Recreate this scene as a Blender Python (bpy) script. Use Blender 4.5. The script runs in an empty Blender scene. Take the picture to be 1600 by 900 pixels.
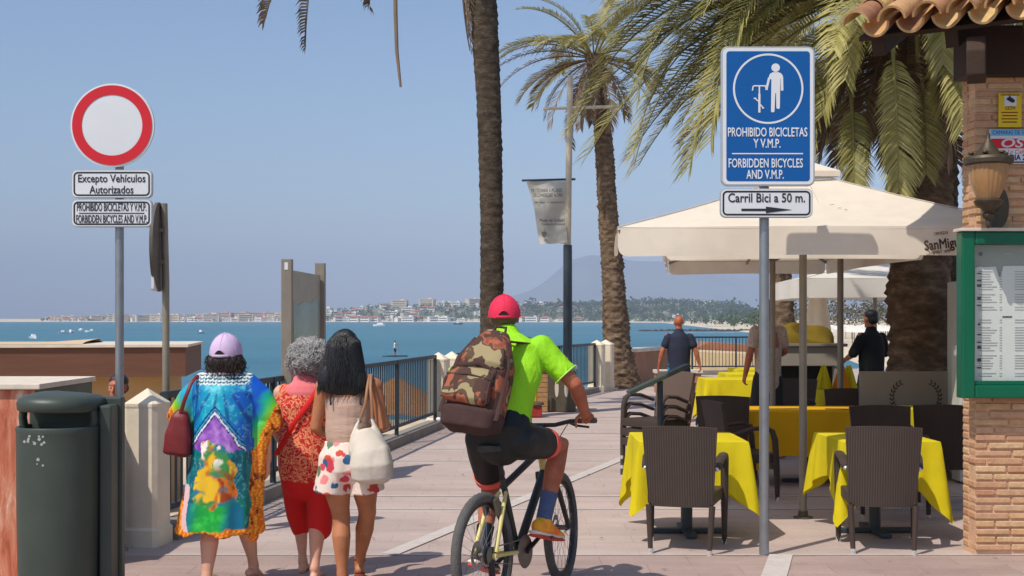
import bpy, bmesh, math, random
import numpy as np
from mathutils import Vector, Matrix, Euler, Quaternion
R = math.radians
SC = bpy.context.scene
COL = SC.collection
rng = random.Random(7)

# ---------------------------------------------------------------- camera, sky, sun, exposure
F = 2000.0; CH = 1.65; HZ = 498.0           # focal length in photo pixels, eye height, horizon row
cd = bpy.data.cameras.new('camera'); cam = bpy.data.objects.new('camera', cd); COL.objects.link(cam)
cam.location = (0, 0, CH); cam.rotation_euler = (R(90), 0, 0)
cd.sensor_width = 36; cd.lens = 36 * F / 1600; cd.shift_y = (HZ - 450) / 1600
cd.clip_start = 0.1; cd.clip_end = 40000
SC.camera = cam
SUN_DIR = Vector((.37, .385, -.775)).normalized()      # the way the light travels
wd = bpy.data.worlds.new('World'); SC.world = wd; wd.use_nodes = True
wn = wd.node_tree.nodes; wl = wd.node_tree.links
sky = wn.new('ShaderNodeTexSky'); sky.sky_type = 'NISHITA'; sky.sun_disc = False
sky.sun_elevation = math.asin(-SUN_DIR.z); sky.sun_rotation = math.atan2(-SUN_DIR.x, -SUN_DIR.y)
sky.air_density = 1.0; sky.dust_density = 1.2; sky.ozone_density = 3.6; sky.altitude = 0
bg = wn['Background']; bg.inputs['Strength'].default_value = 0.132
wl.new(sky.outputs[0], bg.inputs['Color'])
sd = bpy.data.lights.new('sun', 'SUN'); so = bpy.data.objects.new('sun', sd); COL.objects.link(so)
sd.energy = 3.8; sd.angle = R(0.5); sd.color = (1, .94, .85)
so.rotation_euler = SUN_DIR.to_track_quat('-Z', 'Y').to_euler(); so.location = (-5, -5, 30)
SC.view_settings.view_transform = 'Standard'; SC.view_settings.look = 'None'
SC.view_settings.exposure = 0.17; SC.view_settings.gamma = 1; SC.view_settings.use_curve_mapping = False
SC.cycles.use_denoising = True
SC.cycles.max_bounces = 8; SC.cycles.volume_bounces = 0; SC.cycles.transparent_max_bounces = 16

def W(px, py, Y): return Vector(((px - 800) * Y / F, Y, CH - (py - HZ) * Y / F))
def G(px, py, z=0):
    Y = (CH - z) * F / (py - HZ); return Vector(((px - 800) * Y / F, Y, z))

# ---------------------------------------------------------------- colour, noise
def S(r, g, b):
    f = lambda c: (c / 12.92 if c <= .04045 else ((c + .055) / 1.055) ** 2.4)
    return (f(r / 255), f(g / 255), f(b / 255))
def vnoise(P, seed=0):
    P = np.asarray(P, float); I = np.floor(P).astype(np.int64); D = P - I; D = D * D * (3 - 2 * D)
    def h(i, j, k):
        n = (i * 374761393 + j * 668265263 + k * 2147483647 + seed * 1442695041) & 0xffffffff
        n = ((n ^ (n >> 13)) * 1274126177) & 0xffffffff
        return ((n ^ (n >> 16)) & 0xffff) / 65535.0
    i, j, k = I[:, 0], I[:, 1], I[:, 2]; r = 0
    for a in (0, 1):
        for b in (0, 1):
            for c in (0, 1):
                w = (D[:, 0] if a else 1 - D[:, 0]) * (D[:, 1] if b else 1 - D[:, 1]) * (D[:, 2] if c else 1 - D[:, 2])
                r = r + w * h(i + a, j + b, k + c)
    return r
def fbm(P, o=3, seed=0):
    P = np.asarray(P, float); r = 0; a = .5; t = 0
    for q in range(o): r = r + a * vnoise(P * 2 ** q, seed + q); t += a; a *= .5
    return r / t

# ---------------------------------------------------------------- materials
def N(m, t, **kw):
    n = m.node_tree.nodes.new(t)
    for k, v in kw.items(): setattr(n, k, v)
    return n
def base_mat(name):
    m = bpy.data.materials.new(name); m.use_nodes = True
    return m, m.node_tree.links, m.node_tree.nodes['Principled BSDF']
def coords(m, scale=None):
    tc = N(m, 'ShaderNodeTexCoord'); o = tc.outputs['Object']
    if scale:
        mp = N(m, 'ShaderNodeMapping'); mp.inputs['Scale'].default_value = scale
        m.node_tree.links.new(o, mp.inputs[0]); o = mp.outputs[0]
    return o
def ramp(m, fac, stops, interp='LINEAR'):
    r = N(m, 'ShaderNodeValToRGB'); r.color_ramp.interpolation = interp
    e = r.color_ramp.elements
    while len(e) < len(stops): e.new(.5)
    for k, (p, c) in enumerate(stops): e[k].position = p; e[k].color = tuple(c) + (1,)
    m.node_tree.links.new(fac, r.inputs[0]); return r.outputs[0]
def noise(m, co, scale, detail=4, rough=.55, dist=0):
    n = N(m, 'ShaderNodeTexNoise'); n.inputs['Scale'].default_value = scale; n.inputs['Detail'].default_value = detail
    n.inputs['Roughness'].default_value = rough; n.inputs['Distortion'].default_value = dist
    m.node_tree.links.new(co, n.inputs['Vector']); return n.outputs['Fac']
def mixc(m, fac, a, b, mode='MIX'):
    x = N(m, 'ShaderNodeMix', data_type='RGBA', blend_type=mode); L = m.node_tree.links
    for i, v in ((0, fac), (6, a), (7, b)):
        if isinstance(v, (tuple, list)): x.inputs[i].default_value = tuple(v) + (1,)
        elif isinstance(v, (int, float)): x.inputs[i].default_value = v
        else: L.new(v, x.inputs[i])
    return x.outputs[2]
def bumpn(m, h, strength, dist=.01):
    b = N(m, 'ShaderNodeBump'); b.inputs['Strength'].default_value = strength; b.inputs['Distance'].default_value = dist
    m.node_tree.links.new(h, b.inputs['Height'])
    p = m.node_tree.nodes['Principled BSDF']; m.node_tree.links.new(b.outputs[0], p.inputs['Normal']); return b
def mat(name, col, rough=.6, metal=0, var=.12, vs=6, col2=None, bump=0, bs=60, spec=.4, scale=None, bd=.01):
    m, L, p = base_mat(name); co = coords(m, scale)
    c2 = col2 or tuple(min(1, c * (1 + var)) for c in col); c1 = tuple(c * (1 - var) for c in col) if not col2 else col
    n = noise(m, co, vs, 5, .6)
    L.new(ramp(m, n, [(.3, c1), (.7, c2)]), p.inputs['Base Color'])
    p.inputs['Roughness'].default_value = rough; p.inputs['Metallic'].default_value = metal
    p.inputs['Specular IOR Level'].default_value = spec
    if bump: bumpn(m, noise(m, co, bs, 4), bump, bd)
    return m
def cloth_mat(name, col, var=.08, trans=.25, folds=0, vs=5):
    m, L, p = base_mat(name); co = coords(m)
    c = ramp(m, noise(m, co, vs), [(.3, tuple(x * (1 - var) for x in col)), (.7, tuple(min(1, x * (1 + var)) for x in col))])
    L.new(c, p.inputs['Base Color']); p.inputs['Roughness'].default_value = .85; p.inputs['Specular IOR Level'].default_value = .15
    if folds: bumpn(m, noise(m, co, folds, 3), .35, .02)
    t = N(m, 'ShaderNodeBsdfTranslucent'); L.new(c, t.inputs[0])
    x = N(m, 'ShaderNodeMixShader'); x.inputs[0].default_value = trans
    out = m.node_tree.nodes['Material Output']
    L.new(p.outputs[0], x.inputs[1]); L.new(t.outputs[0], x.inputs[2]); L.new(x.outputs[0], out.inputs[0])
    return m
def attr_mat(name, rough=.75, bump=0, bs=40, trans=0, spec=.2):
    m, L, p = base_mat(name); a = N(m, 'ShaderNodeVertexColor'); a.layer_name = 'dye'
    co = coords(m); n = noise(m, co, 30)
    c = mixc(m, .25, a.outputs[0], ramp(m, n, [(.3, (.7, .7, .7)), (.7, (1.0, 1.0, 1.0))]), 'MULTIPLY')
    L.new(c, p.inputs['Base Color']); p.inputs['Roughness'].default_value = rough; p.inputs['Specular IOR Level'].default_value = spec
    if bump: bumpn(m, noise(m, co, bs), bump)
    return m
def island_mat(name, cols, rough=.85, bump=.3, bs=50, ns=18):
    m, L, p = base_mat(name); co = coords(m)
    g = N(m, 'ShaderNodeNewGeometry')
    st = [(i / max(1, len(cols) - 1), c) for i, c in enumerate(cols)]
    c = ramp(m, g.outputs['Random Per Island'], st)
    c = mixc(m, .6, c, ramp(m, noise(m, co, ns, 5, .7), [(.3, (.6, .58, .55)), (.65, (1.1, 1.08, 1.05))]), 'MULTIPLY')
    L.new(c, p.inputs['Base Color']); p.inputs['Roughness'].default_value = rough; p.inputs['Specular IOR Level'].default_value = .2
    if bump: bumpn(m, noise(m, co, bs, 5), bump)
    return m

# ---------------------------------------------------------------- mesh builder
def frame_of(t, side=None):
    t = t.normalized()
    s = side if side is not None else (Vector((0, 0, 1)) if abs(t.z) < .9 else Vector((1, 0, 0)))
    s = (s - t * s.dot(t)); s = s.normalized() if s.length > 1e-6 else t.orthogonal().normalized()
    return s, t.cross(s)
class MB:
    def __init__(s): s.v = []; s.f = []
    def add(s, vs, fs):
        o = len(s.v); s.v += [tuple(v) for v in vs]; s.f += [tuple(i + o for i in f) for f in fs]; return o
    def box(s, c, d, rz=0, M=None):
        x, y, z = (k / 2 for k in d); c = Vector(c)
        vs = [Vector((a, b, e)) for e in (-z, z) for a, b in ((-x, -y), (x, -y), (x, y), (-x, y))]
        Q = M or Matrix.Rotation(rz, 3, 'Z')
        s.add([c + Q @ v for v in vs], [(3, 2, 1, 0), (4, 5, 6, 7), (0, 1, 5, 4), (1, 2, 6, 5), (2, 3, 7, 6), (3, 0, 4, 7)]); return s
    def beam(s, a, b, w, h, side=None):
        a, b = Vector(a), Vector(b); t = (b - a); q, n = frame_of(t, side)
        vs = [p + q * (i * w / 2) + n * (j * h / 2) for p in (a, b) for i, j in ((-1, -1), (1, -1), (1, 1), (-1, 1))]
        s.add(vs, [(3, 2, 1, 0), (4, 5, 6, 7), (0, 1, 5, 4), (1, 2, 6, 5), (2, 3, 7, 6), (3, 0, 4, 7)]); return s
    def tube(s, pts, ra, rb=None, side=None, n=10, cap=True, round_=False):
        P = [Vector(p) for p in pts]; m = len(P)
        ra = list(ra) if hasattr(ra, '__len__') else [ra] * m
        rb = list(rb) if hasattr(rb, '__len__') else ([rb] * m if rb else list(ra))
        T = [(P[min(i + 1, m - 1)] - P[max(i - 1, 0)]).normalized() for i in range(m)]
        if round_:
            P2, A, B, TT = [], [], [], []
            for e in (0, 1):
                k = 0 if e == 0 else m - 1; r = min(ra[k], rb[k]); d = -T[k] if e == 0 else T[k]
                ex = [(P[k] + d * r * math.sin(q), math.cos(q)) for q in (1.45, 1.1, .7, .35)]
                if e: ex = ex[::-1]
                for p, c in ex: P2.append(p); A.append(ra[k] * c); B.append(rb[k] * c); TT.append(T[k])
                if e == 0: P2 += P; A += ra; B += rb; TT += T
            P, ra, rb, T = P2, A, B, TT; m = len(P)
        sd = side if side is not None else frame_of(T[0])[0]; vs = []
        for i in range(m):
            q, nn = frame_of(T[i], sd)
            if side is None: sd = q
            for k in range(n):
                a = 2 * math.pi * k / n; vs.append(P[i] + q * (ra[i] * math.cos(a)) + nn * (rb[i] * math.sin(a)))
        fs = [(i * n + k, i * n + (k + 1) % n, (i + 1) * n + (k + 1) % n, (i + 1) * n + k) for i in range(m - 1) for k in range(n)]
        if cap: fs += [tuple(range(n - 1, -1, -1)), tuple((m - 1) * n + k for k in range(n))]
        s.add(vs, fs); return s
    def lathe(s, prof, c=(0, 0, 0), n=24, axis=None, side=None, sx=1, sy=1, cap=True):
        c = Vector(c); t = Vector(axis or (0, 0, 1)).normalized(); q, nn = frame_of(t, Vector(side) if side else Vector((1, 0, 0)) if abs(t.x) < .9 else Vector((0, 0, 1)))
        vs = []
        for r, z in prof:
            for k in range(n):
                a = 2 * math.pi * k / n; vs.append(c + t * z + q * (r * sx * math.cos(a)) + nn * (r * sy * math.sin(a)))
        m = len(prof)
        fs = [(i * n + k, i * n + (k + 1) % n, (i + 1) * n + (k + 1) % n, (i + 1) * n + k) for i in range(m - 1) for k in range(n)]
        if cap: fs += [tuple(range(n - 1, -1, -1)), tuple((m - 1) * n + k for k in range(n))]
        s.add(vs, fs); return s
    def ell(s, c, ax, M=None, n=16, m=10):
        c = Vector(c); M = M or Matrix.Identity(3); vs = []
        for i in range(m + 1):
            th = math.pi * (i + .02 * (i == 0) - .02 * (i == m)) / m
            for k in range(n):
                a = 2 * math.pi * k / n
                vs.append(c + M @ Vector((ax[0] * math.sin(th) * math.cos(a), ax[1] * math.sin(th) * math.sin(a), -ax[2] * math.cos(th))))
        fs = [(i * n + k, i * n + (k + 1) % n, (i + 1) * n + (k + 1) % n, (i + 1) * n + k) for i in range(m) for k in range(n)]
        fs += [tuple(range(n - 1, -1, -1)), tuple(m * n + k for k in range(n))]
        s.add(vs, fs); return s
    def prism(s, poly, o, u, v, t):
        """extrude a 2-d outline (in the plane o,u,v) by the vector t"""
        o, u, v, t = Vector(o), Vector(u), Vector(v), Vector(t); n = len(poly)
        a = [o + u * p[0] + v * p[1] for p in poly]; vs = a + [p + t for p in a]
        fs = [tuple(range(n)), tuple(range(2 * n - 1, n - 1, -1))] + [(k, k + n, (k + 1) % n + n, (k + 1) % n) for k in range(n)]
        s.add(vs, fs); return s
    def grid(s, rows, close=False):
        m, n = len(rows), len(rows[0]); vs = [p for r in rows for p in r]
        fs = [(i * n + k, i * n + (k + 1) % n, (i + 1) * n + (k + 1) % n, (i + 1) * n + k) for i in range(m - 1) for k in range(n if close else n - 1)]
        s.add(vs, fs); return s
    def mesh(s, name, bevel=0, fixn=True):
        me = bpy.data.meshes.new(name); me.from_pydata(s.v, [], s.f)
        if bevel or fixn:
            bm = bmesh.new(); bm.from_mesh(me)
            if fixn: bmesh.ops.recalc_face_normals(bm, faces=bm.faces)
            if bevel:
                es = [e for e in bm.edges if len(e.link_faces) == 2 and e.calc_face_angle(0) > .6]
                bmesh.ops.bevel(bm, geom=es, offset=bevel, segments=2, profile=.6, affect='EDGES', clamp_overlap=True)
            bm.to_mesh(me); bm.free()
        return me
    def build(s, name, m, parent=None, bevel=0, smooth=None, fixn=True, loc=None):
        return link(name, s.mesh(name, bevel, fixn), m, parent, smooth, loc)
def link(name, me, m, parent=None, smooth=None, loc=None):
    o = bpy.data.objects.new(name, me); COL.objects.link(o)
    if m and not me.materials: me.materials.append(m)
    if parent: o.parent = parent
    if loc is not None: o.location = loc
    if smooth is not None:
        me.polygons.foreach_set('use_smooth', [True] * len(me.polygons))
        if smooth < 179: me.set_sharp_from_angle(angle=R(smooth))
    return o
def tag(o, label=None, cat=None, group=None, kind=None):
    for k, v in (('label', label), ('category', cat), ('group', group), ('kind', kind)):
        if v: o[k] = v
    return o
def thing(name, label, cat, loc=(0, 0, 0), rz=0, group=None, rot=None):
    o = bpy.data.objects.new(name, None); COL.objects.link(o); o.empty_display_size = .1
    o.location = loc; o.rotation_euler = rot or (0, 0, rz); return tag(o, label, cat, group)
def copy_tree(o, parent=None):
    c = o.copy(); COL.objects.link(c)
    if parent: c.parent = parent
    for ch in list(o.children): copy_tree(ch, c)
    return c
def remeshed(mb, voxel, smooth=4, name='tmp', amp=0, freq=8, seed=3):
    """one continuous skin round all the closed pieces of a builder"""
    o = link(name, mb.mesh(name), None)
    r = o.modifiers.new('r', 'REMESH'); r.mode = 'VOXEL'; r.voxel_size = voxel
    if smooth:
        q = o.modifiers.new('s', 'SMOOTH'); q.factor = .5; q.iterations = smooth
    dg = bpy.context.evaluated_depsgraph_get(); dg.update()
    me = bpy.data.meshes.new_from_object(o.evaluated_get(dg)); old = o.data
    bpy.data.objects.remove(o); bpy.data.meshes.remove(old); me.name = name
    if amp: wrinkle(me, amp, freq, seed)
    return me
def mverts(me):
    a = np.empty(len(me.vertices) * 3); me.vertices.foreach_get('co', a); return a.reshape(-1, 3)
def wrinkle(me, amp, freq, seed=3, stretch=(1, 1, .45)):
    V = mverts(me); nr = np.empty(len(V) * 3); me.vertices.foreach_get('normal', nr); nr = nr.reshape(-1, 3)
    d = (fbm(V * np.array(stretch) * freq, 3, seed) - .5) * 2 * amp
    V = V + nr * d[:, None]; me.vertices.foreach_set('co', V.ravel()); me.update()
def dye(me, cols):
    a = me.color_attributes.new('dye', 'FLOAT_COLOR', 'POINT')
    c = np.ones((len(cols), 4), np.float32); c[:, :3] = cols; a.data.foreach_set('color', c.ravel())
def text(s, size, name, m, parent, o, u, v, align='CENTER', bold=.0, width=None, push=.0012, condense=1.0, shear=0):
    """lettering as flat mesh: origin o, reading direction u, up v"""
    cu = bpy.data.curves.new(name, 'FONT'); cu.body = s; cu.size = size; cu.align_x = align; cu.align_y = 'CENTER'; cu.bevel_depth = bold * size; cu.bevel_resolution = 0
    cu.extrude = .0003; cu.shear = shear; cu.resolution_u = 3
    t = bpy.data.objects.new(name, cu); COL.objects.link(t)
    dg = bpy.context.evaluated_depsgraph_get(); dg.update()
    me = bpy.data.meshes.new_from_object(t.evaluated_get(dg)); bpy.data.objects.remove(t)
    V = mverts(me); sx = condense
    if width: sx = width / (V[:, 0].max() - V[:, 0].min())
    u, v, o = np.array(Vector(u).normalized()), np.array(Vector(v).normalized()), np.array(Vector(o)); w = np.cross(u, v)
    V = o + V[:, :1] * sx * u + V[:, 1:2] * v + (V[:, 2:3] + push) * w
    me.vertices.foreach_set('co', V.ravel()); me.update()
    return link(name, me, m, parent)
def rrect(w, h, r, n=5):
    p = []
    for cx, cy, a0 in ((w / 2 - r, h / 2 - r, 0), (-w / 2 + r, h / 2 - r, 90), (-w / 2 + r, -h / 2 + r, 180), (w / 2 - r, -h / 2 + r, 270)):
        for k in range(n + 1): a = R(a0 + 90 * k / n); p.append((cx + r * math.cos(a), cy + r * math.sin(a)))
    return p
def rring(mb, w, h, r, t, o, u, v, dep):
    """rounded rectangular outline of width t"""
    o, u, v, dep = Vector(o), Vector(u), Vector(v), Vector(dep)
    A = rrect(w, h, r); B = rrect(w - 2 * t, h - 2 * t, max(.001, r - t)); n = len(A)
    vs = [o + u * p[0] + v * p[1] + d for d in (dep * 0, dep) for P in (A, B) for p in P]
    fs = []
    for k in range(n):
        j = (k + 1) % n
        fs += [(k, j, n + j, n + k), (2 * n + k, 3 * n + k, 3 * n + j, 2 * n + j), (k, 2 * n + k, 2 * n + j, j), (n + k, n + j, 3 * n + j, 3 * n + k)]
    mb.add(vs, fs); return mb
# ================================================================ the setting
M = {}
def sea_mat():
    m, L, p = base_mat('sea_water'); co = coords(m)
    far = ramp(m, noise(m, coords(m, (.004, .02, 1)), 1.0, 5), [(.35, (.03, .135, .19)), (.65, (.05, .19, .245))])
    L.new(far, p.inputs['Base Color'])
    p.inputs['Roughness'].default_value = .32; p.inputs['IOR'].default_value = 1.33; p.inputs['Specular IOR Level'].default_value = .3
    a = noise(m, coords(m, (.5, .9, 1)), 1.3, 4, .6); b = noise(m, coords(m, (.06, .14, 1)), 1.0, 4, .6)
    s = N(m, 'ShaderNodeMath', operation='ADD'); L.new(a, s.inputs[0]); L.new(b, s.inputs[1])
    bumpn(m, s.outputs[0], 1.0, .55)
    return m
M['sea'] = sea_mat()
b = MB(); SEA = -2.8
xs = [-16000, -4000, -1500, -500, -200, -80, -30, 0, 30, 80, 200, 500, 1500, 4000, 16000]; ys = [-60, 10, 40, 80, 160, 320, 700, 1500, 4000, 11000, 24000]
b.grid([[Vector((x, y, SEA)) for x in xs] for y in ys])
tag(b.build('sea', M['sea']), kind='structure')

# --- the coast: one strip of land from the beach in front to the far headland
M['sand'] = mat('beach_sand', S(196, 176, 146), .95, var=.12, vs=.3, bump=.3, bs=3)
def land_mat():
    m, L, p = base_mat('coast_ground'); co = coords(m); g = N(m, 'ShaderNodeNewGeometry')
    sp = N(m, 'ShaderNodeSeparateXYZ'); L.new(g.outputs['Position'], sp.inputs[0])
    h = N(m, 'ShaderNodeMapRange'); h.inputs[1].default_value = .6; h.inputs[2].default_value = 2.2; L.new(sp.outputs[2], h.inputs[0])
    scrub = ramp(m, noise(m, co, .03, 6, .7), [(.35, S(78, 92, 60)), (.55, S(120, 118, 88)), (.7, S(165, 152, 125))])
    L.new(mixc(m, h.outputs[0], S(206, 190, 162), scrub), p.inputs['Base Color']); p.inputs['Roughness'].default_value = .95
    return m
M['land'] = land_mat()
#          shore x,y      inland dir      hill heights at offsets
SH = [(-9, 30, 1, .05), (-3, 42, 1, .2), (12, 62, 1, .1), (28, 112, 1, 0), (47, 220, 1, 0), (63, 330, 1, 0), (76, 445, 1, .1), (108, 800, 1, .3),
      (165, 1420, .8, .6), (100, 1600, .3, .95), (-20, 1650, 0, 1), (-150, 1700, 0, 1), (-420, 1740, 0, 1), (-640, 1790, 0, 1), (-1200, 1800, 0, 1)]
OFF = [0, 6, 14, 30, 50, 80, 120, 180, 260, 360, 500, 800, 1400]
def hillh(px, off, Y):
    """height of the land over the sea, from its bearing and its distance behind the shore"""
    top = np.interp(px, [-200, 60, 110, 440, 520, 640, 760, 880, 960, 1050, 1150, 1200, 1600], [3, 3, 8, 13, 15, 23, 24, 22, 24, 26, 19, 3, 2.6])
    rise = np.interp(off, [0, 6, 30, 60, 120, 260, 500, 1400], [-.4, .25, .7, .8 / max(top, 1) * 2 + 1.2, top * .4, top, top, top * .8])
    return SEA + rise
def shore_pts(n=150):
    P = np.array(SH, float); d = np.r_[0, np.cumsum(np.hypot(np.diff(P[:, 0]), np.diff(P[:, 1])))]
    t = np.concatenate([np.linspace(0, d[4], 24), np.linspace(d[4], d[7], 36)[1:], np.linspace(d[7], d[-1], n)[1:]])
    return np.stack([np.interp(t, d, P[:, k]) for k in range(4)], 1)
SP = shore_pts()
def land_point(s, off):
    v = Vector((s[2], s[3], 0)).normalized(); x, y = s[0] + v.x * off, s[1] + v.y * off
    return Vector((x, y, hillh(800 + F * x / max(y, 1), off, y)))
b = MB(); rows = []
for k, s in enumerate(SP):
    r = [land_point(s, o) for o in OFF]
    for p in r[2:]: p.z += (vnoise(np.array([[p.x * .02, p.y * .02, 0]]), 5)[0] - .5) * (2.5 if p.y > 400 else .15)
    rows.append(r)
b.grid(rows)
tag(b.build('coast_terrain', M['land'], smooth=180), kind='structure')
b = MB()   # the beach just below the promenade
b.grid([[Vector((x, y, z)) for x, z in ((-45, SEA - .3), (-34, -2.5), (-12, -2.2), (14, -2.05), (40, -2.0))] for y in (4, 20, 30, 36, 44)])
rows = [[Vector((x, y, z)) for x in (-30, -14, 0, 14, 40)] for y, z in ((44, -2.15), (52, -2.45), (60, -3.1))]
b.grid(rows)
tag(b.build('beach', M['sand'], smooth=60), kind='structure')

# --- mountains far behind the coast
b = MB(); rows = []
prof = ([700, 780, 830, 870, 900, 922, 950, 985, 1020, 1060, 1100, 1160, 1250, 1350, 1450, 1560, 1700], [470, 464, 446, 421, 400, 391, 396, 400, 402, 404, 411, 424, 418, 402, 410, 430, 450])
for j, (yy, k) in enumerate(((6200, 0), (6600, .35), (7000, .75), (7400, 1), (8200, .6), (9000, 0))):
    r = []
    for q in range(90):
        px = 660 + q * 13; top = max(0, (495 - np.interp(px, *prof))) * 7400 / F
        x = (px - 800) * 7400 / F
        r.append(Vector((x * (1 + (yy - 7400) / 30000), yy, SEA + top * k + (vnoise(np.array([[q * .35, j * .9, 1.]]), 9)[0] - .5) * 40 * k)))
    rows.append(r)
b.grid(rows)
M['mountain'] = mat('mountain_rock', S(70, 84, 84), .95, vs=.003, col2=S(104, 112, 104))
tag(b.build('mountains', M['mountain'], smooth=180), kind='structure')

# --- promenade: paving, its retaining wall, the joint lines
EDGE = [(-9, 9.75), (-2.9, 9.75), (-2.74, 9.2), (-1.12, 19.4), (1.98, 29.0), (2.9, 31.6), (4.3, 37.2), (8.6, 38.4), (12.5, 44), (40, 46)]
def paving(name, c1, c2, mortar):
    m, L, p = base_mat(name); co = coords(m)
    br = N(m, 'ShaderNodeTexBrick'); br.inputs['Scale'].default_value = 1; L.new(co, br.inputs['Vector'])
    br.inputs['Brick Width'].default_value = .6; br.inputs['Row Height'].default_value = .295; br.inputs['Mortar Size'].default_value = .004; br.inputs['Mortar Smooth'].default_value = .4
    br.inputs['Color1'].default_value = c1 + (1,); br.inputs['Color2'].default_value = c2 + (1,); br.inputs['Mortar'].default_value = mortar + (1,); br.inputs['Bias'].default_value = -.1
    st = ramp(m, noise(m, coords(m, (.35, 1.2, 1)), 1.6, 6, .65), [(.3, (.84, .82, .81)), (.6, (1.04, 1.03, 1.02))])
    fine = ramp(m, noise(m, co, 45, 4, .7), [(.3, (.9, .9, .9)), (.7, (1.05, 1.05, 1.05))])
    spot = ramp(m, noise(m, co, 3.1, 6, .72), [(.30, (.80, .78, .77)), (.42, (.97, .97, .97)), (.62, (1, 1, 1)), (.74, (1.1, 1.09, 1.08))])
    gv = N(m, 'ShaderNodeTexVoronoi'); gv.inputs['Scale'].default_value = 2.6; L.new(co, gv.inputs['Vector'])
    spot = mixc(m, 1, spot, ramp(m, gv.outputs['Distance'], [(.035, (.62, .60, .58)), (.05, (1, 1, 1))]), 'MULTIPLY')
    c = mixc(m, 1, mixc(m, 1, mixc(m, 1, br.outputs[0], st, 'MULTIPLY'), fine, 'MULTIPLY'), spot, 'MULTIPLY')
    L.new(c, p.inputs['Base Color']); p.inputs['Roughness'].default_value = .8; p.inputs['Specular IOR Level'].default_value = .25
    bumpn(m, noise(m, co, 70, 4), .15, .004)
    return m
M['pave'] = paving('promenade_paving', S(188, 170, 161), S(183, 165, 156), S(172, 154, 146))
M['pave_pink'] = paving('pink_paving', S(174, 152, 143), S(164, 142, 133), S(146, 126, 118))
M['joint'] = mat('pale_stone_strip', S(192, 182, 174), .8, vs=9, var=.1, bump=.1)
M['concrete'] = mat('old_concrete', S(168, 158, 144), .9, vs=5, var=.15, bump=.25, bs=40)
b = MB(); outline = [(-9, -3), (40, -3)] + EDGE[::-1]
b.add([Vector((x, y, 0)) for x, y in outline], [tuple(range(len(outline)))])
tag(b.build('promenade', M['pave'], fixn=False), kind='structure')
b = MB(); b.add([Vector(p) for p in ((-9, -3, .004), (40, -3, .004), (40, 8.9, .004), (-9, 8.9, .004))], [(0, 1, 2, 3)])
tag(b.build('pink_paving_band', M['pave_pink'], fixn=False), kind='structure')
b = MB()
for (x0, y0), (x1, y1) in zip(EDGE, EDGE[1:]):
    b.add([Vector(p) for p in ((x0, y0, -.002), (x1, y1, -.002), (x1, y1, -3.2), (x0, y0, -3.2))], [(0, 1, 2, 3)])
tag(b.build('retaining_wall', M['concrete'], fixn=False), kind='structure')
b = MB()
def strip(p0, p1, w, z):
    p0, p1 = Vector(p0 + (0,)), Vector(p1 + (0,)); d = (p1 - p0).normalized(); n = Vector((-d.y, d.x, 0)) * w / 2; h = Vector((0, 0, z))
    b.add([p0 - n + h, p1 - n + h, p1 + n + h, p0 + n + h], [(0, 1, 2, 3)])
def edge_x(y): return np.interp(y, [9.2, 19.4, 29, 31.6], [-2.62, -1.12, 1.98, 2.9])
for y in (8.92, 11.1, 11.9, 14.85, 16.2, 18.4, 21.4, 24.4):
    strip((float(edge_x(y)) + .2, y), (14, y), .055 if y > 9 else .035, .004 if y > 9 else .0075)
strip((-.86, 8.94), (1.43, 15.45), .13, .0075); strip((1.60, 7.9), (1.87, 8.9), .16, .011); strip((1.43, 15.45), (3.1, 20.3), .13, .0075)
tag(b.build('paving_strips', M['joint'], fixn=False), kind='structure')
b = MB(); b.box((-4.6, 11.2, -.9), (3.2, 2.9, .7))     # landing of the stairs down to the beach
for k in range(5): b.box((-4.6, 12.8 + .3 * k, -.9 - .17 * (k + 1)), (3.2, .298, .7))
tag(b.build('stair_landing', M['concrete']), kind='structure')

# --- sea air
m = bpy.data.materials.new('sea_haze'); m.use_nodes = True; nt = m.node_tree
for n in list(nt.nodes):
    if n.type == 'BSDF_PRINCIPLED': nt.nodes.remove(n)
v = nt.nodes.new('ShaderNodeVolumePrincipled'); v.inputs['Color'].default_value = (.67, .78, 1.0, 1); v.inputs['Density'].default_value = 2.1e-4; v.inputs['Anisotropy'].default_value = -.33
nt.links.new(v.outputs[0], nt.nodes['Material Output'].inputs['Volume']); M['haze'] = m
b = MB(); b.box((0, 5750, 263), (40000, 11900, 534))
tag(b.build('haze', m), kind='stuff')

# --- houses and woods on the far shore
M['white_wall'] = mat('white_render', S(226, 222, 212), .8, vs=.4, var=.06)
M['cream_wall'] = mat('cream_render', S(214, 198, 172), .8, vs=.4, var=.08)
M['pink_wall'] = mat('pinkish_render', S(190, 160, 148), .8, vs=.4, var=.08)
M['tile_far'] = mat('terracotta_roof', S(160, 98, 72), .8, vs=.6, var=.15)
M['dark_win'] = mat('dark_window', S(60, 66, 74), .3, var=.1)
def far_house(name, label, wallm, w, d, floors, roof):
    t = thing(name, label, 'building'); h = floors * 3.0
    MB().box((0, 0, h / 2 - 1.5), (w, d, h + 3)).build('wall', wallm, t)
    r = MB()
    if roof == 'hip':
        o = .6; r.add([(-w / 2 - o, -d / 2 - o, h), (w / 2 + o, -d / 2 - o, h), (w / 2 + o, d / 2 + o, h), (-w / 2 - o, d / 2 + o, h), (-w / 4, 0, h + d * .22), (w / 4, 0, h + d * .22)],
                      [(0, 1, 5, 4), (2, 3, 4, 5), (1, 2, 5), (3, 0, 4), (3, 2, 1, 0)])
        r.build('roof', M['tile_far'], t)
    else:
        r.box((0, 0, h + .3), (w + .4, d + .4, .6)); r.box((w * .2, 0, h + 1.5), (w * .25, d * .4, 1.8)); r.build('roof', wallm, t)
    for f in range(floors): MB().box((0, -d / 2 - .04, f * 3 + 1.6), (w * .86, .16, 1.1)).build('window_band', M['dark_win'], t)
    return t
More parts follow.
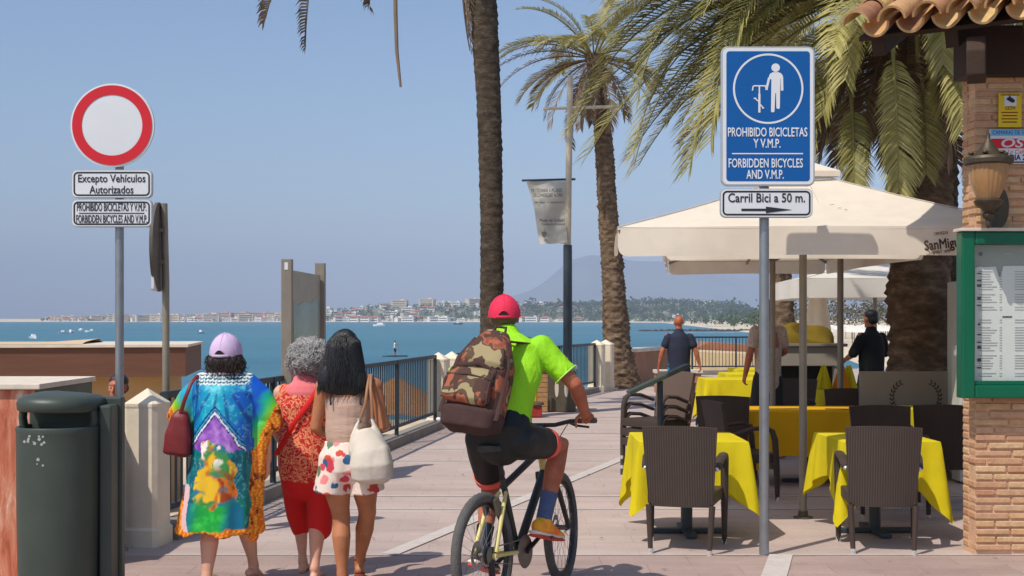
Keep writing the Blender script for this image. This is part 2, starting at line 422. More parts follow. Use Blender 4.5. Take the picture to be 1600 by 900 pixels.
protos = [far_house('villa', 'small white villa with terracotta hip roof on the far shore', M['white_wall'], 13, 10, 2, 'hip'),
          far_house('white_house', 'flat roofed white house on the far shore', M['white_wall'], 16, 11, 2, 'flat'),
          far_house('apartment_block', 'cream flat roofed apartment block on the far shore', M['cream_wall'], 26, 13, 4, 'flat'),
          far_house('pink_hotel', 'long pinkish hotel block on the far shore', M['pink_wall'], 52, 15, 5, 'flat')]
groups = ['white villas across the bay', 'flat white houses across the bay', 'apartment blocks across the bay', 'hotel blocks across the bay']
used = [0, 0, 0, 0]
def put_house(px, off, kind, sc=1):
    k = min(range(len(SP)), key=lambda i: abs(800 + F * (SP[i][0] + SP[i][2] * off) / (SP[i][1] + SP[i][3] * off) - px) + (0 if SP[i][1] > 420 else 1e6))
    p = land_point(SP[k], off); p.x = (px - 800) * p.y / F; p.z = hillh(px, off, p.y)
    o = protos[kind] if used[kind] == 0 else copy_tree(protos[kind]); used[kind] += 1
    o['group'] = groups[kind]; o.location = p; o.rotation_euler.z = rng.uniform(-.6, .6); o.scale = (sc,) * 3
hr = random.Random(11)
for k in range(105): px = hr.uniform(78, 442); put_house(px, hr.choice((14, 18, 24, 35, 50, 70, 95)), hr.choice((0, 1, 1, 1, 2)), hr.uniform(.5, .85) * (.75 if px < 170 else 1))
for px in (345, 376, 405, 432): put_house(px, 75, 3, .7)
for px, o in ((110, 30), (150, 45), (205, 60), (238, 60), (283, 60), (305, 80)): put_house(px, o, 2, .6)
for k in range(52): put_house(hr.uniform(505, 765), hr.choice((20, 30, 60, 120, 180, 260)), hr.choice((0, 0, 1, 1, 1)), hr.uniform(.6, 1.1))
for px, o, kd in ((600, 260, 1), (625, 250, 2), (668, 260, 2), (700, 260, 1), (740, 250, 2), (752, 240, 1), (640, 50, 2), (655, 45, 0), (690, 60, 1)): put_house(px, o, kd, .9)
for k in range(16): put_house(hr.uniform(775, 880), hr.choice((20, 60, 180, 260)), hr.choice((0, 1)), hr.uniform(.6, 1))
for px, o, kd, s in ((870, 300, 2, .7), (905, 60, 0, .8), (1062, 60, 0, .7), (1058, 90, 1, .6), (1108, 260, 1, .75), (1085, 250, 1, .6), (1140, 220, 0, .45), (1160, 230, 1, .4), (955, 280, 1, .6), (1030, 40, 0, .5)): put_house(px, o, kd, s)

M['wood_leaf'] = island_mat('far_woodland_leaves', [S(40, 60, 28), S(60, 82, 38), S(76, 92, 48), S(50, 70, 34)], .9, 0)
b = MB(); tr = random.Random(5)
def clump(b, p, w, h, n, r, s=.34):
    """a crown of loose leaf facets spread through its volume"""
    for q in range(n):
        a, c, u = r.uniform(0, 6.283), r.uniform(-1, 1), r.random() ** .4
        e = math.sqrt(1 - c * c); d = Vector((math.cos(a) * e * w / 2 * u, math.sin(a) * e * w / 2 * u, h * .56 + c * h * .44 * u))
        k = Vector((r.uniform(-1, 1), r.uniform(-1, 1), r.uniform(-.4, 1))).normalized(); t = k.orthogonal().normalized(); t2 = k.cross(t)
        z = w * s * r.uniform(.6, 1.2); o = p + d
        b.add([o - t * z * .5, o + t2 * z * .35 + k * z * .15, o + t * z * .5, o - t2 * z * .35 + k * z * .1], [(0, 1, 2, 3)])
def woods(px0, px1, n, offs, h0, h1):
    for q in range(n):
        px = tr.uniform(px0, px1); off = tr.uniform(*offs)
        k = min(range(len(SP)), key=lambda i: abs(800 + F * (SP[i][0] + SP[i][2] * off) / (SP[i][1] + SP[i][3] * off) - px) + (0 if SP[i][1] > 420 else 1e6))
        p = land_point(SP[k], off); p.x = (px - 800) * p.y / F; p.z = hillh(px, off, p.y) - .3
        h = tr.uniform(h0, h1) * (1.5 if tr.random() < .06 else 1)
        clump(b, p, h * tr.uniform(.8, 1.3), h, 14, tr)
woods(60, 440, 170, (10, 120), 2.5, 5); woods(505, 770, 330, (14, 280), 4, 8); woods(770, 890, 260, (20, 300), 5, 10)
woods(885, 1200, 900, (25, 330), 5, 10); woods(885, 1200, 160, (12, 40), 2.5, 5)
tag(b.build('far_woodland', M['wood_leaf'], fixn=False), kind='stuff')
# ================================================================ along the sea front
M['steel'] = mat('galvanised_steel', S(150, 152, 154), .42, .75, var=.12, vs=7)
M['sign_grey'] = mat('aluminium_sign_edge', S(178, 180, 182), .5, .4, var=.05)
M['sign_white'] = mat('white_sign_sheet', S(216, 217, 218), .5, var=.04, vs=3)
M['sign_red'] = mat('red_sign_sheet', S(205, 28, 40), .45, var=.05, vs=3)
M['sign_blue'] = mat('blue_sign_sheet', S(0, 84, 152), .4, var=.05, vs=3)
M['ink'] = mat('black_lettering', S(34, 36, 40), .6, var=.05)
M['sign_back'] = mat('weathered_sign_back', S(104, 94, 84), .7, .2, var=.2, vs=6)
X, Yv, Z = Vector((1, 0, 0)), Vector((0, 1, 0)), Vector((0, 0, 1))
TOCAM = Vector((0, -1, 0))

def plate(name, parent, c, w, h, face, r=.04, t=.03, edge=None):
    """sign panel: folded grey tray and a coloured face on its front (front faces -Y)"""
    o = MB().prism(rrect(w, h, r), c, X, Z, (0, t, 0)).build(name, edge or M['sign_grey'], parent)
    MB().prism(rrect(w - .012, h - .012, r - .006), Vector(c) + Vector((0, -.003, 0)), X, Z, (0, .0025, 0)).build('face_sheet', face, o); return o

# --- no-entry sign with two plates
t = thing('road_sign', 'round red ringed white sign over two plates beside dark green bin', 'road sign', (-2.79, 9.1, 0))
s = .00455   # metres per photo pixel here
zz = lambda y: CH - (y - HZ) * s
MB().tube([(0, 0, 0), (0, 0, zz(150))], .03, n=16).build('pole', M['steel'], t, smooth=40)
MB().lathe([(.06, 0), (.06, .02), (.04, .03)], n=16).build('pole_collar', M['steel'], t, smooth=40)
px2x = lambda x: (x - 800) * s + 2.79
c = Vector((px2x(180), -.07, zz(198)))
d = MB().lathe([(.291, 0), (.295, .004), (.295, .028), (.27, .03)], c + Vector((0, .03, 0)), 64, TOCAM).build('disc', M['sign_white'], t, smooth=30)
rr = MB()
for k in range(64):
    a0, a1 = 2 * math.pi * k / 64, 2 * math.pi * (k + 1) / 64
    p = lambda a, r: c + Vector((math.cos(a) * r, -.003, math.sin(a) * r))
    rr.add([p(a0, .214), p(a1, .214), p(a1, .282), p(a0, .282)], [(0, 1, 2, 3)])
rr.build('red_ring', M['sign_red'], d)
def small_plate(y0, y1, lines, x0=117, x1=242):
    c = Vector((px2x((x0 + x1) / 2), -.07, zz((y0 + y1) / 2))); w, h = (x1 - x0) * s, (y1 - y0) * s
    o = plate('plate', t, c, w, h, M['sign_white'])
    rring(MB(), w - .03, h - .03, .032, .011, c + Vector((0, -.0045, 0)), X, Z, (0, .001, 0)).build('border', M['ink'], o)
    for txt, dz, size, wd in lines: text(txt, size, 'lettering', M['ink'], o, c + Vector((0, -.004, dz)), X, Z, width=wd, bold=.012)
    return o
o = small_plate(267, 311, [('Excepto Vehículos', .036, .078, .475), ('Autorizados', -.043, .078, .31)])
o = small_plate(313, 356, [('PROHIBIDO BICICLETAS Y V.M.P.', .040, .078, .49), ('FORBIDDEN BICYCLES AND V.M.P.', -.043, .078, .50)])
cc = Vector((px2x(179.5), -.0745, zz(334.5))); MB().box(cc, (.46, .002, .006)).build('rule', M['ink'], o)
for y in (255, 289, 334): MB().box((0, -.022, zz(y)), (.09, .05, .03)).build('clamp', M['steel'], t, bevel=.004)

# --- blue cycle sign
s = .00446; t = thing('cycle_sign', 'tall blue rectangular sign with white man and bicycle above small arrow plate', 'road sign', (1.757, 8.92, 0))
zz = lambda y: CH - (y - HZ) * s; px2x = lambda x: (x - 800) * s - 1.757
MB().tube([(0, 0, 0), (0, 0, zz(90))], .034, n=20).build('pole', M['steel'], t, smooth=40)
MB().tube([(0, 0, zz(90)), (0, 0, zz(72))], [.02, .012], n=12).build('pole_cap', M['steel'], t, smooth=40)
w, h = 145 * s, 216 * s; c = Vector((px2x(1196.5), -.08, zz(184.5)))
pan = MB().prism(rrect(w, h, .045), c, X, Z, (0, .035, 0)).build('panel', M['sign_grey'], t, bevel=.004)
P = lambda x, y, dy=-.004: Vector((px2x(x), -.08 + dy, zz(y)))
MB().prism(rrect(w - .022, h - .022, .036), c + Vector((0, -.002, 0)), X, Z, (0, .0015, 0)).build('white_margin', M['sign_white'], pan)
MB().prism(rrect(w - .07, h - .066, .022), c + Vector((0, -.0035, 0)), X, Z, (0, .001, 0)).build('blue_field', M['sign_blue'], pan)
rr = MB(); cc = P(1196.5, 142, -.005)
for k in range(72):
    a0, a1 = 2 * math.pi * k / 72, 2 * math.pi * (k + 1) / 72; p = lambda a, r: cc + Vector((math.cos(a) * r, 0, math.sin(a) * r))
    rr.add([p(a0, 51.5 * s), p(a1, 51.5 * s), p(a1, 54.5 * s), p(a0, 54.5 * s)], [(0, 1, 2, 3)])
rr.build('white_ring', M['sign_white'], pan)
def flat(name, strokes, polys=(), discs=()):
    """white pictogram: strokes (x0,y0,x1,y1,w px), outlines and discs in photo pixels"""
    b = MB(); u = 0
    for x0, y0, x1, y1, ww in strokes:
        a, e = P(x0, y0, -.006 - u * 2e-4), P(x1, y1, -.006 - u * 2e-4); d = (e - a).normalized(); n = Vector((-d.z, 0, d.x)) * ww * s / 2; u += 1
        b.add([a - n, e - n, e + n, a + n], [(0, 1, 2, 3)])
    for q in polys: b.add([P(x, y, -.006 - u * 2e-4) for x, y in q], [tuple(range(len(q)))]); u += 1
    for x, y, r in discs:
        o = P(x, y, -.006); b.add([o + Vector((math.cos(2 * math.pi * k / 24), 0, math.sin(2 * math.pi * k / 24))) * r * s for k in range(24)], [tuple(range(24))])
    return b.build(name, M['sign_white'], pan)
flat('man_pictogram', [(1198, 125, 1193.5, 144, 3.6), (1217.5, 123, 1218, 145, 4)],
     [[(1201, 118), (1204, 116.5), (1212, 116.5), (1216, 118), (1218.6, 121), (1219.2, 127), (1216, 128), (1215.2, 126), (1214.4, 172), (1213, 173.5), (1210, 173), (1209, 171), (1208.6, 149), (1207.4, 149), (1206.2, 177), (1205, 178.6), (1201.6, 178.4), (1200.8, 177), (1201.4, 128), (1197, 126), (1198.6, 120)]], [(1208, 109.5, 6.6)])
flat('bicycle_pictogram', [(1173.5, 137.6, 1193, 137.6, 2), (1173.2, 138, 1172, 145, 2), (1182.8, 138, 1182.8, 150, 2.2), (1182.8, 150, 1182.8, 179, 3.4), (1176, 157, 1183, 163, 1.8), (1174, 157, 1178, 157, 2), (1183, 165, 1188, 171, 1.8), (1187, 172, 1190, 172, 2), (1192.4, 137.6, 1192.4, 141, 2)])
for txt, y, size, x0, x1 in (('PROHIBIDO BICICLETAS', 210, .088, 1134, 1257), ('Y V.M.P.', 227.5, .088, 1174, 1216), ('FORBIDDEN BICYCLES', 258, .088, 1135, 1250), ('AND V.M.P.', 275.5, .088, 1163, 1221)):
    text(txt, size, 'lettering', M['sign_white'], pan, P((x0 + x1) / 2, y), X, Z, width=(x1 - x0) * s, bold=.014)
MB().box(P(1195.5, 242.5, -.005), (110 * s, .001, .008)).build('rule', M['sign_white'], pan)
c = Vector((px2x(1194), -.08, zz(319))); w, h = 143 * s, 45 * s
o = plate('arrow_plate', t, c, w, h, M['sign_white'])
rring(MB(), w - .03, h - .03, .032, .012, c + Vector((0, -.0045, 0)), X, Z, (0, .001, 0)).build('border', M['ink'], o)
text('Carril Bici a 50 m.', .088, 'lettering', M['ink'], o, P(1194, 311.5), X, Z, width=119 * s, bold=.014)
aw = MB().prism([(1155, 327.6), (1193, 327.6), (1193, 324.4), (1233, 329.4), (1193, 334.4), (1193, 331.2), (1155, 331.2)], P(0, 0, -.0045) - Vector((px2x(0), 0, zz(0))), Vector((s, 0, 0)), Vector((0, 0, -s)), (0, -.001, 0)).build('arrow', M['ink'], o)
for v in aw.data.vertices: v.co.x += px2x(0); v.co.z += zz(0)
for y in (130, 240, 319): MB().box((0, -.027, zz(y)), (.1, .05, .03)).build('clamp', M['steel'], t, bevel=.004)

# --- second sign, seen from behind
Y2 = 9.9; s2 = Y2 / F; t = thing('turned_road_sign', 'round road sign turned edge on with grey back behind bollard', 'road sign', ((257 - 800) * s2, Y2, -.2))
zz = lambda y: CH + .2 - (y - HZ) * s2
M['pole_drab'] = mat('drab_metal', S(150, 140, 122), .55, .4, var=.15, vs=5)
MB().tube([(.02, 0, -2.0), (.01, 0, zz(440)), (-.005, 0, zz(318))], .028, n=14).build('pole', M['pole_drab'], t, smooth=40)
nrm = Vector((-.99, -.11, 0)).normalized(); c = Vector((-.045, 0, zz(386)))
d = MB().lathe([(.33, -.012), (.345, -.01), (.345, .012), (.30, .014)], c, 48, nrm).build('disc', M['sign_back'], t, smooth=30)
MB().lathe([(.30, .0145), (.338, .0155)], c, 48, nrm, cap=False).build('red_ring', M['sign_red'], d)
u = Vector((nrm.y, -nrm.x, 0)); c2 = Vector((-.04, 0, zz(440)))
MB().prism(rrect(.5, .15, .02), c2, u, Z, nrm * .02).build('plate', M['sign_white'], t)
for y in (360, 410): MB().box((-.012, 0, zz(y)), (.06, .09, .03)).build('clamp', M['pole_drab'], t)

# --- litter bin
t = thing('litter_bin', 'large dark green litter bin with domed hood beside the sign pole', 'litter bin', (-2.61, 7.4, 0))
M['bin'] = mat('dark_green_plastic', S(62, 70, 62), .45, var=.12, vs=4, bump=.08, bs=120)
M['bin_dark'] = mat('bin_inside', S(30, 34, 30), .8)
M['scrap'] = mat('torn_sticker', S(170, 172, 164), .8, var=.2, vs=40)
def dshape(w, f, bk, n=22):
    """plan of the bin: round front, flat back"""
    return [(-w * math.cos(math.pi * k / n) , -f * math.sin(math.pi * k / n) ** .75) for k in range(n + 1)] + [(w, bk), (-w, bk)]
b = MB(); rows = []
for z, k in ((0, .90), (.03, .93), (.06, .95), (.5, .985), (.95, 1), (1.0, 1.0), (1.025, 1.02), (1.035, 1.0), (1.035, .93), (.93, .90)):
    rows.append([Vector((x * k, y * k, z)) for x, y in dshape(.228, .26, .12)])
b.grid(rows, True); b.f.append(tuple(range(24, -1, -1))); b.build('body', M['bin'], t, smooth=40)
MB().prism(dshape(.20, .23, .10), (0, 0, .932), X, Yv, (0, 0, .004)).build('liner', M['bin_dark'], t)
MB().prism([(-.23, .125), (.315, .125), (.315, .20), (-.23, .20)], (0, 0, 0), X, Yv, (0, 0, 1.19)).build('back_panel', M['bin'], t, bevel=.012)
MB().prism([(.232, -.03), (.30, -.03), (.30, .124), (.232, .124)], (0, 0, 0), X, Yv, (0, 0, 1.15)).build('side_panel', M['bin'], t, bevel=.012)
b = MB(); rows = []
for z, k in ((1.135, .86), (1.122, .98), (1.13, 1.02), (1.165, 1.035), (1.19, 1.0), (1.21, .85), (1.223, .55), (1.23, .12)):
    rows.append([Vector((x * k, y * k, z - (.02 * x))) for x, y in dshape(.218, .25, .13)])
b.grid(rows, True); b.f.append(tuple(range(24, -1, -1))); b.f.append(tuple(7 * 25 + k for k in range(25)))
b.build('hood', M['bin'], t, smooth=50)
for sgn, yy in ((-1, -.03), (1, -.03)): MB().tube([(sgn * .195, yy, 1.0), (sgn * .207, yy, 1.08), (sgn * .197, yy - .01, 1.145)], .022, .035, side=X, n=10).build('hood_post', M['bin'], t, smooth=60)
q = random.Random(3)
for k in range(15):
    x = -.13 + q.uniform(0, .14); z = .83 + q.choice((0, .10, .13)) + q.uniform(0, .04); yy = -.26 * math.sin(math.acos(min(1, abs(x) / .228))) ** .75 * .992 - .004
    w = q.uniform(.004, .011); MB().prism([(-w, -w * .4), (w * .5, -w), (w, w * .3), (-w * .2, w)], (x, yy + .0015, z), Vector((1, x * 1.0, 0)), Z, (0, -.0012, 0)).build('torn_sticker', M['scrap'], t)
# --- peeling wooden box
t = thing('wooden_cabinet', 'peeling orange-red wooden cabinet with pale top behind the bin', 'cabinet', (-3.56, 8.68, 0))
m, L, p = base_mat('peeling_red_wood'); co = coords(m, (6, 6, 1.1)); n = noise(m, co, 2.2, 8, .7, .6)
L.new(ramp(m, n, [(.3, S(148, 74, 48)), (.46, S(192, 108, 78)), (.57, S(206, 140, 110)), (.66, S(220, 190, 165))]), p.inputs['Base Color']); p.inputs['Roughness'].default_value = .8; bumpn(m, n, .5, .01)
M['red_wood'] = m; M['slab'] = mat('pale_stone_top', S(214, 200, 182), .8, var=.12, vs=8); M['shade_toned_side'] = mat('greenish_shade_toned_side', S(96, 98, 82), .7, var=.2, vs=5)  # grey-green of the side has its shade put into the colour
for k in range(4): MB().box((-.39 + .265 * k, -.5, .6), (.26, .03, 1.19)).build('plank', M['red_wood'], t, bevel=.004)
MB().box((.53, .0, .605), (.02, 1.05, 1.19)).build('side_wall', M['shade_toned_side'], t)
MB().box((0, .02, .57), (1.03, .98, 1.1)).build('carcass', M['shade_toned_side'], t)
MB().box((0, 0, 1.218), (1.12, 1.1, .035)).build('top', M['slab'], t, bevel=.006)

# --- white posts, railings
M['white_post'] = mat('whitewashed_concrete', S(222, 208, 184), .85, var=.1, vs=3, bump=.3, bs=25)
def post_part(parent, c, w, d, h, rz):
    Q = Matrix.Rotation(rz, 3, 'Z'); ch = .03
    pl = [(-w / 2 + ch, -d / 2), (w / 2 - ch, -d / 2), (w / 2, -d / 2 + ch), (w / 2, d / 2 - ch), (w / 2 - ch, d / 2), (-w / 2 + ch, d / 2), (-w / 2, d / 2 - ch), (-w / 2, -d / 2 + ch)]
    c = Vector(c); b = MB(); rows = []
    for z, k in ((0, 1.12), (.12, 1.12), (.14, 1), (h - .14, 1), (h - .125, 1.03), (h - .105, 1.03)): rows.append([c + Q @ Vector((x * k, y * k, z)) for x, y in pl])
    rows.append([c + Q @ Vector((x * .02, y * .02, h)) for x, y in pl]); b.grid(rows, True); b.f.append(tuple(range(8))); b.f.append(tuple(6 * 8 + k for k in range(8)))
    return b.build('shaft' if parent else 'bollard', M['white_post'], parent)
t = thing('pillar', 'single white pyramid topped pillar close behind the sign pole', 'pillar', (-2.67, 9.38, 0), group='white pillars of the sea railing'); post_part(t, (0, 0, 0), .25, .28, 1.14, -.15)
t = thing('pillar', 'pair of white pointed pillars on the left of the cyclist backpack', 'pillar', (-1.12, 19.5, 0), group='white pillars of the sea railing')
post_part(t, (0, 0, 0), .30, .28, 1.14, -.2); post_part(t, (.18, .5, 0), .30, .28, 1.14, -.2)
t = thing('pillar', 'pair of white pointed pillars beside the leaning palm trunk', 'pillar', (1.92, 29.0, 0), group='white pillars of the sea railing')
post_part(t, (0, 0, 0), .34, .3, 1.17, -.3); post_part(t, (.24, .5, 0), .34, .3, 1.17, -.3)
M['rail'] = mat('dark_blue_grey_iron', S(48, 56, 64), .5, .2, var=.15, vs=4)
M['kerb'] = mat('grey_kerb_stone', S(140, 130, 120), .9, vs=4, bump=.3)
def railing(name, label, p0, p1, h=1.08, step=.115, panels=4, kerb=True, z0=.13):
    p0, p1 = Vector(p0 + (0,)), Vector(p1 + (0,)); d = p1 - p0; t = thing(name, label, 'railing', p0, group='iron railings of the sea front')
    MB().beam((0, 0, h), d + Z * h, .05, .04, Z).build('top_rail', M['rail'], t); MB().beam((0, 0, z0 + .1), d + Z * (z0 + .1), .04, .03, Z).build('bottom_rail', M['rail'], t)
    if kerb: MB().beam((0, 0, .055), d + Z * .055, .12, .24, Z).build('kerb_stone', M['kerb'], t, bevel=.01)
    for k in range(panels + 1):
        q = d * (k / panels); MB().beam(q + Z * .1, q + Z * (h + .02), .05, .05).build('post', M['rail'], t); 
    n = int(d.length / step)
    b = MB()
    for k in range(1, n): b.beam(d * (k / n) + Z * (z0 + .12), d * (k / n) + Z * (h - .02), .017, .017)
    o = b.build('bar_infill', M['rail'], t); o['kind'] = 'stuff' if n > 100 else 'thing'
    return t
railing('railing', 'long iron railing between the nearest white pillar and the second pair', (-2.60, 9.56), (-1.16, 19.3), panels=4, step=.11)
railing('railing', 'iron railing seen beyond the cyclist up to the leaning palm', (-.88, 20.2), (1.86, 28.8), panels=3)
railing('railing', 'distant iron railing just right of the man in navy polo', (5.35, 38), (8.0, 38.3), h=1.1, panels=2, step=.1)
t = thing('tubular_rail', 'low grey double tube rail beside the nearest pillar', 'railing', (-2.45, 9.75, 0))
for z in (.32, .62): MB().tube([(0, 0, z), (.24, 1.6, z)], .016, n=8).build('tube', M['steel'], t, smooth=60)
for k in (0, 1): MB().tube([(.24 * k, 1.6 * k, 0), (.24 * k, 1.6 * k, .64)], .016, n=8).build('upright', M['steel'], t, smooth=60)
M['brown_plaster'] = mat('brown_plaster', S(170, 122, 92), .9, var=.12, vs=2, bump=.2)
M['cap_stone'] = mat('pale_coping', S(214, 200, 182), .8, vs=3)
t = thing('parapet', 'brown plastered parapet with pale coping beyond the leaning palm', 'wall', (2.9, 31.6, 0))
d = Vector((1.35, 3.2, 0)); MB().beam(Z * .42, d + Z * .42, .3, .82, X).build('wall', M['brown_plaster'], t); MB().beam(Z * .87, d + Z * .87, .4, .09, X).build('coping', M['cap_stone'], t)
t = thing('low_wall', 'low brown bench wall by the man in navy polo', 'wall', (3.35, 28.6, 0)); MB().box((.35, 0, .22), (1.0, .4, .44)).build('wall', M['brown_plaster'], t); MB().box((.35, 0, .475), (1.06, .46, .07)).build('coping', M['cap_stone'], t)

# --- map totem
t = thing('information_totem', 'brown metal information board between two posts behind grey haired woman', 'information board', (-2.1, 12.3, 0))
M['totem'] = mat('brown_grey_metal', S(140, 130, 116), .55, .25, var=.12, vs=5); M['poster'] = mat('faded_green_poster', S(112, 146, 142), .2, var=.25, vs=3, spec=.5); M['poster_tan'] = mat('tan_panel', S(158, 150, 134), .4, var=.1)
sT = 12.3 / F; zt = lambda y, k=sT: CH - (y - HZ) * k
MB().box((-.06, 0, zt(405) / 2), (.10, .10, zt(405))).build('post', M['totem'], t, bevel=.005)
MB().box((.10, 1.06, 1.115), (.10, .10, 2.23)).build('post', M['totem'], t, bevel=.005)
ax = Vector((.16, 1.06, 0)).normalized(); nn = Vector((ax.y, -ax.x, 0)); o = Vector((.02, .53, 0))
b = MB().prism([(-.46, .5), (.46, .5), (.46, 2.10), (-.46, 2.12)], o - nn * .02, ax, Z, nn * .04).build('panel', M['poster_tan'], t)
MB().prism([(-.38, .95), (-.2, .86), (.1, .85), (.3, .92), (.4, 1.05), (.41, 1.82), (.3, 1.86), (.1, 1.80), (-.1, 1.82), (-.3, 1.77), (-.42, 1.83)], o + nn * .0205, ax, Z, nn * .002).build('poster', M['poster'], b)
MB().box((-.06, -.052, zt(416)), (.035, .004, .07)).build('sticker', M['sign_white'], t)

# --- lamp mast with banner
t = thing('lamp_mast', 'slender mast with crossbar carrying a white banner by the sea', 'mast', (1.07, 24.6, 0))
sm = 24.6 / F; zt = lambda y: CH - (y - HZ) * sm
M['mast_low'] = mat('dark_blue_grey_paint', S(52, 62, 70), .45, var=.1); M['mast_up'] = mat('pale_weathered_mast', S(196, 182, 160), .5, var=.1)
MB().tube([(0, 0, 0), (0, 0, zt(383))], [.09, .085], n=16).build('lower_pole', M['mast_low'], t, smooth=50); MB().lathe([(.17, 0), (.17, .04), (.11, .06), (.10, .5), (.09, .55)], n=16).build('base', M['mast_low'], t, smooth=40)
MB().tube([(0, 0, zt(383)), (.05, 0, zt(118))], [.065, .055], n=16).build('upper_pole', M['mast_up'], t, smooth=50)
MB().tube([(-.47, 0, zt(170)), (1.08, 0, zt(166))], .03, n=10).build('crossbar', M['mast_up'], t, smooth=50)
MB().tube([(-.88, 0, zt(282)), (.15, 0, zt(280))], .022, n=10).build('banner_arm', M['mast_low'], t, smooth=50)
MB().tube([(-.02, 0, zt(379)), (-.14, 0, zt(379))], .018, n=8).build('banner_hook', M['mast_low'], t, smooth=50)
M['banner'] = cloth_mat('banner_fabric', S(196, 192, 182), .06, .2, folds=3); M['grey_ink'] = mat('grey_print', S(92, 92, 90), .8)
rows = []
for i in range(25):
    v = i / 24; x0 = -.80 + .30 * v + .03 * math.sin(v * 5); x1 = .0 - .04 * math.sin(v * 3); r = []
    for k in range(17):
        q = k / 16; r.append(Vector((x0 + (x1 - x0) * q, -.03 + .05 * math.sin(q * 7 + v * 4) * (.3 + v) + .04 * math.sin(v * 9 + q * 3), zt(283) - (zt(283) - zt(382)) * v + .03 * q * v)))
    rows.append(r)
bn = MB().grid(rows).build('banner', M['banner'], t, smooth=180)
for txt, y, x0, x1, sz in (('DE CEZANNE A PICASSO', 299, 830, 878, .10), ('DE CHAKNOIEF A DIBU', 306, 833, 879, .10), ('26 mayo - 8 septiembre', 317, 835, 881, .06), ('Museo del Grabado', 345, 843, 882, .085), ('Fundación Cultural', 351, 846, 882, .06)):
    text(txt, sz, 'lettering', M['grey_ink'], bn, Vector((((x0 + x1) / 2 - 887) * sm, -.13, zt(y))), (1, 0, .01), (-.1, 0, 1), width=(x1 - x0) * sm, bold=.02)
MB().prism([(0, .06), (.045, .045), (.05, -.01), (.0, -.07), (-.05, -.01), (-.045, .045)], Vector(((850 - 887) * sm, -.125, zt(367))), X, Z, (0, .002, 0)).build('emblem', M['grey_ink'], bn)

# --- masonry stand with yellow rods by the mast
t = thing('brick_stand', 'small ribbed brick stand with dark slotted panel by the mast', 'stand', (.62, 22.9, 0))
M['tan_brick'] = mat('tan_brick', S(176, 134, 92), .9, vs=20, var=.2, bump=.4, bs=30); M['drab'] = mat('drab_panel', S(88, 78, 62), .8, var=.15)
for k in range(9): MB().box((-.08, 0, .045 + .085 * k), (.42 - .012 * (k % 2), .42, .078)).build('course', M['tan_brick'], t, bevel=.006)
pnl = MB().box((.26, -.03, .36), (.5, .5, .70)).build('panel', M['drab'], t, bevel=.01); MB().box((.12, 0, .79), (.84, .52, .05)).build('slab', M['cap_stone'], t)
for k in (0, 1):
    MB().prism([(.035 * math.cos(a), .16 * math.sin(a)) for a in [2 * math.pi * j / 16 for j in range(16)]], (.17 + .17 * k, -.283, .42), X, Z, (0, -.004, 0)).build('slot', M['cap_stone'], pnl)
for k in range(3): MB().box((-.12 + .22 * k, .05, .88 + .03 * (k % 2)), (.12, .2, .14)).build('brick_end', M['tan_brick'], t, bevel=.008)
M['yellow_rod'] = mat('amber_paint', S(226, 160, 30), .5)
t = thing('yellow_rail', 'upright amber double rail standing next to the brick stand', 'rail', (.30, 22.3, 0))
for k in (0, 1): MB().tube([(.1 * k, 0, 0), (.1 * k + .03, 0, .84)], .03, n=10).build('rod', M['yellow_rod'], t, smooth=60)
MB().beam((-.03, 0, .1), (.15, 0, .1), .04, .04).build('foot', M['yellow_rod'], t)
t = thing('litter_tray', 'small red box with grey lid low behind the cyclist', 'box', (.40, 21.4, 0)); MB().box((0, 0, .11), (.2, .2, .2)).build('box', mat('dull_red_paint', S(150, 44, 38), .7), t, bevel=.02); MB().lathe([(.14, .211), (.13, .25), (.05, .27)], n=16).build('lid', M['drab'], t, smooth=40)

# --- beach bar below the promenade
t = thing('beach_bar', 'flat roofed beach bar with brown fascia below the promenade', 'building', (-6.4 - 7 * math.cos(R(9)) + .4 * math.sin(R(9)), 24.6 - 7 * math.sin(R(9)) + .4, -2.4), R(9))
M['fascia'] = mat('brown_fascia_boards', S(104, 66, 48), .7, vs=3, var=.15, scale=(.4, .4, 6)); M['bar_wall'] = mat('tan_bar_wall', S(188, 150, 104), .85, vs=1.5, var=.12)
MB().box((0, 1.6, 1.48), (13.2, 2.8, 2.96)).build('wall', M['bar_wall'], t)
MB().box((0, 1.4, 3.22), (14, 3.6, .56)).build('fascia', M['fascia'], t)
MB().box((0, 1.4, 3.53), (14.1, 3.7, .05)).build('roof_deck', M['cap_stone'], t)
rows = [[Vector((x, y, 3.56 + .16 * max(0, math.sin(x * 1.3 + y * .5)) * (.4 + .6 * math.sin(x * .7) ** 2) * (1 if .3 < y < 2.4 else 0))) for x in np.linspace(-6.9, 5, 60)] for y in np.linspace(-.2, 2.9, 10)]
M['tarp'] = mat('beige_tarpaulin', S(206, 178, 142), .9, vs=4); MB().grid(rows).build('tarpaulin', M['tarp'], t, smooth=180)
w = MB().box((5.0, -.02, 2.0), (.5, .06, .62)).build('window_frame', M['cap_stone'], t); MB().box((5.0, -.06, 2.0), (.38, .03, .5)).build('pane', M['dark_win'], w)
MB().tube([(2.9, 1, 3.55), (2.9, 1, 3.75)], [.12, .08], n=10).build('roof_vent', M['drab'], t)

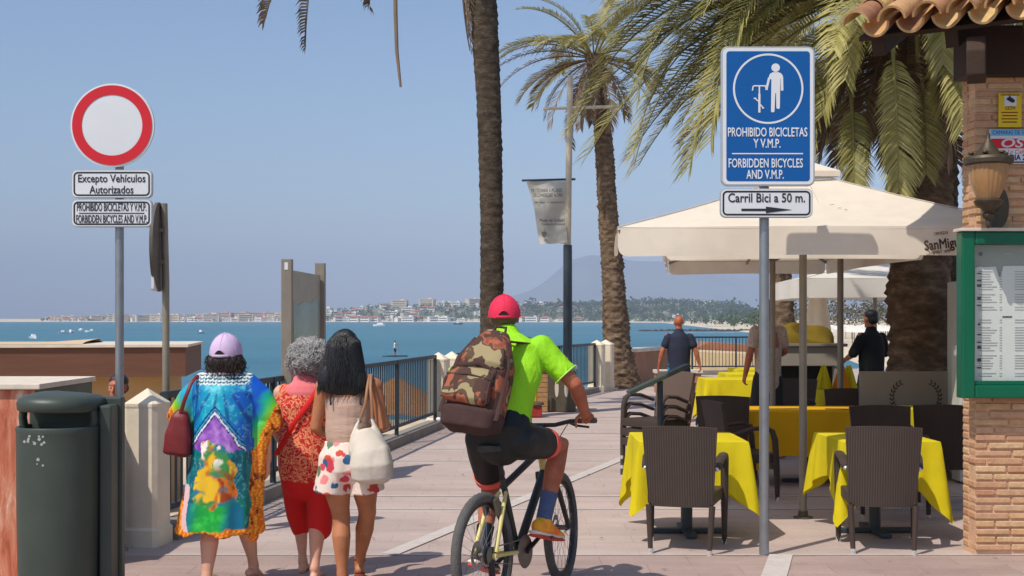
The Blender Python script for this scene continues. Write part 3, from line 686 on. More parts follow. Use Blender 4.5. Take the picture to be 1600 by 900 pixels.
# --- beach furniture seen through the bars
M['straw'] = mat('straw_thatch', S(176, 122, 66), .95, vs=14, var=.25, bump=.8, bs=30, scale=(1, 1, .3)); M['wood'] = mat('grey_wood', S(120, 96, 74), .9)
def straw_parasol(x, y, r=1.35, h=2.45, first=[None]):
    if first[0] is None:
        t = thing('straw_parasol', 'conical straw beach parasol below the railing', 'parasol', (x, y, -2.2), group='straw parasols on the beach'); q = random.Random(2)
        b = MB(); rows = []
        for i in range(9):
            k = i / 8; rows.append([Vector((math.cos(a) * (r * k + .05 + q.uniform(-.04, .06) * k), math.sin(a) * (r * k + .05), h - .75 * k - q.uniform(0, .09) * (i > 5))) for a in [2 * math.pi * j / 40 for j in range(40)]])
        b.grid(rows, True); b.build('thatch', M['straw'], t, smooth=180); MB().tube([(0, 0, -.3), (0, 0, h)], .05, n=8).build('pole', M['wood'], t); first[0] = t
    else:
        t = copy_tree(first[0]); t.location = (x, y, -2.2)
for x, y in ((-2.75, 30.5), (-5.2, 40), (.6, 40)): straw_parasol(x, y)
M['lounger'] = mat('grey_blue_lounger', S(96, 104, 112), .7)
def lounger(x, y, rz, first=[None]):
    if first[0] is None:
        t = thing('sun_lounger', 'grey sun lounger on the sand below the railing', 'sun lounger', (x, y, -2.2), rz, 'sun loungers on the beach'); 
        MB().box((0, .2, .32), (.62, 1.3, .08)).build('seat', M['lounger'], t); MB().beam((0, -.45, .34), (0, -1.0, .75), .62, .07, X).build('backrest', M['lounger'], t)
        for a in (-.27, .27):
            for c in (-.35, .75): MB().box((a, c, .14), (.05, .05, .29)).build('leg', M['wood'], t)
        first[0] = t
    else:
        t = copy_tree(first[0]); t.location = (x, y, -2.2); t.rotation_euler.z = rz
for x, y, a in ((-3.9, 29.6, .2), (-2.5, 29.3, .1), (-4.4, 32.2, .2), (-2.4, 32.0, -.2), (-4.9, 36, .3), (-1.6, 36, 0)): lounger(x, y, a)
t = thing('beach_hut', 'low beach hut with wide beige roof beyond the far railing', 'hut', (6.9, 46, -2.4))
M['hut_roof'] = mat('beige_hut_roof', S(206, 180, 138), .9, vs=2); M['hut_brown'] = mat('brown_hut_roof', S(158, 108, 80), .9, vs=2)
MB().box((0, 2, 1.1), (4, 3, 2.2)).build('wall', M['bar_wall'], t)
MB().prism([(-2.5, 0), (2.6, 0), (2.2, .55), (-1.5, .72)], (0, 0, 2.2), X, Z, (0, 4.4, 0)).build('roof', M['hut_roof'], t)
MB().prism([(-.6, 0), (3.2, 0), (2.8, .5), (.9, .62)], (0, 4.5, 2.5), X, Z, (0, 3, 0)).build('rear_roof', M['hut_brown'], t)

# --- on the water
M['boat'] = mat('white_gelcoat', S(236, 236, 236), .3, var=.03)
def hull(b, Lh, w, h):
    rows = []
    for i in range(9):
        k = i / 8; ww = w / 2 * (1 - max(0, (k - .45) / .55) ** 2) + .02; zz_ = h * (1 + .35 * k * k)
        rows.append([Vector((Lh * (k - .5), s_ * ww * f, z)) for s_, f, z in ((-1, 1, zz_), (-1, .75, .05), (0, 0, -.2), (1, .75, .05), (1, 1, zz_))])
    b.grid(rows); b.add([r[j] for r in rows for j in (0, 4)], [(2 * i, 2 * i + 2, 2 * i + 3, 2 * i + 1) for i in range(8)]); b.add(rows[0], [(0, 1, 2, 3, 4)]); return b
p = W(593, 512, 760); t = thing('motor_yacht', 'white motor yacht moored in the bay above the dark haired woman', 'boat', (p.x, p.y, SEA), 2.9)
hull(MB(), 8, 2.6, .9).build('hull', M['boat'], t); MB().prism([(-2.6, 0), (1.8, 0), (.6, 1.1), (-2.2, 1.1)], (0, -.95, 1.0), X, Z, (0, 1.9, 0)).build('cabin', M['boat'], t)
MB().prism([(-2.1, .3), (1.0, .3), (.5, .85), (-2.0, .85)], (0, -.99, 1.0), X, Z, (0, .03, 0)).build('window', M['dark_win'], t); MB().box((-.9, 0, 2.75), (2.2, 1.7, .12)).build('flybridge', M['tan_brick'], t); MB().tube([(-.9, 0, 2.0), (-.9, 0, 3.6)], .05, n=6).build('mast', M['boat'], t)
for a in ((-1.8, -.7), (-1.8, .7), (0, -.7), (0, .7)): MB().tube([(a[0], a[1], 2.05), (a[0], a[1], 2.72)], .04, n=6).build('pillar', M['boat'], t)
t = thing('small_boat', 'dark little boat lying off the shore left of the palm', 'boat', W(716, 507, 990) * 1, .1); t.location.z = SEA; hull(MB(), 7, 2.4, .9).build('hull', M['rail'], t); MB().box((-.5, 0, 1.5), (2, 1.4, 1.0)).build('cabin', M['boat'], t)
for k, (px, y) in enumerate(((100, 529 - 8), (112, 520), (126, 517), (141, 519), (313, 521), (53, 529))):
    Yb = (CH - SEA) * F / (y - HZ); o = thing('moored_dinghy', 'tiny white dinghy moored off the left shore', 'boat', ((px - 800) * Yb / F, Yb, SEA), .4 + k, 'white dinghies off the left shore'); hull(MB(), 3.2, 1.3, .5).build('hull', M['boat'], o)
    MB().box((-.4, 0, .75), (.9, .7, .5)).build('cabin', M['boat'], o)
p = G(800 + (1035 - 800), 517.5, SEA); t = thing('breakwater', 'long low dark rock breakwater off the right beach', 'breakwater', (p.x, p.y, SEA)); q = random.Random(4)
M['rock'] = mat('dark_rock', S(70, 68, 64), .9, var=.3, vs=.5); b = MB()
for k in range(150):
    x = -8 + 46 * k / 150; b.ell((x + q.uniform(-.5, .5), q.uniform(-1.2, 1.2) + x * .05, q.uniform(-.1, .25)), (q.uniform(.5, .9), q.uniform(.5, .9), q.uniform(.3, .75)), n=6, m=4)
o = b.build('rock_mass', M['rock'], t); o['kind'] = 'stuff'
M['foam'] = mat('white_foam', S(232, 238, 240), .9, vs=2, col2=S(150, 190, 200)); b = MB(); p = G(1075, 519.5, SEA)
b.add([Vector((p.x + 20 * k / 20, p.y - 4 + 5 * math.sin(k * .5) * .3 + j * (5 + 2 * math.sin(k)), SEA + .05)) for j in (0, 1) for k in range(21)], [(k, k + 1, 22 + k, 21 + k) for k in range(20)])
tag(b.build('surf_foam', M['foam'], fixn=False), kind='stuff')
# ================================================================ palms
def bark_mat(name, a, b_, c):
    m, L, p = base_mat(name); co = coords(m)
    n = noise(m, coords(m, (1, 1, 2.2)), 5, 7, .7); L.new(ramp(m, n, [(.3, a), (.5, b_), (.68, c)]), p.inputs['Base Color'])
    p.inputs['Roughness'].default_value = .95; p.inputs['Specular IOR Level'].default_value = .1
    bumpn(m, noise(m, coords(m, (1, 1, 3)), 18, 6, .7), .9, .03); return m
M['bark'] = bark_mat('palm_bark', S(72, 58, 46), S(112, 92, 74), S(150, 128, 104))
M['bark_dark'] = bark_mat('dark_palm_bark', S(54, 47, 40), S(80, 69, 58), S(108, 95, 80))
def leaf_mat(name, cols, trans=.3):
    m = island_mat(name, cols, .55, 0, ns=3); nt = m.node_tree; p = nt.nodes['Principled BSDF']; p.inputs['Specular IOR Level'].default_value = .35
    t = nt.nodes.new('ShaderNodeBsdfTranslucent'); src = p.inputs['Base Color'].links[0].from_socket; nt.links.new(src, t.inputs[0])
    x = nt.nodes.new('ShaderNodeMixShader'); x.inputs[0].default_value = trans
    nt.links.new(p.outputs[0], x.inputs[1]); nt.links.new(t.outputs[0], x.inputs[2]); nt.links.new(x.outputs[0], nt.nodes['Material Output'].inputs[0]); return m
M['frond'] = leaf_mat('palm_leaflets', [S(116, 116, 58), S(150, 146, 84), S(176, 166, 108), S(132, 128, 70)])
M['frond_pale'] = leaf_mat('pale_palm_leaflets', [S(150, 146, 80), S(178, 170, 104), S(194, 182, 122)])
M['frond_dead'] = leaf_mat('dry_palm_leaflets', [S(112, 92, 72), S(150, 126, 98), S(134, 112, 92), S(96, 82, 70)], .15)
def trunk_mesh(pts, radii, scar=.16, amp=.1, n=28, seed=1):
    """tapered trunk with rows of old leaf bases"""
    P = [Vector(p) for p in pts]; d = [0]
    for a, c in zip(P, P[1:]): d.append(d[-1] + (c - a).length)
    m = int(d[-1] / .045); rows = []
    for i in range(m + 1):
        u = d[-1] * i / m; x, y, z = (np.interp(u, d, [p[k] for p in P]) for k in range(3)); r = np.interp(u, d, radii); row = []
        for k in range(n):
            a = 2 * math.pi * k / n; pr = np.array([[math.cos(a) * 2, math.sin(a) * 2, u * 3]])
            ph = (u / scar + .5 * (int(a / (2 * math.pi) * 14) % 2)) % 1.0
            bump = amp * (1 - ph) ** 1.6 * (.35 + 1.3 * vnoise(np.array([[math.cos(a) * 3, math.sin(a) * 3, math.floor(u / scar) * 1.7]]), seed)[0])
            q = r * (1 + bump + .12 * (fbm(pr, 3, seed)[0] - .5)); row.append(Vector((x + q * math.cos(a), y + q * math.sin(a), z)))
        rows.append(row)
    b = MB(); b.grid(rows, True); b.f.append(tuple(range(n - 1, -1, -1))); b.f.append(tuple((m) * n + k for k in range(n))); return b
def frond(b, base, az, el, length, droop, ll=.42, n=46, r=None, twist=0, dense=1, wid=.016, sag=.35, stem=.022, stemb=None):
    """feather leaf: arching midrib and two combs of narrow leaflets"""
    r = r or rng; p = Vector(base); pts = []; m = 22; h = Vector((math.cos(az), math.sin(az), 0))
    for i in range(m + 1):
        k = i / m; e = el - droop * (k ** 1.25); d = h * math.cos(e) + Z * math.sin(e); pts.append((p.copy(), d.copy())); p += d * (length / m)
    (stemb or b).tube([q[0] for q in pts], [stem * (1 - .8 * i / m) for i in range(m + 1)], n=5)
    side = Vector((-h.y, h.x, 0)); side = (Matrix.Rotation(twist, 3, h) @ side)
    for i in range(n):
        k = .14 + .86 * (i / (n - 1)) ** .92; j = min(m - 1, int(k * m)); f = k * m - j; o = pts[j][0].lerp(pts[j + 1][0] if j < m else pts[j][0], f); d = pts[j][1]
        up = side.cross(d).normalized(); up = up if up.z > 0 else -up
        L_ = ll * (math.sin(math.pi * min(1, (k - .10) * 1.02)) ** .55 * .85 + .18) * r.uniform(.85, 1.1)
        for sg in (-1, 1):
            if r.random() > dense: continue
            fw = .45 + .55 * k; v = (side * sg * (1 - .35 * k) + d * fw + up * (.34 + r.uniform(-.12, .12))).normalized()
            v2 = (v - Z * sag * r.uniform(.6, 1.5)).normalized(); wv = v.cross(up).normalized() * wid * r.uniform(.8, 1.15)
            a = o; c = a + v * L_ * .5; e = c + v2 * L_ * .5
            b.add([a - wv * .5, a + wv * .5, c + wv * .8, c - wv * .8, e], [(0, 1, 2, 3), (3, 2, 4)])
def crown(name_list, root, c, spec, seed, rscale=1):
    """spec: rows of (count, elevation range, length range, droop, material key, density)"""
    r = random.Random(seed); mats = {}
    for cnt, e0, e1, l0, l1, dr, key, dense, ll in spec:
        b = mats.setdefault(key, MB())
        for q in range(cnt):
            az = 2 * math.pi * (q + r.uniform(-.35, .35)) / cnt + r.random() * .3; el = R(r.uniform(e0, e1))
            st = Vector(c) + Vector((math.cos(az), math.sin(az), 0)) * .12 * rscale + Z * .2 * math.sin(el)
            frond(b, st, az, el, r.uniform(l0, l1), R(dr + r.uniform(-12, 12)), ll * r.uniform(.85, 1.1), 62, r, r.uniform(-.3, .3), dense)
    return mats
def palm(label, base, pts, radii, c, spec, seed, bark='bark', extra=None, scar=.16, amp=.1):
    t = thing('palm_tree', label, 'palm tree', base, group=None); B = Vector(base)
    trunk_mesh([Vector(p) - B for p in pts], radii, scar, amp, seed=seed).build('trunk', M[bark], t, smooth=70)
    ms = crown(None, t, Vector(c) - B, spec, seed)
    if extra: extra(ms, B)
    for key, b in ms.items(): b.build({'frond': 'crown', 'frond_pale': 'pale_fronds', 'frond_dead': 'dry_fronds'}[key], M[key], t, fixn=False)
    return t
# tall trunk left of the lamp mast, its head above the picture
Yp = 21.0; pts = [W(771, 655, Yp), W(769, 480, Yp), W(768, 330, Yp), W(764, 160, Yp), W(756, 20, Yp), W(748, -140, Yp)]
def ex(ms, B):
    b = ms.setdefault('frond_dead', MB()); c = Vector(pts[-1]) - B
    for px, y, ln, el in ((500, -110, 1.95, -78), (462, -110, 1.6, -66), (586, -80, 1.0, -80)):
        e = W(px, y, Yp) - B; b.tube([c, c.lerp(e, .5) + Z * .5, e + Z * .12, e], [.03, .025, .02, .018], n=5); frond(b, e, R(180), R(el), ln, R(12), .26, 34, rng, 1.2, .9, sag=1.1, wid=.026)
    for k in range(26):
        a = R(185 + rng.uniform(-50, 50)); o = c + Vector((math.cos(a) * .27, math.sin(a) * .27, .05)); frond(b, o, a, R(-87), rng.uniform(1.1, 2.4), R(14), .22, 20, rng, 0, .6, sag=1.2)
    b.tube([W(617, -60, Yp) - B, W(618, 20, Yp) - B, W(620, 80, Yp) - B, W(626, 136, Yp) - B], [.035, .034, .03, .02], n=6)
palm('tall dark palm trunk rising just behind the cyclist with its crown out of sight', pts[0], pts, [.24, .185, .18, .195, .215, .225], pts[-1], [(30, 38, 82, 2.2, 2.9, 45, 'frond', 1, .45)], 21, 'bark_dark', ex, .13, .09)
# leaning palm with full head
Yp = 30.6; c2 = W(928, 92, Yp); pts = [W(972, 606, Yp), W(964, 540, Yp), W(957, 420, Yp), W(950, 330, Yp), W(943, 220, Yp), W(934, 130, Yp), W(929, 85, Yp)]
def ex(ms, B):
    b = ms.setdefault('frond_dead', MB()); c = c2 - B
    for az, el, L_, dr in ((180, 18, 2.4, 55), (188, 8, 2.5, 62), (172, 30, 2.5, 70), (200, -10, 2.0, 72), (215, -30, 2.2, 55), (175, -25, 1.9, 60), (330, -38, 1.8, 50), (350, -15, 2.0, 70), (10, 5, 2.2, 70), (262, -62, 1.7, 25), (300, -70, 1.6, 18), (240, -55, 1.9, 30)):
        frond(b, c, R(az), R(el), L_, R(dr), .36, 36, rng, 0, .85, sag=1.1, wid=.02)
    g = ms.setdefault('frond', MB())
    b2 = MB(); 
palm('leaning rough barked palm with green head beside the paired white pillars', pts[0], pts, [.42, .30, .24, .215, .195, .17, .22], c2, [(17, 20, 80, 1.9, 2.5, 72, 'frond', .95, .38), (8, -5, 25, 2.0, 2.5, 62, 'frond_pale', .95, .36), (9, -45, -5, 1.5, 2.2, 50, 'frond_dead', .8, .34)], 32, 'bark', ex, .17, .2)
# stout palm over the terrace
Yp = 14.2; c3 = W(1425, -8, 13.9); pts = [W(1438, 700, Yp), W(1437, 560, Yp), W(1437, 420, Yp), W(1438, 250, Yp), W(1428, 90, Yp), W(1425, 0, Yp)]
def ex(ms, B):
    c = c3 - B; r = random.Random(8)
    g, pl, dd = ms.setdefault('frond', MB()), ms.setdefault('frond_pale', MB()), ms.setdefault('frond_dead', MB())
    # long leaves sweeping out to the left over the sign
    for az, el, L_, dr, key in ((186, 26, 3.4, 62, g), (192, 20, 3.6, 78, g), (178, 34, 3.5, 88, g), (200, 16, 3.5, 92, g), (172, 12, 3.3, 70, g), (184, 6, 3.3, 74, g), (196, 2, 3.2, 72, pl), (206, 8, 3.3, 96, pl), (190, 40, 3.6, 92, g),
                                (168, 2, 3.0, 66, g), (182, -6, 3.0, 62, pl), (214, 18, 3.2, 100, g), (160, 22, 3.2, 80, g), (204, -8, 2.9, 60, pl), (176, 50, 3.4, 80, g), (196, 56, 3.3, 76, g), (220, 40, 3.2, 95, g), (188, 14, 3.7, 70, g), (180, 20, 3.7, 70, pl), (194, 30, 3.7, 84, g), (187, -4, 4.1, 58, g), (181, 4, 4.2, 66, pl), (193, 0, 4.0, 80, g), (199, 6, 4.1, 88, pl), (184, 12, 4.3, 84, g), (190, -14, 3.7, 48, pl), (206, -2, 3.8, 84, g), (178, -10, 3.6, 52, g), (196, -18, 3.4, 50, pl), (212, 4, 3.7, 92, g), (203, 20, 4.1, 104, g)):
        frond(key, c + Vector((-.1, 0, .1)), R(az), R(el), L_, R(dr), .46, 84, r, r.uniform(-.3, .3), 1, wid=.0145)
    for az, el, L_, dr, key in ((262, 10, 2.35, 100, pl), (232, 0, 2.3, 80, pl), (246, 22, 2.7, 105, g), (222, -18, 2.3, 56, g), (285, 14, 2.1, 100, pl), (228, -40, 2.2, 40, dd), (205, -38, 2.2, 40, dd), (190, -46, 2.2, 34, dd), (215, -55, 2.0, 26, dd), (240, -50, 2.1, 30, dd), (255, 35, 2.6, 110, g), (272, 30, 2.5, 115, g)):
        frond(key, c, R(az), R(el), L_, R(dr), .44, 78, r, 0, 1, wid=.015)
_ex3 = ex
def ex(ms, B):
    _ex3(ms, B); c = c3 - B; g, pl = ms['frond'], ms['frond_pale']; r = random.Random(3)
    for px, py, Yq, ln, ll, key, nn in ((1394, 62, 12.5, 1.52, .36, pl, 74), (1466, 70, 12.7, .68, .27, pl, 44), (1330, 150, 12.9, 1.0, .3, g, 50), (1440, 120, 12.9, 1.0, .3, g, 50)):
        e = W(px, py, Yq) - B; key.tube([c, c.lerp(e, .5) + Z * .35, e + Z * .1 + V0(0, .12, 0), e], [.03, .028, .024, .022], n=6)
        frond(key, e, R(268), R(-76), ln, R(12), ll, int(nn * .95), r, 0, .95, sag=.3, wid=.0125)
V0 = lambda *a: Vector(a)
palm('stout dark palm on the terrace whose green leaves hang over the cream umbrella', pts[0], pts, [.36, .32, .31, .33, .38, .4], c3, [(30, 0, 75, 2.6, 3.3, 80, 'frond', 1, .45), (11, -60, -30, 1.5, 2.1, 35, 'frond_dead', .9, .4), (14, -25, 20, 2.4, 3.0, 70, 'frond_pale', 1, .44)], 43, 'bark', ex, .17, .17)
Yp = 16.2; c4 = W(1470, 60, Yp); pts = [W(1478, 660, Yp), W(1474, 400, Yp), W(1472, 200, Yp), W(1470, 70, Yp)]
palm('narrower dark palm trunk squeezed between the stout palm and the brick wall', pts[0], pts, [.2, .18, .17, .19], c4, [(18, 0, 70, 2.0, 2.6, 85, 'frond', 1, .42), (10, -40, 0, 1.6, 2.0, 50, 'frond_dead', .9, .36)], 54, 'bark_dark', None, .14, .16)
Yp = 22.5; c5 = W(1215, 150, Yp); pts = [W(1232, 640, Yp), W(1224, 500, Yp), W(1219, 400, Yp), W(1215, 160, Yp)]
palm('thin palm trunk seen under the umbrella behind the buffet counter', pts[0], pts, [.24, .18, .16, .16], c5, [(22, 0, 75, 2.0, 2.6, 85, 'frond', 1, .42), (8, -40, 0, 1.6, 2.0, 50, 'frond_dead', .9, .36)], 65, 'bark', None, .16, .18)

# ================================================================ the brick corner of the restaurant
M['brick'] = island_mat('handmade_brick', [S(196, 152, 118), S(206, 166, 130), S(188, 138, 108), S(212, 178, 138), S(204, 162, 118)], .9, .6, 40, 14)
M['mortar'] = mat('salmon_mortar', S(212, 168, 134), .95, vs=8, var=.15, bump=.5, bs=60)
t = thing('brick_building', 'brick restaurant corner with terracotta eave at the right edge', 'building', (3.228, 8.92, 0))
MB().box((1.1, .127, 1.7), (2.2 - .008, .25 - .018, 3.4)).build('wall_core', M['mortar'], t)
b = MB(); q = random.Random(12); rowh = .0545
for i in range(62):
    z = .03 + i * rowh; x = -.002 - (.13 if i % 2 else 0) + q.uniform(-.02, .02); lean = -.008 * z / 3.3
    while x < 2.0:
        L_ = .235 * q.uniform(.9, 1.12); x0 = max(x, 0 + q.uniform(-.006, .006)); x1 = x + L_
        if x1 - x0 > .04:
            hh = rowh - .015 + q.uniform(-.004, .003); b.box(((x0 + x1) / 2 + lean, .06 + q.uniform(-.006, .005), z + rowh / 2), (x1 - x0, .128, hh), q.uniform(-.01, .01))
        x = x1 + .014
    for yy in (.19,): b.box((.05 + lean, yy, z + rowh / 2), (.1, .11, rowh - .015))
o = b.build('wall', M['brick'], t, bevel=.006); o['kind'] = 'stuff'
M['tile'] = island_mat('terracotta_roof_tile', [S(196, 152, 104), S(214, 184, 128), S(172, 122, 90), S(206, 164, 114), S(156, 110, 84)], .85, .5, 30, 9)
M['dark_wood'] = mat('dark_stained_timber', S(58, 40, 28), .8, vs=4, var=.25, bump=.3)
E0 = W(1338, 38, 8.75) - Vector((3.228, 8.92, 0)); ed = Vector((.84, -.54, 0)).normalized(); up = Vector((.50, .74, .40)).normalized()
def barrel(o, d, ln, r0, r1, flip, th=.016):
    s_ = ed; nn = s_.cross(d).normalized(); nn = nn if nn.z > 0 else -nn; vs = []; n = 12
    for k, rr_ in ((0, r0), (1, r1)):
        for tt in (0, th):
            for j in range(n + 1):
                a = math.pi * j / n; rq = rr_ - tt; vs.append(o + d * ln * k + s_ * (math.cos(a) * rq) + nn * (math.sin(a) * rq * (-1 if flip else 1)))
    m = n + 1; fs = []
    for j in range(n):
        fs += [(j, j + 1, 2 * m + j + 1, 2 * m + j), (m + j, 3 * m + j, 3 * m + j + 1, m + j + 1), (j, m + j, m + j + 1, j + 1), (2 * m + j, 2 * m + j + 1, 3 * m + j + 1, 3 * m + j)]
    fs += [(0, 2 * m, 3 * m, m), (n, m + n, 3 * m + n, 2 * m + n)]
    return vs, fs
b = MB(); nrm = ed.cross(up); nrm = nrm if nrm.z > 0 else -nrm
for i in range(9):
    for j in range(5):
        o = E0 + ed * (.235 * i) + up * (.36 * j) + nrm * (.012 * j % .02); b.add(*barrel(o + ed * q.uniform(-.01, .01), up, .46, .098, .078, False))
        b.add(*barrel(o + ed * .1175 - nrm * .015 + up * .03, up, .46, .095, .08, True))
rf = b.build('roof', M['tile'], t, smooth=40); rf['kind'] = 'stuff'
a0 = E0 + up * .16 - nrm * .125 - ed * .05; MB().prism([(0, 0), (2.3, 0), (2.3, 1.9), (0, 1.9)], a0, ed, up, -nrm * .03).build('soffit', M['dark_wood'], t)
for k in range(5): MB().beam(a0 + ed * (.12 + .5 * k) - nrm * .09 + up * .02, a0 + ed * (.12 + .5 * k) - nrm * .09 + up * 1.6, .09, .12, ed).build('rafter', M['dark_wood'], t, bevel=.006)
br = [(0, 0), (.62, 0), (.62, -.08), (.44, -.10), (.30, -.17), (.20, -.26), (.08, -.30), (-.04, -.26), (-.06, -.1)]
MB().prism(br, (-.21, -.42, 3.52), Vector((.35, .9, 0)).normalized(), Z, Vector((.9, -.35, 0)).normalized() * .12).build('eave_bracket', M['dark_wood'], t, bevel=.01)
MB().beam((-.1, .02, 3.5), (2.2, .02, 3.5), .34, .26, Z).build('wall_plate', M['dark_wood'], t)
# --- menu case
s = 8.82 / F; t = thing('menu_case', 'green framed menu case on the brick wall', 'menu board', (0, 0, 0)); t.location = W(1500, 622, 8.82); o0 = t.location
Pm = lambda x, y, dy=0: W(x, y, 8.82) - o0 + Vector((0, dy, 0))
M['green'] = mat('glossy_green_paint', S(0, 92, 62), .3, var=.1, vs=3)
fw = 240 * s; fh = 260 * s
M['paper'] = mat('white_menu_paper', S(226, 226, 222), .8, vs=2, var=.03); M['case_grey'] = mat('grey_case_lining', S(150, 150, 146), .8, vs=3); M['print'] = mat('menu_print', S(168, 168, 168), .8); M['dark_print'] = mat('menu_heading_print', S(56, 58, 60), .8)
MB().box((fw / 2, .075, fh / 2), (fw - .02, .03, fh - .02)).build('back', M['case_grey'], t)
for nm, c, d in (('frame_stile', (.045, .02, fh / 2), (.09, .12, fh)), ('frame_stile', (fw - .045, .02, fh / 2), (.09, .12, fh)), ('frame_rail', (fw / 2, .02, .045), (fw - .182, .118, .09)), ('frame_rail', (fw / 2, .02, fh - .045), (fw - .182, .118, .09))): MB().box(c, d).build(nm, M['green'], t, bevel=.012)
MB().box((fw / 2, .015, fh + .012), (fw + .03, .16, .022)).build('top_cap', M['slab'], t, bevel=.004); MB().box((fw / 2, .0, .105), (fw - .18, .03, .03)).build('inner_bead', M['green'], t, bevel=.005)
pp = MB().prism([(0, 0), (118 * s, 0), (118 * s, 182 * s), (45 * s, 182 * s), (41 * s, 165 * s), (38 * s, 165 * s), (33 * s, 181 * s), (14 * s, 180 * s), (10 * s, 181 * s), (1 * s, 179 * s)], Pm(1527, 597, .052), X, Z, (0, -.002, 0)).build('menu_sheet', M['paper'], t)
q = random.Random(9); pr, dk = MB(), MB()
for y in range(424, 592, 4):
    if 486 < y < 500 or q.random() < .12: continue
    for x0, w0 in ((1533, q.uniform(18, 30)), (1566, 4), (1590, q.uniform(14, 26)), (1622, 4)): pr.box(Pm(x0 + w0 / 2, y, .0485), (w0 * s, .001, 1.3 * s))
for y, w0, h0 in ((427, 7, 2), (438, 7, 2), (446, 7, 4), (466, 6, 5), (477, 7, 2), (507, 4, 3), (523, 6, 2), (535, 7, 2), (543, 6, 5), (563, 6, 5), (575, 7, 2)): dk.box(Pm(1534, y, .0475), (w0 * s, .001, h0 * s))
dk.box(Pm(1578, 495, .0475), (15 * s, .001, 2 * s)); pr.build('printed_rows', M['print'], pp)['kind'] = 'stuff'; dk.build('printed_headings', M['dark_print'], pp)['kind'] = 'stuff'
MB().lathe([(.014, 0), (.014, .004)], Pm(1537, 396, .058), 20, TOCAM).build('case_emblem', M['dark_print'], t); MB().box(Pm(1580, 396, .058), (14 * s, .002, 2 * s)).build('case_heading', M['print'], t)
g = bpy.data.materials.new('case_glass'); g.use_nodes = True; nt = g.node_tree; nt.nodes.remove(nt.nodes['Principled BSDF'])
a, c, f, x = (nt.nodes.new(k) for k in ('ShaderNodeBsdfTransparent', 'ShaderNodeBsdfGlossy', 'ShaderNodeFresnel', 'ShaderNodeMixShader')); c.inputs['Roughness'].default_value = .03; a.inputs[0].default_value = (.96, .97, .96, 1)
x.inputs[0].default_value = .05; nt.links.new(a.outputs[0], x.inputs[1]); nt.links.new(c.outputs[0], x.inputs[2]); nt.links.new(x.outputs[0], nt.nodes['Material Output'].inputs[0]); M['glass'] = g
MB().box((fw / 2, .012, fh / 2), (fw - .17, .004, fh - .17)).build('glass_pane', g, t)
# --- wall lantern
t = thing('wall_lantern', 'bronze wall lantern with amber fluted glass above the menu case', 'lantern', W(1544, 290, 8.62)); s = 8.62 / F
M['bronze'] = mat('weathered_bronze', S(84, 74, 60), .5, .5, var=.2, vs=20, bump=.2); M['amber'] = mat('amber_fluted_glass', S(196, 150, 100), .15, var=.15, vs=10, scale=(1, 1, .1)); 
z = lambda y: (290 - y) * s
pr = [(.001, 207), (.012, 209), (.014, 218), (.03, 222), (.045, 228), (.07, 236), (.10, 243), (.155, 246), (.165, 250), (.16, 256), (.14, 258)]
MB().lathe([(r * 1.0, z(y)) for r, y in pr[::-1]], n=32).build('cap', M['bronze'], t, smooth=40)
rows = []
for y, r in ((258, .128), (266, .127), (280, .118), (295, .098), (308, .072), (314, .06)):
    rows.append([Vector((math.cos(a) * r * (1 + .035 * (j % 2)), math.sin(a) * r * (1 + .035 * (j % 2)), z(y))) for j, a in enumerate([2 * math.pi * j / 48 for j in range(48)])])
M['amber'].node_tree.nodes['Principled BSDF'].inputs['Transmission Weight'].default_value = .35
MB().grid(rows, True).build('glass_bowl', M['amber'], t, smooth=20)
MB().lathe([(r, z(y)) for r, y in ((.001, 357), (.012, 355), (.02, 348), (.014, 344), (.035, 340), (.04, 336), (.03, 332), (.05, 326), (.085, 320), (.095, 314), (.075, 311))], n=24).build('base', M['bronze'], t, smooth=40)
MB().lathe([(.035, z(314)), (.035, z(302)), (.028, z(296))], n=12).build('lamp_holder', M['bin_dark'], t, smooth=40)
for k in range(6):
    a = k * math.pi / 3; MB().ell((math.cos(a) * .115, math.sin(a) * .115, z(240)), (.022, .022, .012), n=8, m=6).build('cap_ornament', M['bronze'], t, smooth=60)
MB().tube([(0, 0, z(326)), (.06, .1, z(322)), (.14, .22, z(322)), (.17, .3, z(316))], .016, n=10).build('arm', M['bronze'], t, smooth=60)
MB().lathe([(.001, 0), (.07, 0), (.08, .01), (.08, .02)], (.17, .30, z(318)), 32, TOCAM, sx=1, sy=1.9).build('wall_plate', M['bronze'], t, smooth=40)
# --- notices on the wall
s = 8.9 / F; M['yellow_sheet'] = mat('yellow_notice', S(226, 190, 20), .5, var=.05); M['dark_red'] = mat('dark_red_print', S(120, 40, 20), .7); M['pale_blue'] = mat('pale_blue_print', S(120, 178, 214), .5, var=.04); M['navy'] = mat('navy_print', S(20, 40, 90), .6); M['plaque_red'] = mat('red_print', S(214, 20, 36), .5, var=.04)
t = thing('camera_notice', 'yellow notice with a camera picture on the brick wall under the eave', 'notice', W(1578, 172, 8.90)); P5 = lambda x, y, dy=0: W(x, y, 8.9) - W(1578, 172, 8.9) + Vector((0, dy, 0))
o = MB().box((0, 0, 0), (36 * s, .012, 54 * s)).build('sheet', M['yellow_sheet'], t, bevel=.003); MB().box(P5(1578, 158, -.008), (19 * s, .002, 16 * s)).build('white_square', M['sign_white'], o)
MB().prism([(-.028, .012), (-.006, .026), (.028, .004), (.03, -.012), (.012, -.018), (-.024, .002)], P5(1578, 157, -.0105), X, Z, (0, -.001, 0)).build('camera_picture', M['ink'], o); MB().beam(P5(1577, 150, -.011), P5(1577.5, 155, -.011), .008, .002).build('camera_mount', M['ink'], o)
text('ZONA VIDEOVIGILADA', .02, 'lettering', M['dark_red'], o, P5(1578, 148.4, -.007), X, Z, width=30 * s); text('CCTV', .03, 'lettering', M['dark_red'], o, P5(1578, 169.5, -.007), X, Z, width=16 * s, bold=.02)
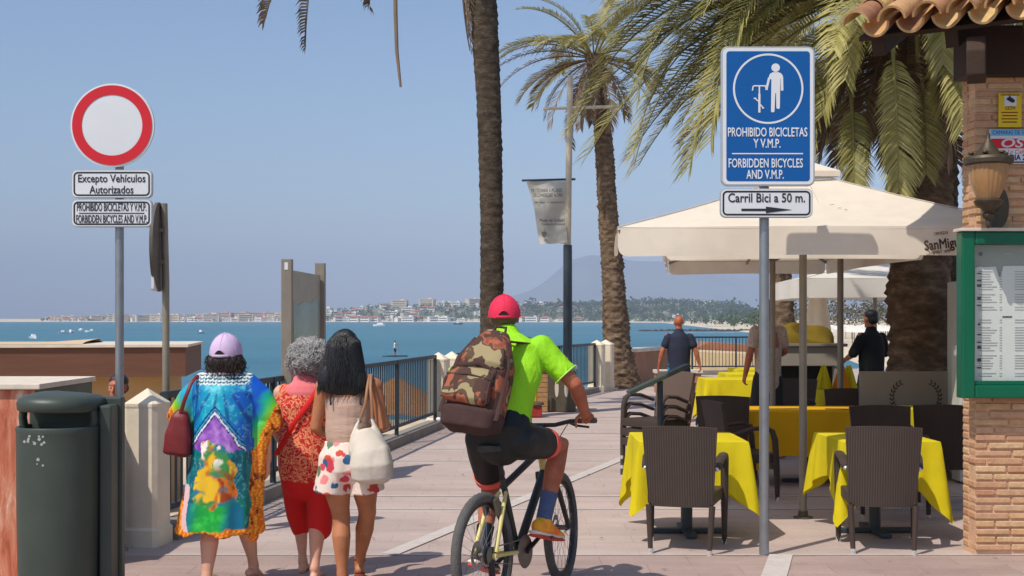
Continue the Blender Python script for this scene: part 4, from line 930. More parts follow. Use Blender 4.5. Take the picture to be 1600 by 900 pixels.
for k in range(4): MB().box(P5(1577, 176 + 5 * k, -.0075), ((26 - 3 * (k % 2)) * s, .001, 1.6 * s)).build('text_line', M['dark_red'], o)
t = thing('camera_plaque', 'red white and blue plaque on brick wall partly behind the lantern', 'plaque', W(1592, 229, 8.89)); P6 = lambda x, y, dy=0: W(x, y, 8.9) - W(1592, 229, 8.9) + Vector((0, dy, 0))
o = MB().box((0, 0, 0), (92 * s, .014, 54 * s)).build('board', M['sign_white'], t, bevel=.003)
MB().box(P6(1592, 207.5, -.009), (90 * s, .002, 10 * s)).build('blue_band', M['pale_blue'], o); MB().box(P6(1592, 224.5, -.009), (88 * s, .002, 15 * s)).build('red_band', M['plaque_red'], o); MB().box(P6(1592, 253.5, -.009), (90 * s, .002, 2 * s)).build('navy_rule', M['navy'], o)
text('CAMARAS DE SEGURIDAD', .04, 'lettering', M['navy'], o, P6(1592, 207.5, -.008), X, Z, width=84 * s, bold=.02); text('OSC', .085, 'lettering', M['sign_white'], o, P6(1589, 224.5, -.008), X, Z, width=56 * s, bold=.03, shear=.2)
text('La Calle', .04, 'lettering', M['plaque_red'], o, P6(1588, 237.5, -.006), X, Z, shear=.3, width=30 * s); text('DIA 24', .055, 'lettering', M['navy'], o, P6(1592, 246.5, -.006), X, Z, width=30 * s, bold=.03)
# ================================================================ the terrace
M['canvas'] = cloth_mat('cream_canvas', S(238, 226, 208), .04, .25, folds=2.2, vs=7)
M['canvas_white'] = cloth_mat('white_canvas', S(236, 230, 220), .05, .25, vs=2)
M['seam'] = mat('canvas_seam', S(196, 182, 164), .9)
M['pole_grey'] = mat('grey_umbrella_pole', S(146, 136, 124), .5, .4, var=.1)
M['ink_brown'] = mat('brown_canvas_print', S(70, 52, 44), .9)
M['stain'] = mat('leaf_scrap', S(150, 130, 110), .9)
def umbrella(label, corners, apex, val, pole, pm='canvas', group=None, vent=.28, sag=.05, ztop=None):
    """square market umbrella: canopy, hanging valance, vent, pole and ribs; corners anticlockwise, z at the top of the valance"""
    base = Vector((pole[0], pole[1], 0)); t = thing('market_umbrella', label, 'umbrella', base, group=group)
    C_ = [Vector(c) - base for c in corners]; A = Vector(apex) - base; b = MB()
    for k in range(4):
        p, q = C_[k], C_[(k + 1) % 4]; n = 14; rows = []
        for i in range(n + 1):
            v = i / n; r = []
            for j in range(n + 1):
                u = j / n; e = p.lerp(q, u); w_ = .12 + .88 * v; pt = A.lerp(e, w_); pt.z -= sag * math.sin(math.pi * w_) * (.5 + .5 * math.sin(math.pi * u)) - .012 * math.sin(math.pi * u) * v; r.append(pt)
            rows.append(r)
        b.grid(rows)
    cn = b.build('canopy', M[pm], t, smooth=25, fixn=False)
    for k in range(4):
        p, q = C_[k], C_[(k + 1) % 4]; us = sorted([j / 40 for j in range(41)] + [e for q_ in (.003, .006, .01, .014, .018, .0215) for e in (q_, 1 - q_)]); m = len(us) - 1; top, bot = [], []
        out = (((p + q) / 2) - Vector((A.x, A.y, (p.z + q.z) / 2))); out.z = 0; out.normalize()
        for j in range(m + 1):
            u = us[j]; e = p.lerp(q, u) + Z * .014 * math.sin(math.pi * u); L_ = (q - p).length; x = min(u, 1 - u) * L_; rr_ = .075
            d = val - (rr_ - math.sqrt(max(0, rr_ * rr_ - (rr_ - min(x, rr_)) ** 2)))
            top.append(e + out * .002); bot.append(e + Z * -d + out * (.015 + .012 * math.sin(u * 17 + k)))
        mid = [a.lerp(c, .5) + out * .004 for a, c in zip(top, bot)]
        MB().grid([top, mid, bot]).build('valance', M[pm], t, smooth=60, fixn=False)
    MB().add
    sb_ = MB()
    for k in range(4):
        for e_ in (C_[k], (C_[k] + C_[(k + 1) % 4]) / 2):
            cr = e_ is C_[k]; sb_.tube([A.lerp(e_, w_) + Z * (.006 - sag * math.sin(math.pi * w_) * (.5 if cr else 1.0) - (0 if cr else .012 * (w_ - .12) / .88)) for w_ in np.linspace(.12, 1, 16)], .0045, n=5)
        sb_.tube([C_[k].lerp(C_[(k + 1) % 4], u_) + Z * (.002 + .014 * math.sin(math.pi * u_) * 0 - .012 * math.sin(math.pi * u_)) for u_ in np.linspace(0, 1, 20)], .004, n=5)
    so_ = sb_.build('seams', M['seam'], cn, smooth=60); so_['kind'] = 'stuff'
    vb = MB(); vc = [A + Z * .0 + ((c - A) * .16) for c in C_]; vb.grid([[A + Z * .10 for _ in range(5)], [v + Z * .075 for v in (vc + vc[:1])], [v + Z * .03 for v in (vc + vc[:1])]]); vb.build('vent_cap', M[pm], t, fixn=False)
    MB().tube([(0, 0, 0), (0, 0, A.z + .02)], .032, n=16).build('pole', M['pole_grey'], t, smooth=40)
    for k in range(4):
        MB().beam(A - Z * .10, C_[k] - Z * .03, .025, .03).build('rib', M['pole_grey'], t); md = (C_[k] + C_[(k + 1) % 4]) / 2; MB().beam(A - Z * .10, md - Z * .04, .02, .025).build('rib', M['pole_grey'], t)
        MB().beam((0, 0, A.z - .55), A.lerp(C_[k], .5) - Z * .06, .018, .022).build('strut', M['pole_grey'], t)
    MB().lathe([(.08, 0), (.08, .01), (.042, .016), (.038, .06)], n=28).build('base', M['drab'], t, smooth=40)
    return t
u1 = umbrella('large cream market umbrella with printed valance behind the blue sign', [(.784, 9.5, 2.325), (4.04, 9.5, 2.325), (4.04, 11.9, 2.46), (.99, 11.9, 2.46)], (2.42, 10.62, 2.87), .215, (2.41, 10.6))
s = 9.48 / F; base = Vector((2.41, 10.6, 0)); Pu = lambda x, y: W(x, y, 9.475) - base
u = Vector((1, 0, .12)); v = Vector((-.12, 0, 1))
val0 = [o for o in u1.children if o.name.startswith('valance')][0]
for txt, x, y, size, wd in (('SanMiguel', 1477, 381, .105, 66), ('CERVEZAS', 1470, 364.5, .03, 22), ('SPIRIT 1890', 1471, 393.5, .03, 28)): text(txt, size, 'lettering', M['ink_brown'], val0, Pu(x, y), u, v, width=wd * s, bold=.02, push=.004)
u2 = umbrella('second cream umbrella half hidden behind the large printed one', [(1.51, 12.6, 2.40), (3.93, 12.3, 2.40), (4.02, 16.4, 2.40), (2.05, 16.7, 2.40)], (2.87, 14.3, 2.83), .18, (2.87, 14.1))
u3 = umbrella('white umbrella farther back on the terrace left of the stout palm', [(4.12, 18.0, 2.22), (7.2, 18.4, 2.22), (7.0, 21.2, 2.22), (4.3, 21.0, 2.22)], (5.5, 19.5, 2.62), .28, (5.5, 19.4), 'canvas_white')
t = thing('steel_post', 'slim grey steel post standing behind the long shaded table', 'post', (3.72, 14.5, 0)); MB().tube([(0, 0, 0), (0, 0, 2.36)], .036, n=14).build('shaft', M['pole_grey'], t, smooth=40); MB().lathe([(.09, 0), (.09, .015), (.05, .03)], n=16).build('foot', M['pole_grey'], t)
t = thing('closed_umbrella', 'closed beige umbrella hanging in folds behind the counter', 'umbrella', (4.85, 20.3, 0)); b = MB(); rows = []
for i in range(14):
    k = i / 13; z = 2.5 - 1.3 * k; r0 = .05 + .15 * k; rows.append([Vector((math.cos(a) * r0 * (1 + .25 * math.cos(4 * a)), math.sin(a) * r0 * (1 + .25 * math.cos(4 * a)), z + .05 * math.sin(8 * a) * k)) for a in [2 * math.pi * j / 40 for j in range(40)]])
b.grid(rows, True).build('folded_canopy', M['canvas'], t, smooth=180); MB().tube([(0, 0, 0), (0, 0, 2.6)], .025, n=10).build('pole', M['pole_grey'], t)

# --- wicker armchairs
m, L, p = base_mat('brown_wicker'); co = coords(m)
w1 = N(m, 'ShaderNodeTexWave', wave_type='BANDS', bands_direction='X'); w2 = N(m, 'ShaderNodeTexWave', wave_type='BANDS', bands_direction='Z')
for w_, sc_ in ((w1, 18), (w2, 42)): w_.inputs['Scale'].default_value = sc_; L.new(co, w_.inputs['Vector']); w_.inputs['Distortion'].default_value = .6
mul = N(m, 'ShaderNodeMath', operation='MULTIPLY'); L.new(w1.outputs['Fac'], mul.inputs[0]); L.new(w2.outputs['Fac'], mul.inputs[1])
L.new(mixc(m, noise(m, co, 5, 4), mixc(m, mul.outputs[0], S(60, 48, 41), S(78, 63, 54)), mixc(m, mul.outputs[0], S(66, 53, 45), S(84, 69, 60))), p.inputs['Base Color'])
p.inputs['Roughness'].default_value = .55; p.inputs['Specular IOR Level'].default_value = .35; bumpn(m, mul.outputs[0], .7, .006); M['wicker'] = m
M['wicker_leg'] = mat('brown_chair_leg', S(66, 52, 44), .5, var=.1); M['tip'] = mat('chrome_glide', S(220, 220, 218), .25, .6, var=.03)
def make_chair(label, loc, rz):
    t = thing('wicker_armchair', label, 'chair', loc, rz, 'brown wicker armchairs on the terrace')
    rows = []                                      # backrest: a curved, slightly reclined panel
    for i in range(11):
        k = i / 10; z = .325 + .565 * k; w_ = .225 + .037 * k; yy = .06 - .10 * k
        ring = [Vector((w_ * (2 * j / 10 - 1), yy - .025 * (1 - (2 * j / 10 - 1) ** 2), z + (.012 * (1 - (2 * j / 10 - 1) ** 2) if i == 10 else 0))) for j in range(11)]
        rows.append(ring + [q_ + Vector((0, .035, 0)) for q_ in ring[::-1]])
    b = MB(); b.grid(rows, True); b.f.append(tuple(range(22))); b.f.append(tuple(10 * 22 + k for k in range(22))); b.build('backrest', M['wicker'], t, smooth=35)
    MB().prism([(-.235, .05), (.235, .05), (.265, .52), (-.265, .52)], (0, 0, .34), X, Yv, (0, 0, .085)).build('seat', M['wicker'], t, bevel=.015)
    for sg in (-1, 1):
        lg = MB().tube([(sg * .205, -.005, 0), (sg * .222, .03, .34)], [.017, .023], n=8).build('leg', M['wicker_leg'], t, smooth=50)
        MB().lathe([(.019, 0), (.02, .035), (.018, .036)], (sg * .205, -.005, 0), 10).build('glide', M['tip'], lg, smooth=40)
        am = MB().tube([(sg * .268, .50, 0), (sg * .27, .49, .30), (sg * .272, .475, .55), (sg * .272, .45, .63), (sg * .27, .39, .665), (sg * .262, .25, .655), (sg * .25, .08, .60)], [.018, .026, .03, .033, .036, .036, .03], [.02, .03, .028, .024, .02, .019, .018], side=X, n=10).build('arm', M['wicker'], t, smooth=60)
        MB().lathe([(.02, 0), (.021, .035), (.019, .036)], (sg * .268, .50, 0), 10).build('glide', M['tip'], am, smooth=40)
        MB().ell((sg * .252, .065, .594), (.016, .02, .016), n=8, m=6).build('arm_tip', M['tip'], am, smooth=60)
    MB().beam((-.24, .49, .37), (.24, .49, .37), .03, .06, Z).build('front_rail', M['wicker_leg'], t)
    return t
ch = make_chair('brown wicker armchair backing onto the camera at the left front yellow table', (1.175, 8.96, 0), R(-14))
def chair(label, loc, rz, g=None):
    o = copy_tree(ch); o.location = loc; o.rotation_euler.z = R(rz); o['label'] = label
    if g: o['group'] = g
    return o
chair('brown wicker armchair backing onto the camera in front of the brick wall table', (2.60, 8.96, 0), -10)
chair('dark wicker armchair facing the camera across the right front yellow table', (3.18, 11.05, 0), 178)
chair('dark wicker armchair in deep shade between the right front table and partition', (3.78, 11.2, 0), -14)
chair('wicker armchair side on in the shade at the left end of the long table', (1.86, 11.75, 0), -78)
chair('wicker armchair standing just right of the stack, its plain back to the camera', (2.06, 12.5, 0), -16)
chair('wicker armchair with open slatted back on the far side of the long shaded table', (3.62, 13.75, 0), 180)
chair('folded back wicker chair leaning in front of the buffet counter', (3.55, 16.0, 0), 150)
M['wicker_sun_toned'] = M['wicker'].copy(); M['wicker_sun_toned'].name = 'sunlight_toned_wicker'  # same wicker with a brighter colour, standing in for sun on the stack
for n_ in M['wicker_sun_toned'].node_tree.nodes:
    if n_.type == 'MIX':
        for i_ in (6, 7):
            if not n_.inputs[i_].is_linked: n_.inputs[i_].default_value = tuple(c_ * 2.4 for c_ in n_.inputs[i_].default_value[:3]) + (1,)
sun_toned_me = {}
for k in range(3):
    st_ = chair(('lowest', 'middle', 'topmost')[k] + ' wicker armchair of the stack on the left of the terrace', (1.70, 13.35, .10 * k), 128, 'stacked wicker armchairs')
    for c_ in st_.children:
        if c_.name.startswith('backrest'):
            if 'm' not in sun_toned_me: sun_toned_me['m'] = c_.data.copy(); sun_toned_me['m'].materials[0] = M['wicker_sun_toned']
            c_.data = sun_toned_me['m']
M['slat_grey'] = mat('pale_woven_strip', S(170, 160, 148), .6)

# --- tables and cloths
M['yellow'] = cloth_mat('yellow_tablecloth', S(226, 206, 34), .05, .22, folds=7); M['shade_toned_cloth'] = cloth_mat('shade_toned_tablecloth', S(228, 172, 16), .06, .2)  # amber tone puts the umbrella's shade into the yellow cloth's colour
M['scrap_leaf'] = mat('dry_leaf_scrap', S(120, 96, 74), .9)
q = random.Random(5)
cn1 = [o for o in u1.children if o.name.startswith('canopy')][0]; fa, fb, fc = (Vector(v_) - Vector((2.41, 10.6, 0)) for v_ in ((.784, 9.5, 2.325), (4.04, 9.5, 2.325), (2.42, 10.62, 2.87))); nf = (fb - fa).cross(fc - fa).normalized()
for ua, va in ((.16, .10), (.2, .13), (.3, .30), (.31, .27), (.27, .22), (.5, .12), (.62, .35), (.6, .38), (.58, .44), (.7, .2), (.12, .04), (.42, .08)):
    p_ = fa.lerp(fb, ua + (.5 - ua) * va).lerp(fc, va) - Z * (.028 if va > .06 else .012) + nf * .004
    MB().prism([(-.02, 0), (0, .006), (.022, .001), (.002, -.006)], p_, (fb - fa).normalized() * .8 + (fc - fa).normalized() * q.uniform(-.4, .4), (fc - fa).normalized(), nf * .002).build('leaf_scrap', M['scrap_leaf'], cn1)
def table(label, cx, cy, w_, d_, rz=0, h=.735):
    t = thing('terrace_table', 'square terrace table under ' + label, 'table', (cx, cy, 0), rz, 'terrace tables')
    MB().box((0, 0, h - .015), (w_ - .02, d_ - .02, .03)).build('tabletop', M['wicker_leg'], t, bevel=.005); MB().tube([(0, 0, .03), (0, 0, h - .03)], .045, n=14).build('pedestal', M['mast_low'], t, smooth=50)
    MB().box((0, 0, .02), (.58, .08, .035)).build('foot', M['mast_low'], t, bevel=.008); MB().box((0, 0, .0215), (.08, .58, .034)).build('foot', M['mast_low'], t, bevel=.008); return t
def tablecloth(label, cx, cy, w_, d_, drop, cdrop, key, seed, rz=0, h=.742, flare=.06, peak=.13):
    q = random.Random(seed); per = []; w2, d2 = w_ / 2, d_ / 2; n = 44
    for (x0, y0), (x1, y1), nx, ny in (((-w2, -d2), (w2, -d2), 0, -1), ((w2, -d2), (w2, d2), 1, 0), ((w2, d2), (-w2, d2), 0, 1), ((-w2, d2), (-w2, -d2), -1, 0)):
        L_ = math.hypot(x1 - x0, y1 - y0)
        for k in range(n): u_ = k / n; per.append((x0 + (x1 - x0) * u_, y0 + (y1 - y0) * u_, nx, ny, min(u_, 1 - u_) * L_, 1 if u_ >= .5 else -1, u_ * L_))
    rows = [[Vector((x * f, y * f, h + .004 * (1 - f))) for x, y, *_ in per] for f in (.0, .5, .97)]; m = 12; ph = [q.uniform(0, 6) for _ in range(4)]
    cs = [q.uniform(.8, 1.15) for _ in range(4)]; N_ = len(per)
    for i in range(m + 1):
        v_ = i / m; r = []
        for k, (x, y, nx, ny, dist, sg, al) in enumerate(per):
            ci = round(k / n) % 4; pk = math.exp(-(dist / peak) ** 1.5); d = drop + (cdrop * cs[ci] - drop) * pk; d += .012 * math.sin(al * 9 + ph[k // n]) * (1 - pk)
            cxn, cyn = ((-1, -1), (1, -1), (1, 1), (-1, 1))[ci]; dg = Vector((cxn, cyn, 0)).normalized(); o = Vector((nx, ny, 0)) * (1 - pk) + dg * pk
            wave = .018 * math.sin(al * 11 + ph[k // n]) * (1 - pk) + .03 * math.sin(dist * 46) * math.exp(-(dist / .16) ** 2)
            off = .006 + (flare * (pk * 1.2 + .25) + wave) * (v_ ** .8); r.append(Vector((x, y, h - d * v_)) + o * off + Z * (-.004 * (v_ == 0)))
        rows.append(r)
    hm = MB(); hm.tube(rows[-1] + rows[-1][:1], .0028, n=5); b = MB(); b.grid(rows, True); o = b.build('tablecloth', M[key], None, smooth=60, fixn=False, loc=(cx, cy, 0)); o.rotation_euler.z = rz; hm.build('hem', M[key], o, smooth=60)
    return tag(o, label, 'tablecloth', 'tablecloths on the terrace')
for lb, cx, cy, w_, d_, dr, cdp, key, sd_, rz in (
    ('bright yellow cloth on the left front table', 1.345, 9.86, .80, .80, .31, .56, 'yellow', 1, 0),
    ('bright yellow cloth on the right front table beside brick wall', 2.80, 9.88, .72, .80, .31, .57, 'yellow', 2, .03),
    ('long yellow cloth, shade-toned amber, on the shaded table behind the front ones', 3.02, 12.95, 1.38, .82, .44, .64, 'shade_toned_cloth', 3, 0),
    ('yellow cloth nearest of the three sunny far tables', 3.46, 19.5, 1.12, .85, .44, .6, 'yellow', 4, 0),
    ('yellow cloth on the middle one of the sunny far tables', 4.0, 21.4, .95, .85, .42, .6, 'yellow', 5, 0),
    ('yellow cloth on the farthest of the sunny tables', 4.5, 23.4, .95, .85, .42, .6, 'yellow', 6, 0),
    ('yellow cloth with orange folds under the upright napkins', 4.2, 16.55, .62, .7, .40, .55, 'yellow', 7, .2),
    ('dull yellow cloth on the shaded table against the grey partition', 4.12, 13.2, .60, .5, .3, .45, 'yellow', 8, 0)):
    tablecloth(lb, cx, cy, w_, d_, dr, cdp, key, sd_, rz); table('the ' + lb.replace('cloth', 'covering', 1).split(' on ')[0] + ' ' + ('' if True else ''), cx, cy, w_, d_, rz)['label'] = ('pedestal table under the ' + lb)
M['napkin_o'] = cloth_mat('orange_napkin', S(236, 150, 10), .1, .3)
for x, yy, key, lb in ((4.02, 16.5, 'yellow', 'yellow napkin folded upright on the napkin table'), (4.24, 16.45, 'napkin_o', 'orange napkin folded upright on the napkin table'), (4.37, 16.6, 'yellow', 'smaller yellow napkin tucked behind the orange napkin')):
    rows = []
    for i in range(7):
        k = i / 6; rows.append([Vector((math.cos(a) * (.10 - .075 * k) * (1 + .35 * math.cos(5 * a + x)), math.sin(a) * (.07 - .05 * k) * (1 + .35 * math.cos(5 * a)), .28 * k + .02 * math.sin(3 * a) * k)) for a in [2 * math.pi * j / 30 for j in range(30)]])
    tag(MB().grid(rows, True).build('napkin', M[key], None, smooth=60, loc=(x, yy, .748)), lb, 'napkin')
for x, yy, rz, lb in ((2.72, 12.72, .1, 'dark knife lying on the left of the long shaded table'), (3.28, 12.70, -.1, 'dark knife lying on the right of the long shaded table')):
    o = MB().prism([(-.17, -.006), (-.02, -.008), (.0, -.012), (.17, -.004), (.17, .004), (0, .012), (-.17, .006)], (0, 0, 0), X, Yv, (0, 0, .008)).build('table_knife', M['rail'], None, loc=(x, yy, .75)); o.rotation_euler.z = rz; tag(o, lb, 'knife')
# --- tipped table, counter, partition, fridge
t = thing('tilting_table', 'dark green folding table with its top tipped up beside the stacked chairs', 'table', (1.40, 12.1, 0)); M['dark_green'] = mat('dark_green_top', S(52, 62, 48), .5, var=.12)
MB().box((0, 0, 0), (.62, .45, .035), M=Matrix.Rotation(R(-25), 3, 'Y') @ Matrix.Rotation(R(-2.5), 3, 'X')).build('tabletop', M['dark_green'], t, bevel=.005, loc=(-.02, 0, 1.08)); MB().tube([(0, 0, 0), (0, 0, 1.06)], .028, n=12).build('pedestal', M['mast_low'], t, smooth=50); MB().box((0, 0, .02), (.5, .5, .035)).build('foot', M['mast_low'], t, bevel=.01)
M['grey_paint'] = mat('grey_board', S(140, 131, 120), .7, var=.07, vs=3); M['dark_cavity'] = mat('dark_void', S(44, 42, 38), .8)
t = thing('buffet_counter', 'grey buffet counter carrying a heap of olive cloth', 'counter', (4.0, 17.6, 0))
MB().box((0, 0, 1.14), (.95, .6, .26)).build('apron', M['grey_paint'], t, bevel=.01); MB().box((0, 0, 1.295), (1.05, .7, .04)).build('worktop', M['pole_grey'], t, bevel=.008); MB().box((-.41, -.22, .5), (.1, .12, 1.0)).build('leg', M['grey_paint'], t); MB().box((.41, -.22, .5), (.1, .12, 1.0)).build('leg', M['grey_paint'], t); MB().box((0, .15, .5), (.92, .1, 1.0)).build('back_panel', M['dark_cavity'], t)  # dark board at the back stands in for shade in the open space below
M['olive'] = cloth_mat('olive_yellow_cloth', S(116, 96, 30), .15, .1); rows = []
for i in range(12):
    k = i / 11; rows.append([Vector((math.cos(a) * .44 * math.cos(k * 1.5) * (1 + .06 * math.sin(7 * a + 5 * k)), math.sin(a) * .25 * math.cos(k * 1.5) * (1 + .06 * math.sin(5 * a)), .20 * math.sin(k * 1.5) * (1 + .35 * math.sin(a * 2 + 1)) + .05 * math.sin(a * 3 + k * 4) * math.sin(k * 3))) for a in [2 * math.pi * j / 40 for j in range(40)]])
tag(MB().grid(rows, True).build('cloth_heap', M['olive'], None, smooth=180, loc=(3.98, 17.6, 1.316)), 'rumpled olive yellow cloth heaped on the grey counter', 'cloth')
t = thing('partition', 'low grey partition with two painted laurel sprigs in front of the stout palm', 'partition', (4.28, 13.62, 0)); o = MB().box((0, 0, .55), (1.16, .10, 1.08)).build('board', M['grey_paint'], t, bevel=.01)
for sg in (-1, 1):
    for k in range(9):
        a = R(-60 + 15 * k); x, z_ = sg * (.10 + .17 * math.cos(a) * .9), .82 + .19 * math.sin(a) * .85
        for e in (0, 1):
            dv = Vector((-sg * math.sin(a) + sg * (.7 if e else -.7) * math.cos(a), 0, math.cos(a) + (.7 if e else -.7) * math.sin(a))).normalized(); n_ = Vector((-dv.z, 0, dv.x)); c = Vector((x, -.053, z_ + .003 * e))
            MB().prism([(0, 0), (.022, .009), (.05, 0), (.022, -.009)], c, dv, n_, (0, -.002 - .0005 * e, 0)).build('laurel_leaf', M['ink_brown'], o)
t = thing('drinks_fridge', 'tall pale grey drinks fridge behind the green menu case', 'fridge', (4.95, 13.3, 0)); M['fridge'] = mat('pale_enamel', S(196, 196, 190), .4, var=.05)
MB().box((0, 0, 1.03), (.66, .6, 2.02)).build('cabinet', M['fridge'], t, bevel=.02); MB().box((0, -.31, 1.2), (.5, .02, 1.4)).build('door', M['grey_paint'], t, bevel=.008); MB().tube([(-.2, -.35, .9), (-.2, -.35, 1.5)], .012, n=8).build('handle', M['steel'], t)
t = thing('till_box', 'small white box with black slot in front of the fridge', 'box', (4.62, 12.9, 0)); MB().box((0, 0, .7), (.30, .25, 1.36)).build('body', M['fridge'], t, bevel=.015); MB().box((.03, -.13, 1.30), (.2, .02, .06)).build('slot', M['dark_cavity'], t)
# --- distant beach gardens on the right
b = MB(); tr2 = random.Random(21); M['reed'] = island_mat('dry_grove_leaves', [S(82, 78, 54), S(108, 98, 70), S(72, 76, 48), S(136, 122, 94)], .9, 0)
for k in range(230):
    px = tr2.uniform(1190, 1640); Yb = tr2.uniform(255, 300); x = (px - 800) * Yb / F; clump(b, Vector((x, Yb, hillh(px, 60, Yb))), tr2.uniform(3, 5.5), tr2.uniform(5, 8.5), 30, tr2, .15)
tag(b.build('far_grove', M['reed'], fixn=False), kind='stuff')
pf = None
for k in range(70):
    px = tr2.uniform(1240, 1420); Yb = tr2.uniform(150, 250); x = (px - 800) * Yb / F
    if pf is None:
        pf = thing('beach_parasol', 'pale parasol on the distant right hand beach', 'parasol', (x, Yb, -1.9), group='pale parasols on the distant beach'); MB().lathe([(1.3, 1.95), (.7, 2.3), (.05, 2.5)], n=12).build('canopy', M['canvas_white'], pf); MB().tube([(0, 0, 0), (0, 0, 2.4)], .05, n=6).build('pole', M['wood'], pf)
    else: o = copy_tree(pf); o.location = (x, Yb, -1.9)

# --- litter on the paving
b = MB(); q = random.Random(31); M['litter'] = island_mat('dry_leaf_litter', [S(110, 88, 62), S(150, 128, 92), S(84, 70, 54)], .9, 0)
for k in range(150):
    y = q.uniform(7.6, 24) ** 1.0; x = q.uniform(float(edge_x(y)) + .2, 4.5); a = q.uniform(0, 6.28); r_ = q.uniform(.008, .03); u_ = Vector((math.cos(a), math.sin(a), q.uniform(-.1, .1))); w_ = Vector((-math.sin(a), math.cos(a), q.uniform(-.2, .3)))
    o = Vector((x, y, .014)); b.add([o - u_ * r_, o - w_ * r_ * .35, o + u_ * r_, o + w_ * r_ * .35], [(0, 1, 2, 3)])
tag(b.build('leaf_litter', M['litter'], fixn=False), kind='stuff')
# ================================================================ people
def skin_mat(name, c, c2):
    m = mat(name, c, .5, vs=6, col2=c2, spec=.35, bump=.06, bs=180); p = m.node_tree.nodes['Principled BSDF']
    p.inputs['Subsurface Weight'].default_value = .08; p.inputs['Subsurface Radius'].default_value = (.02, .008, .004); return m
M['skin_fair'] = skin_mat('fair_skin', S(206, 152, 124), S(220, 170, 144)); M['skin_tan'] = skin_mat('tanned_skin', S(158, 98, 64), S(190, 126, 88)); M['skin_red'] = skin_mat('sunburnt_skin', S(150, 80, 54), S(190, 116, 84))
def V3(*a): return Vector(a)
def hand(mb, w, d, n, s, curl=.35, k=1.0, spread=.06):
    """w wrist, d along the hand, n out of the palm, s towards the thumb"""
    d, s = d.normalized(), s.normalized(); n = n - d * n.dot(d); n.normalize(); s = n.cross(d) * (1 if n.cross(d).dot(s) > 0 else -1)
    mb.tube([w - d * .02 * k, w + d * .03 * k, w + d * .085 * k], [.028 * k, .038 * k, .040 * k], [.02 * k, .016 * k, .013 * k], side=s, n=12, round_=True)
    for i, (o, L_) in enumerate(((.031, .070), (.0105, .080), (-.0105, .074), (-.031, .058))):
        p = w + d * (.082 - .006 * abs(i - 1)) * k + s * o * k; a = 0; pts = [w + d * .05 * k + s * o * .85 * k, p]; dd = (d + s * o * 2.2 * spread / .06).normalized()
        for f in (.45, .32, .23):
            a += curl * (1.25 if f < .4 else 1); v = dd * math.cos(a) + n * math.sin(a); p = p + v * L_ * f * k; pts.append(p)
        mb.tube(pts, [.009 * k, .0092 * k, .0085 * k, .0078 * k, .0066 * k], n=8, round_=True)
    p0 = w + d * .022 * k + s * .030 * k; p1 = p0 + (d * .55 + s * .75 + n * .35).normalized() * .040 * k; p2 = p1 + (d * .8 + s * .3 + n * (.3 + .5 * curl)).normalized() * .032 * k; p3 = p2 + (d * .8 + s * .0 + n * (.3 + .9 * curl)).normalized() * .024 * k
    mb.tube([w + d * .01 * k + s * .012 * k, p0, p1, p2, p3], [.014 * k, .0135 * k, .0105 * k, .0095 * k, .0075 * k], n=8, round_=True)
def head(mb, c, f, u=None, k=1.0):
    f = f.normalized(); u = (u or Z.copy()); r = f.cross(u).normalized(); u = r.cross(f); Q = Matrix((r, f, u)).transposed(); at = lambda x, y, z: c + Q @ V3(x, y, z) * k
    mb.ell(at(0, -.012, .025), (.076 * k, .096 * k, .092 * k), Q, 20, 14); mb.ell(at(0, .02, -.045), (.058 * k, .068 * k, .075 * k), Q, 16, 12)
    mb.tube([at(0, .082, .02), at(0, .098, -.012), at(0, .104, -.032), at(0, .086, -.04)], [.008 * k, .012 * k, .016 * k, .012 * k], n=8, round_=True)
    mb.tube([at(-.045, .072, .028), at(0, .088, .03), at(.045, .072, .028)], .011 * k, n=8, round_=True)           # brow
    mb.tube([at(-.024, .078, -.068), at(0, .088, -.066), at(.024, .078, -.068)], [.005 * k, .009 * k, .005 * k], n=8, round_=True); mb.ell(at(0, .078, -.1), (.022 * k, .018 * k, .018 * k), Q, 10, 8)
    for s in (-1, 1):
        mb.ell(at(s * .078, -.005, -.008), (.011 * k, .022 * k, .034 * k), Q, 10, 8); mb.ell(at(s * .04, .062, -.025), (.022 * k, .02 * k, .02 * k), Q, 10, 8)
    return at
def eyes(at, parent, k=1):
    for s in (-1, 1): ey = MB().ell(at(s * .031, .079, .006), (.010, .006, .006), n=10, m=8).build('eye', M['sign_white'], parent, smooth=180); MB().ell(at(s * .031, .0835, .006), (.0045, .003, .0045), n=8, m=6).build('iris', M['ink'], ey, smooth=180)
def leg(mb, hip, knee, ank, k=1.0, calf=Vector((0, -1, 0))):
    h = hip.lerp(knee, .5); c = knee.lerp(ank, .32) + calf * .012 * k; c2 = knee.lerp(ank, .62)
    mb.tube([hip, hip.lerp(knee, .25), h, hip.lerp(knee, .82), knee, knee.lerp(ank, .12), c, c2, knee.lerp(ank, .85), ank], [r * k for r in (.088, .086, .078, .060, .056, .053, .058, .045, .034, .036)], n=14, round_=True)
def foot(mb, ank, d, k=1.0, pitch=0):
    d = d.normalized(); dn = Vector((0, 0, -1)); f = (d * math.cos(pitch) + dn * math.sin(pitch)); q = f.cross(Z).normalized(); uu = q.cross(f)
    heel = ank - f * .035 * k - uu * .062 * k; ball = ank + f * .115 * k - uu * .066 * k; toe = ank + f * .175 * k - uu * .072 * k
    mb.tube([heel, ank + f * .03 * k - uu * .045 * k, ball, toe], [.030 * k, .034 * k, .043 * k, .034 * k], [.030 * k, .040 * k, .022 * k, .014 * k], side=q, n=12, round_=True); mb.tube([ank, ank + f * .02 * k - uu * .04 * k], [.037 * k, .036 * k], n=10, round_=True)
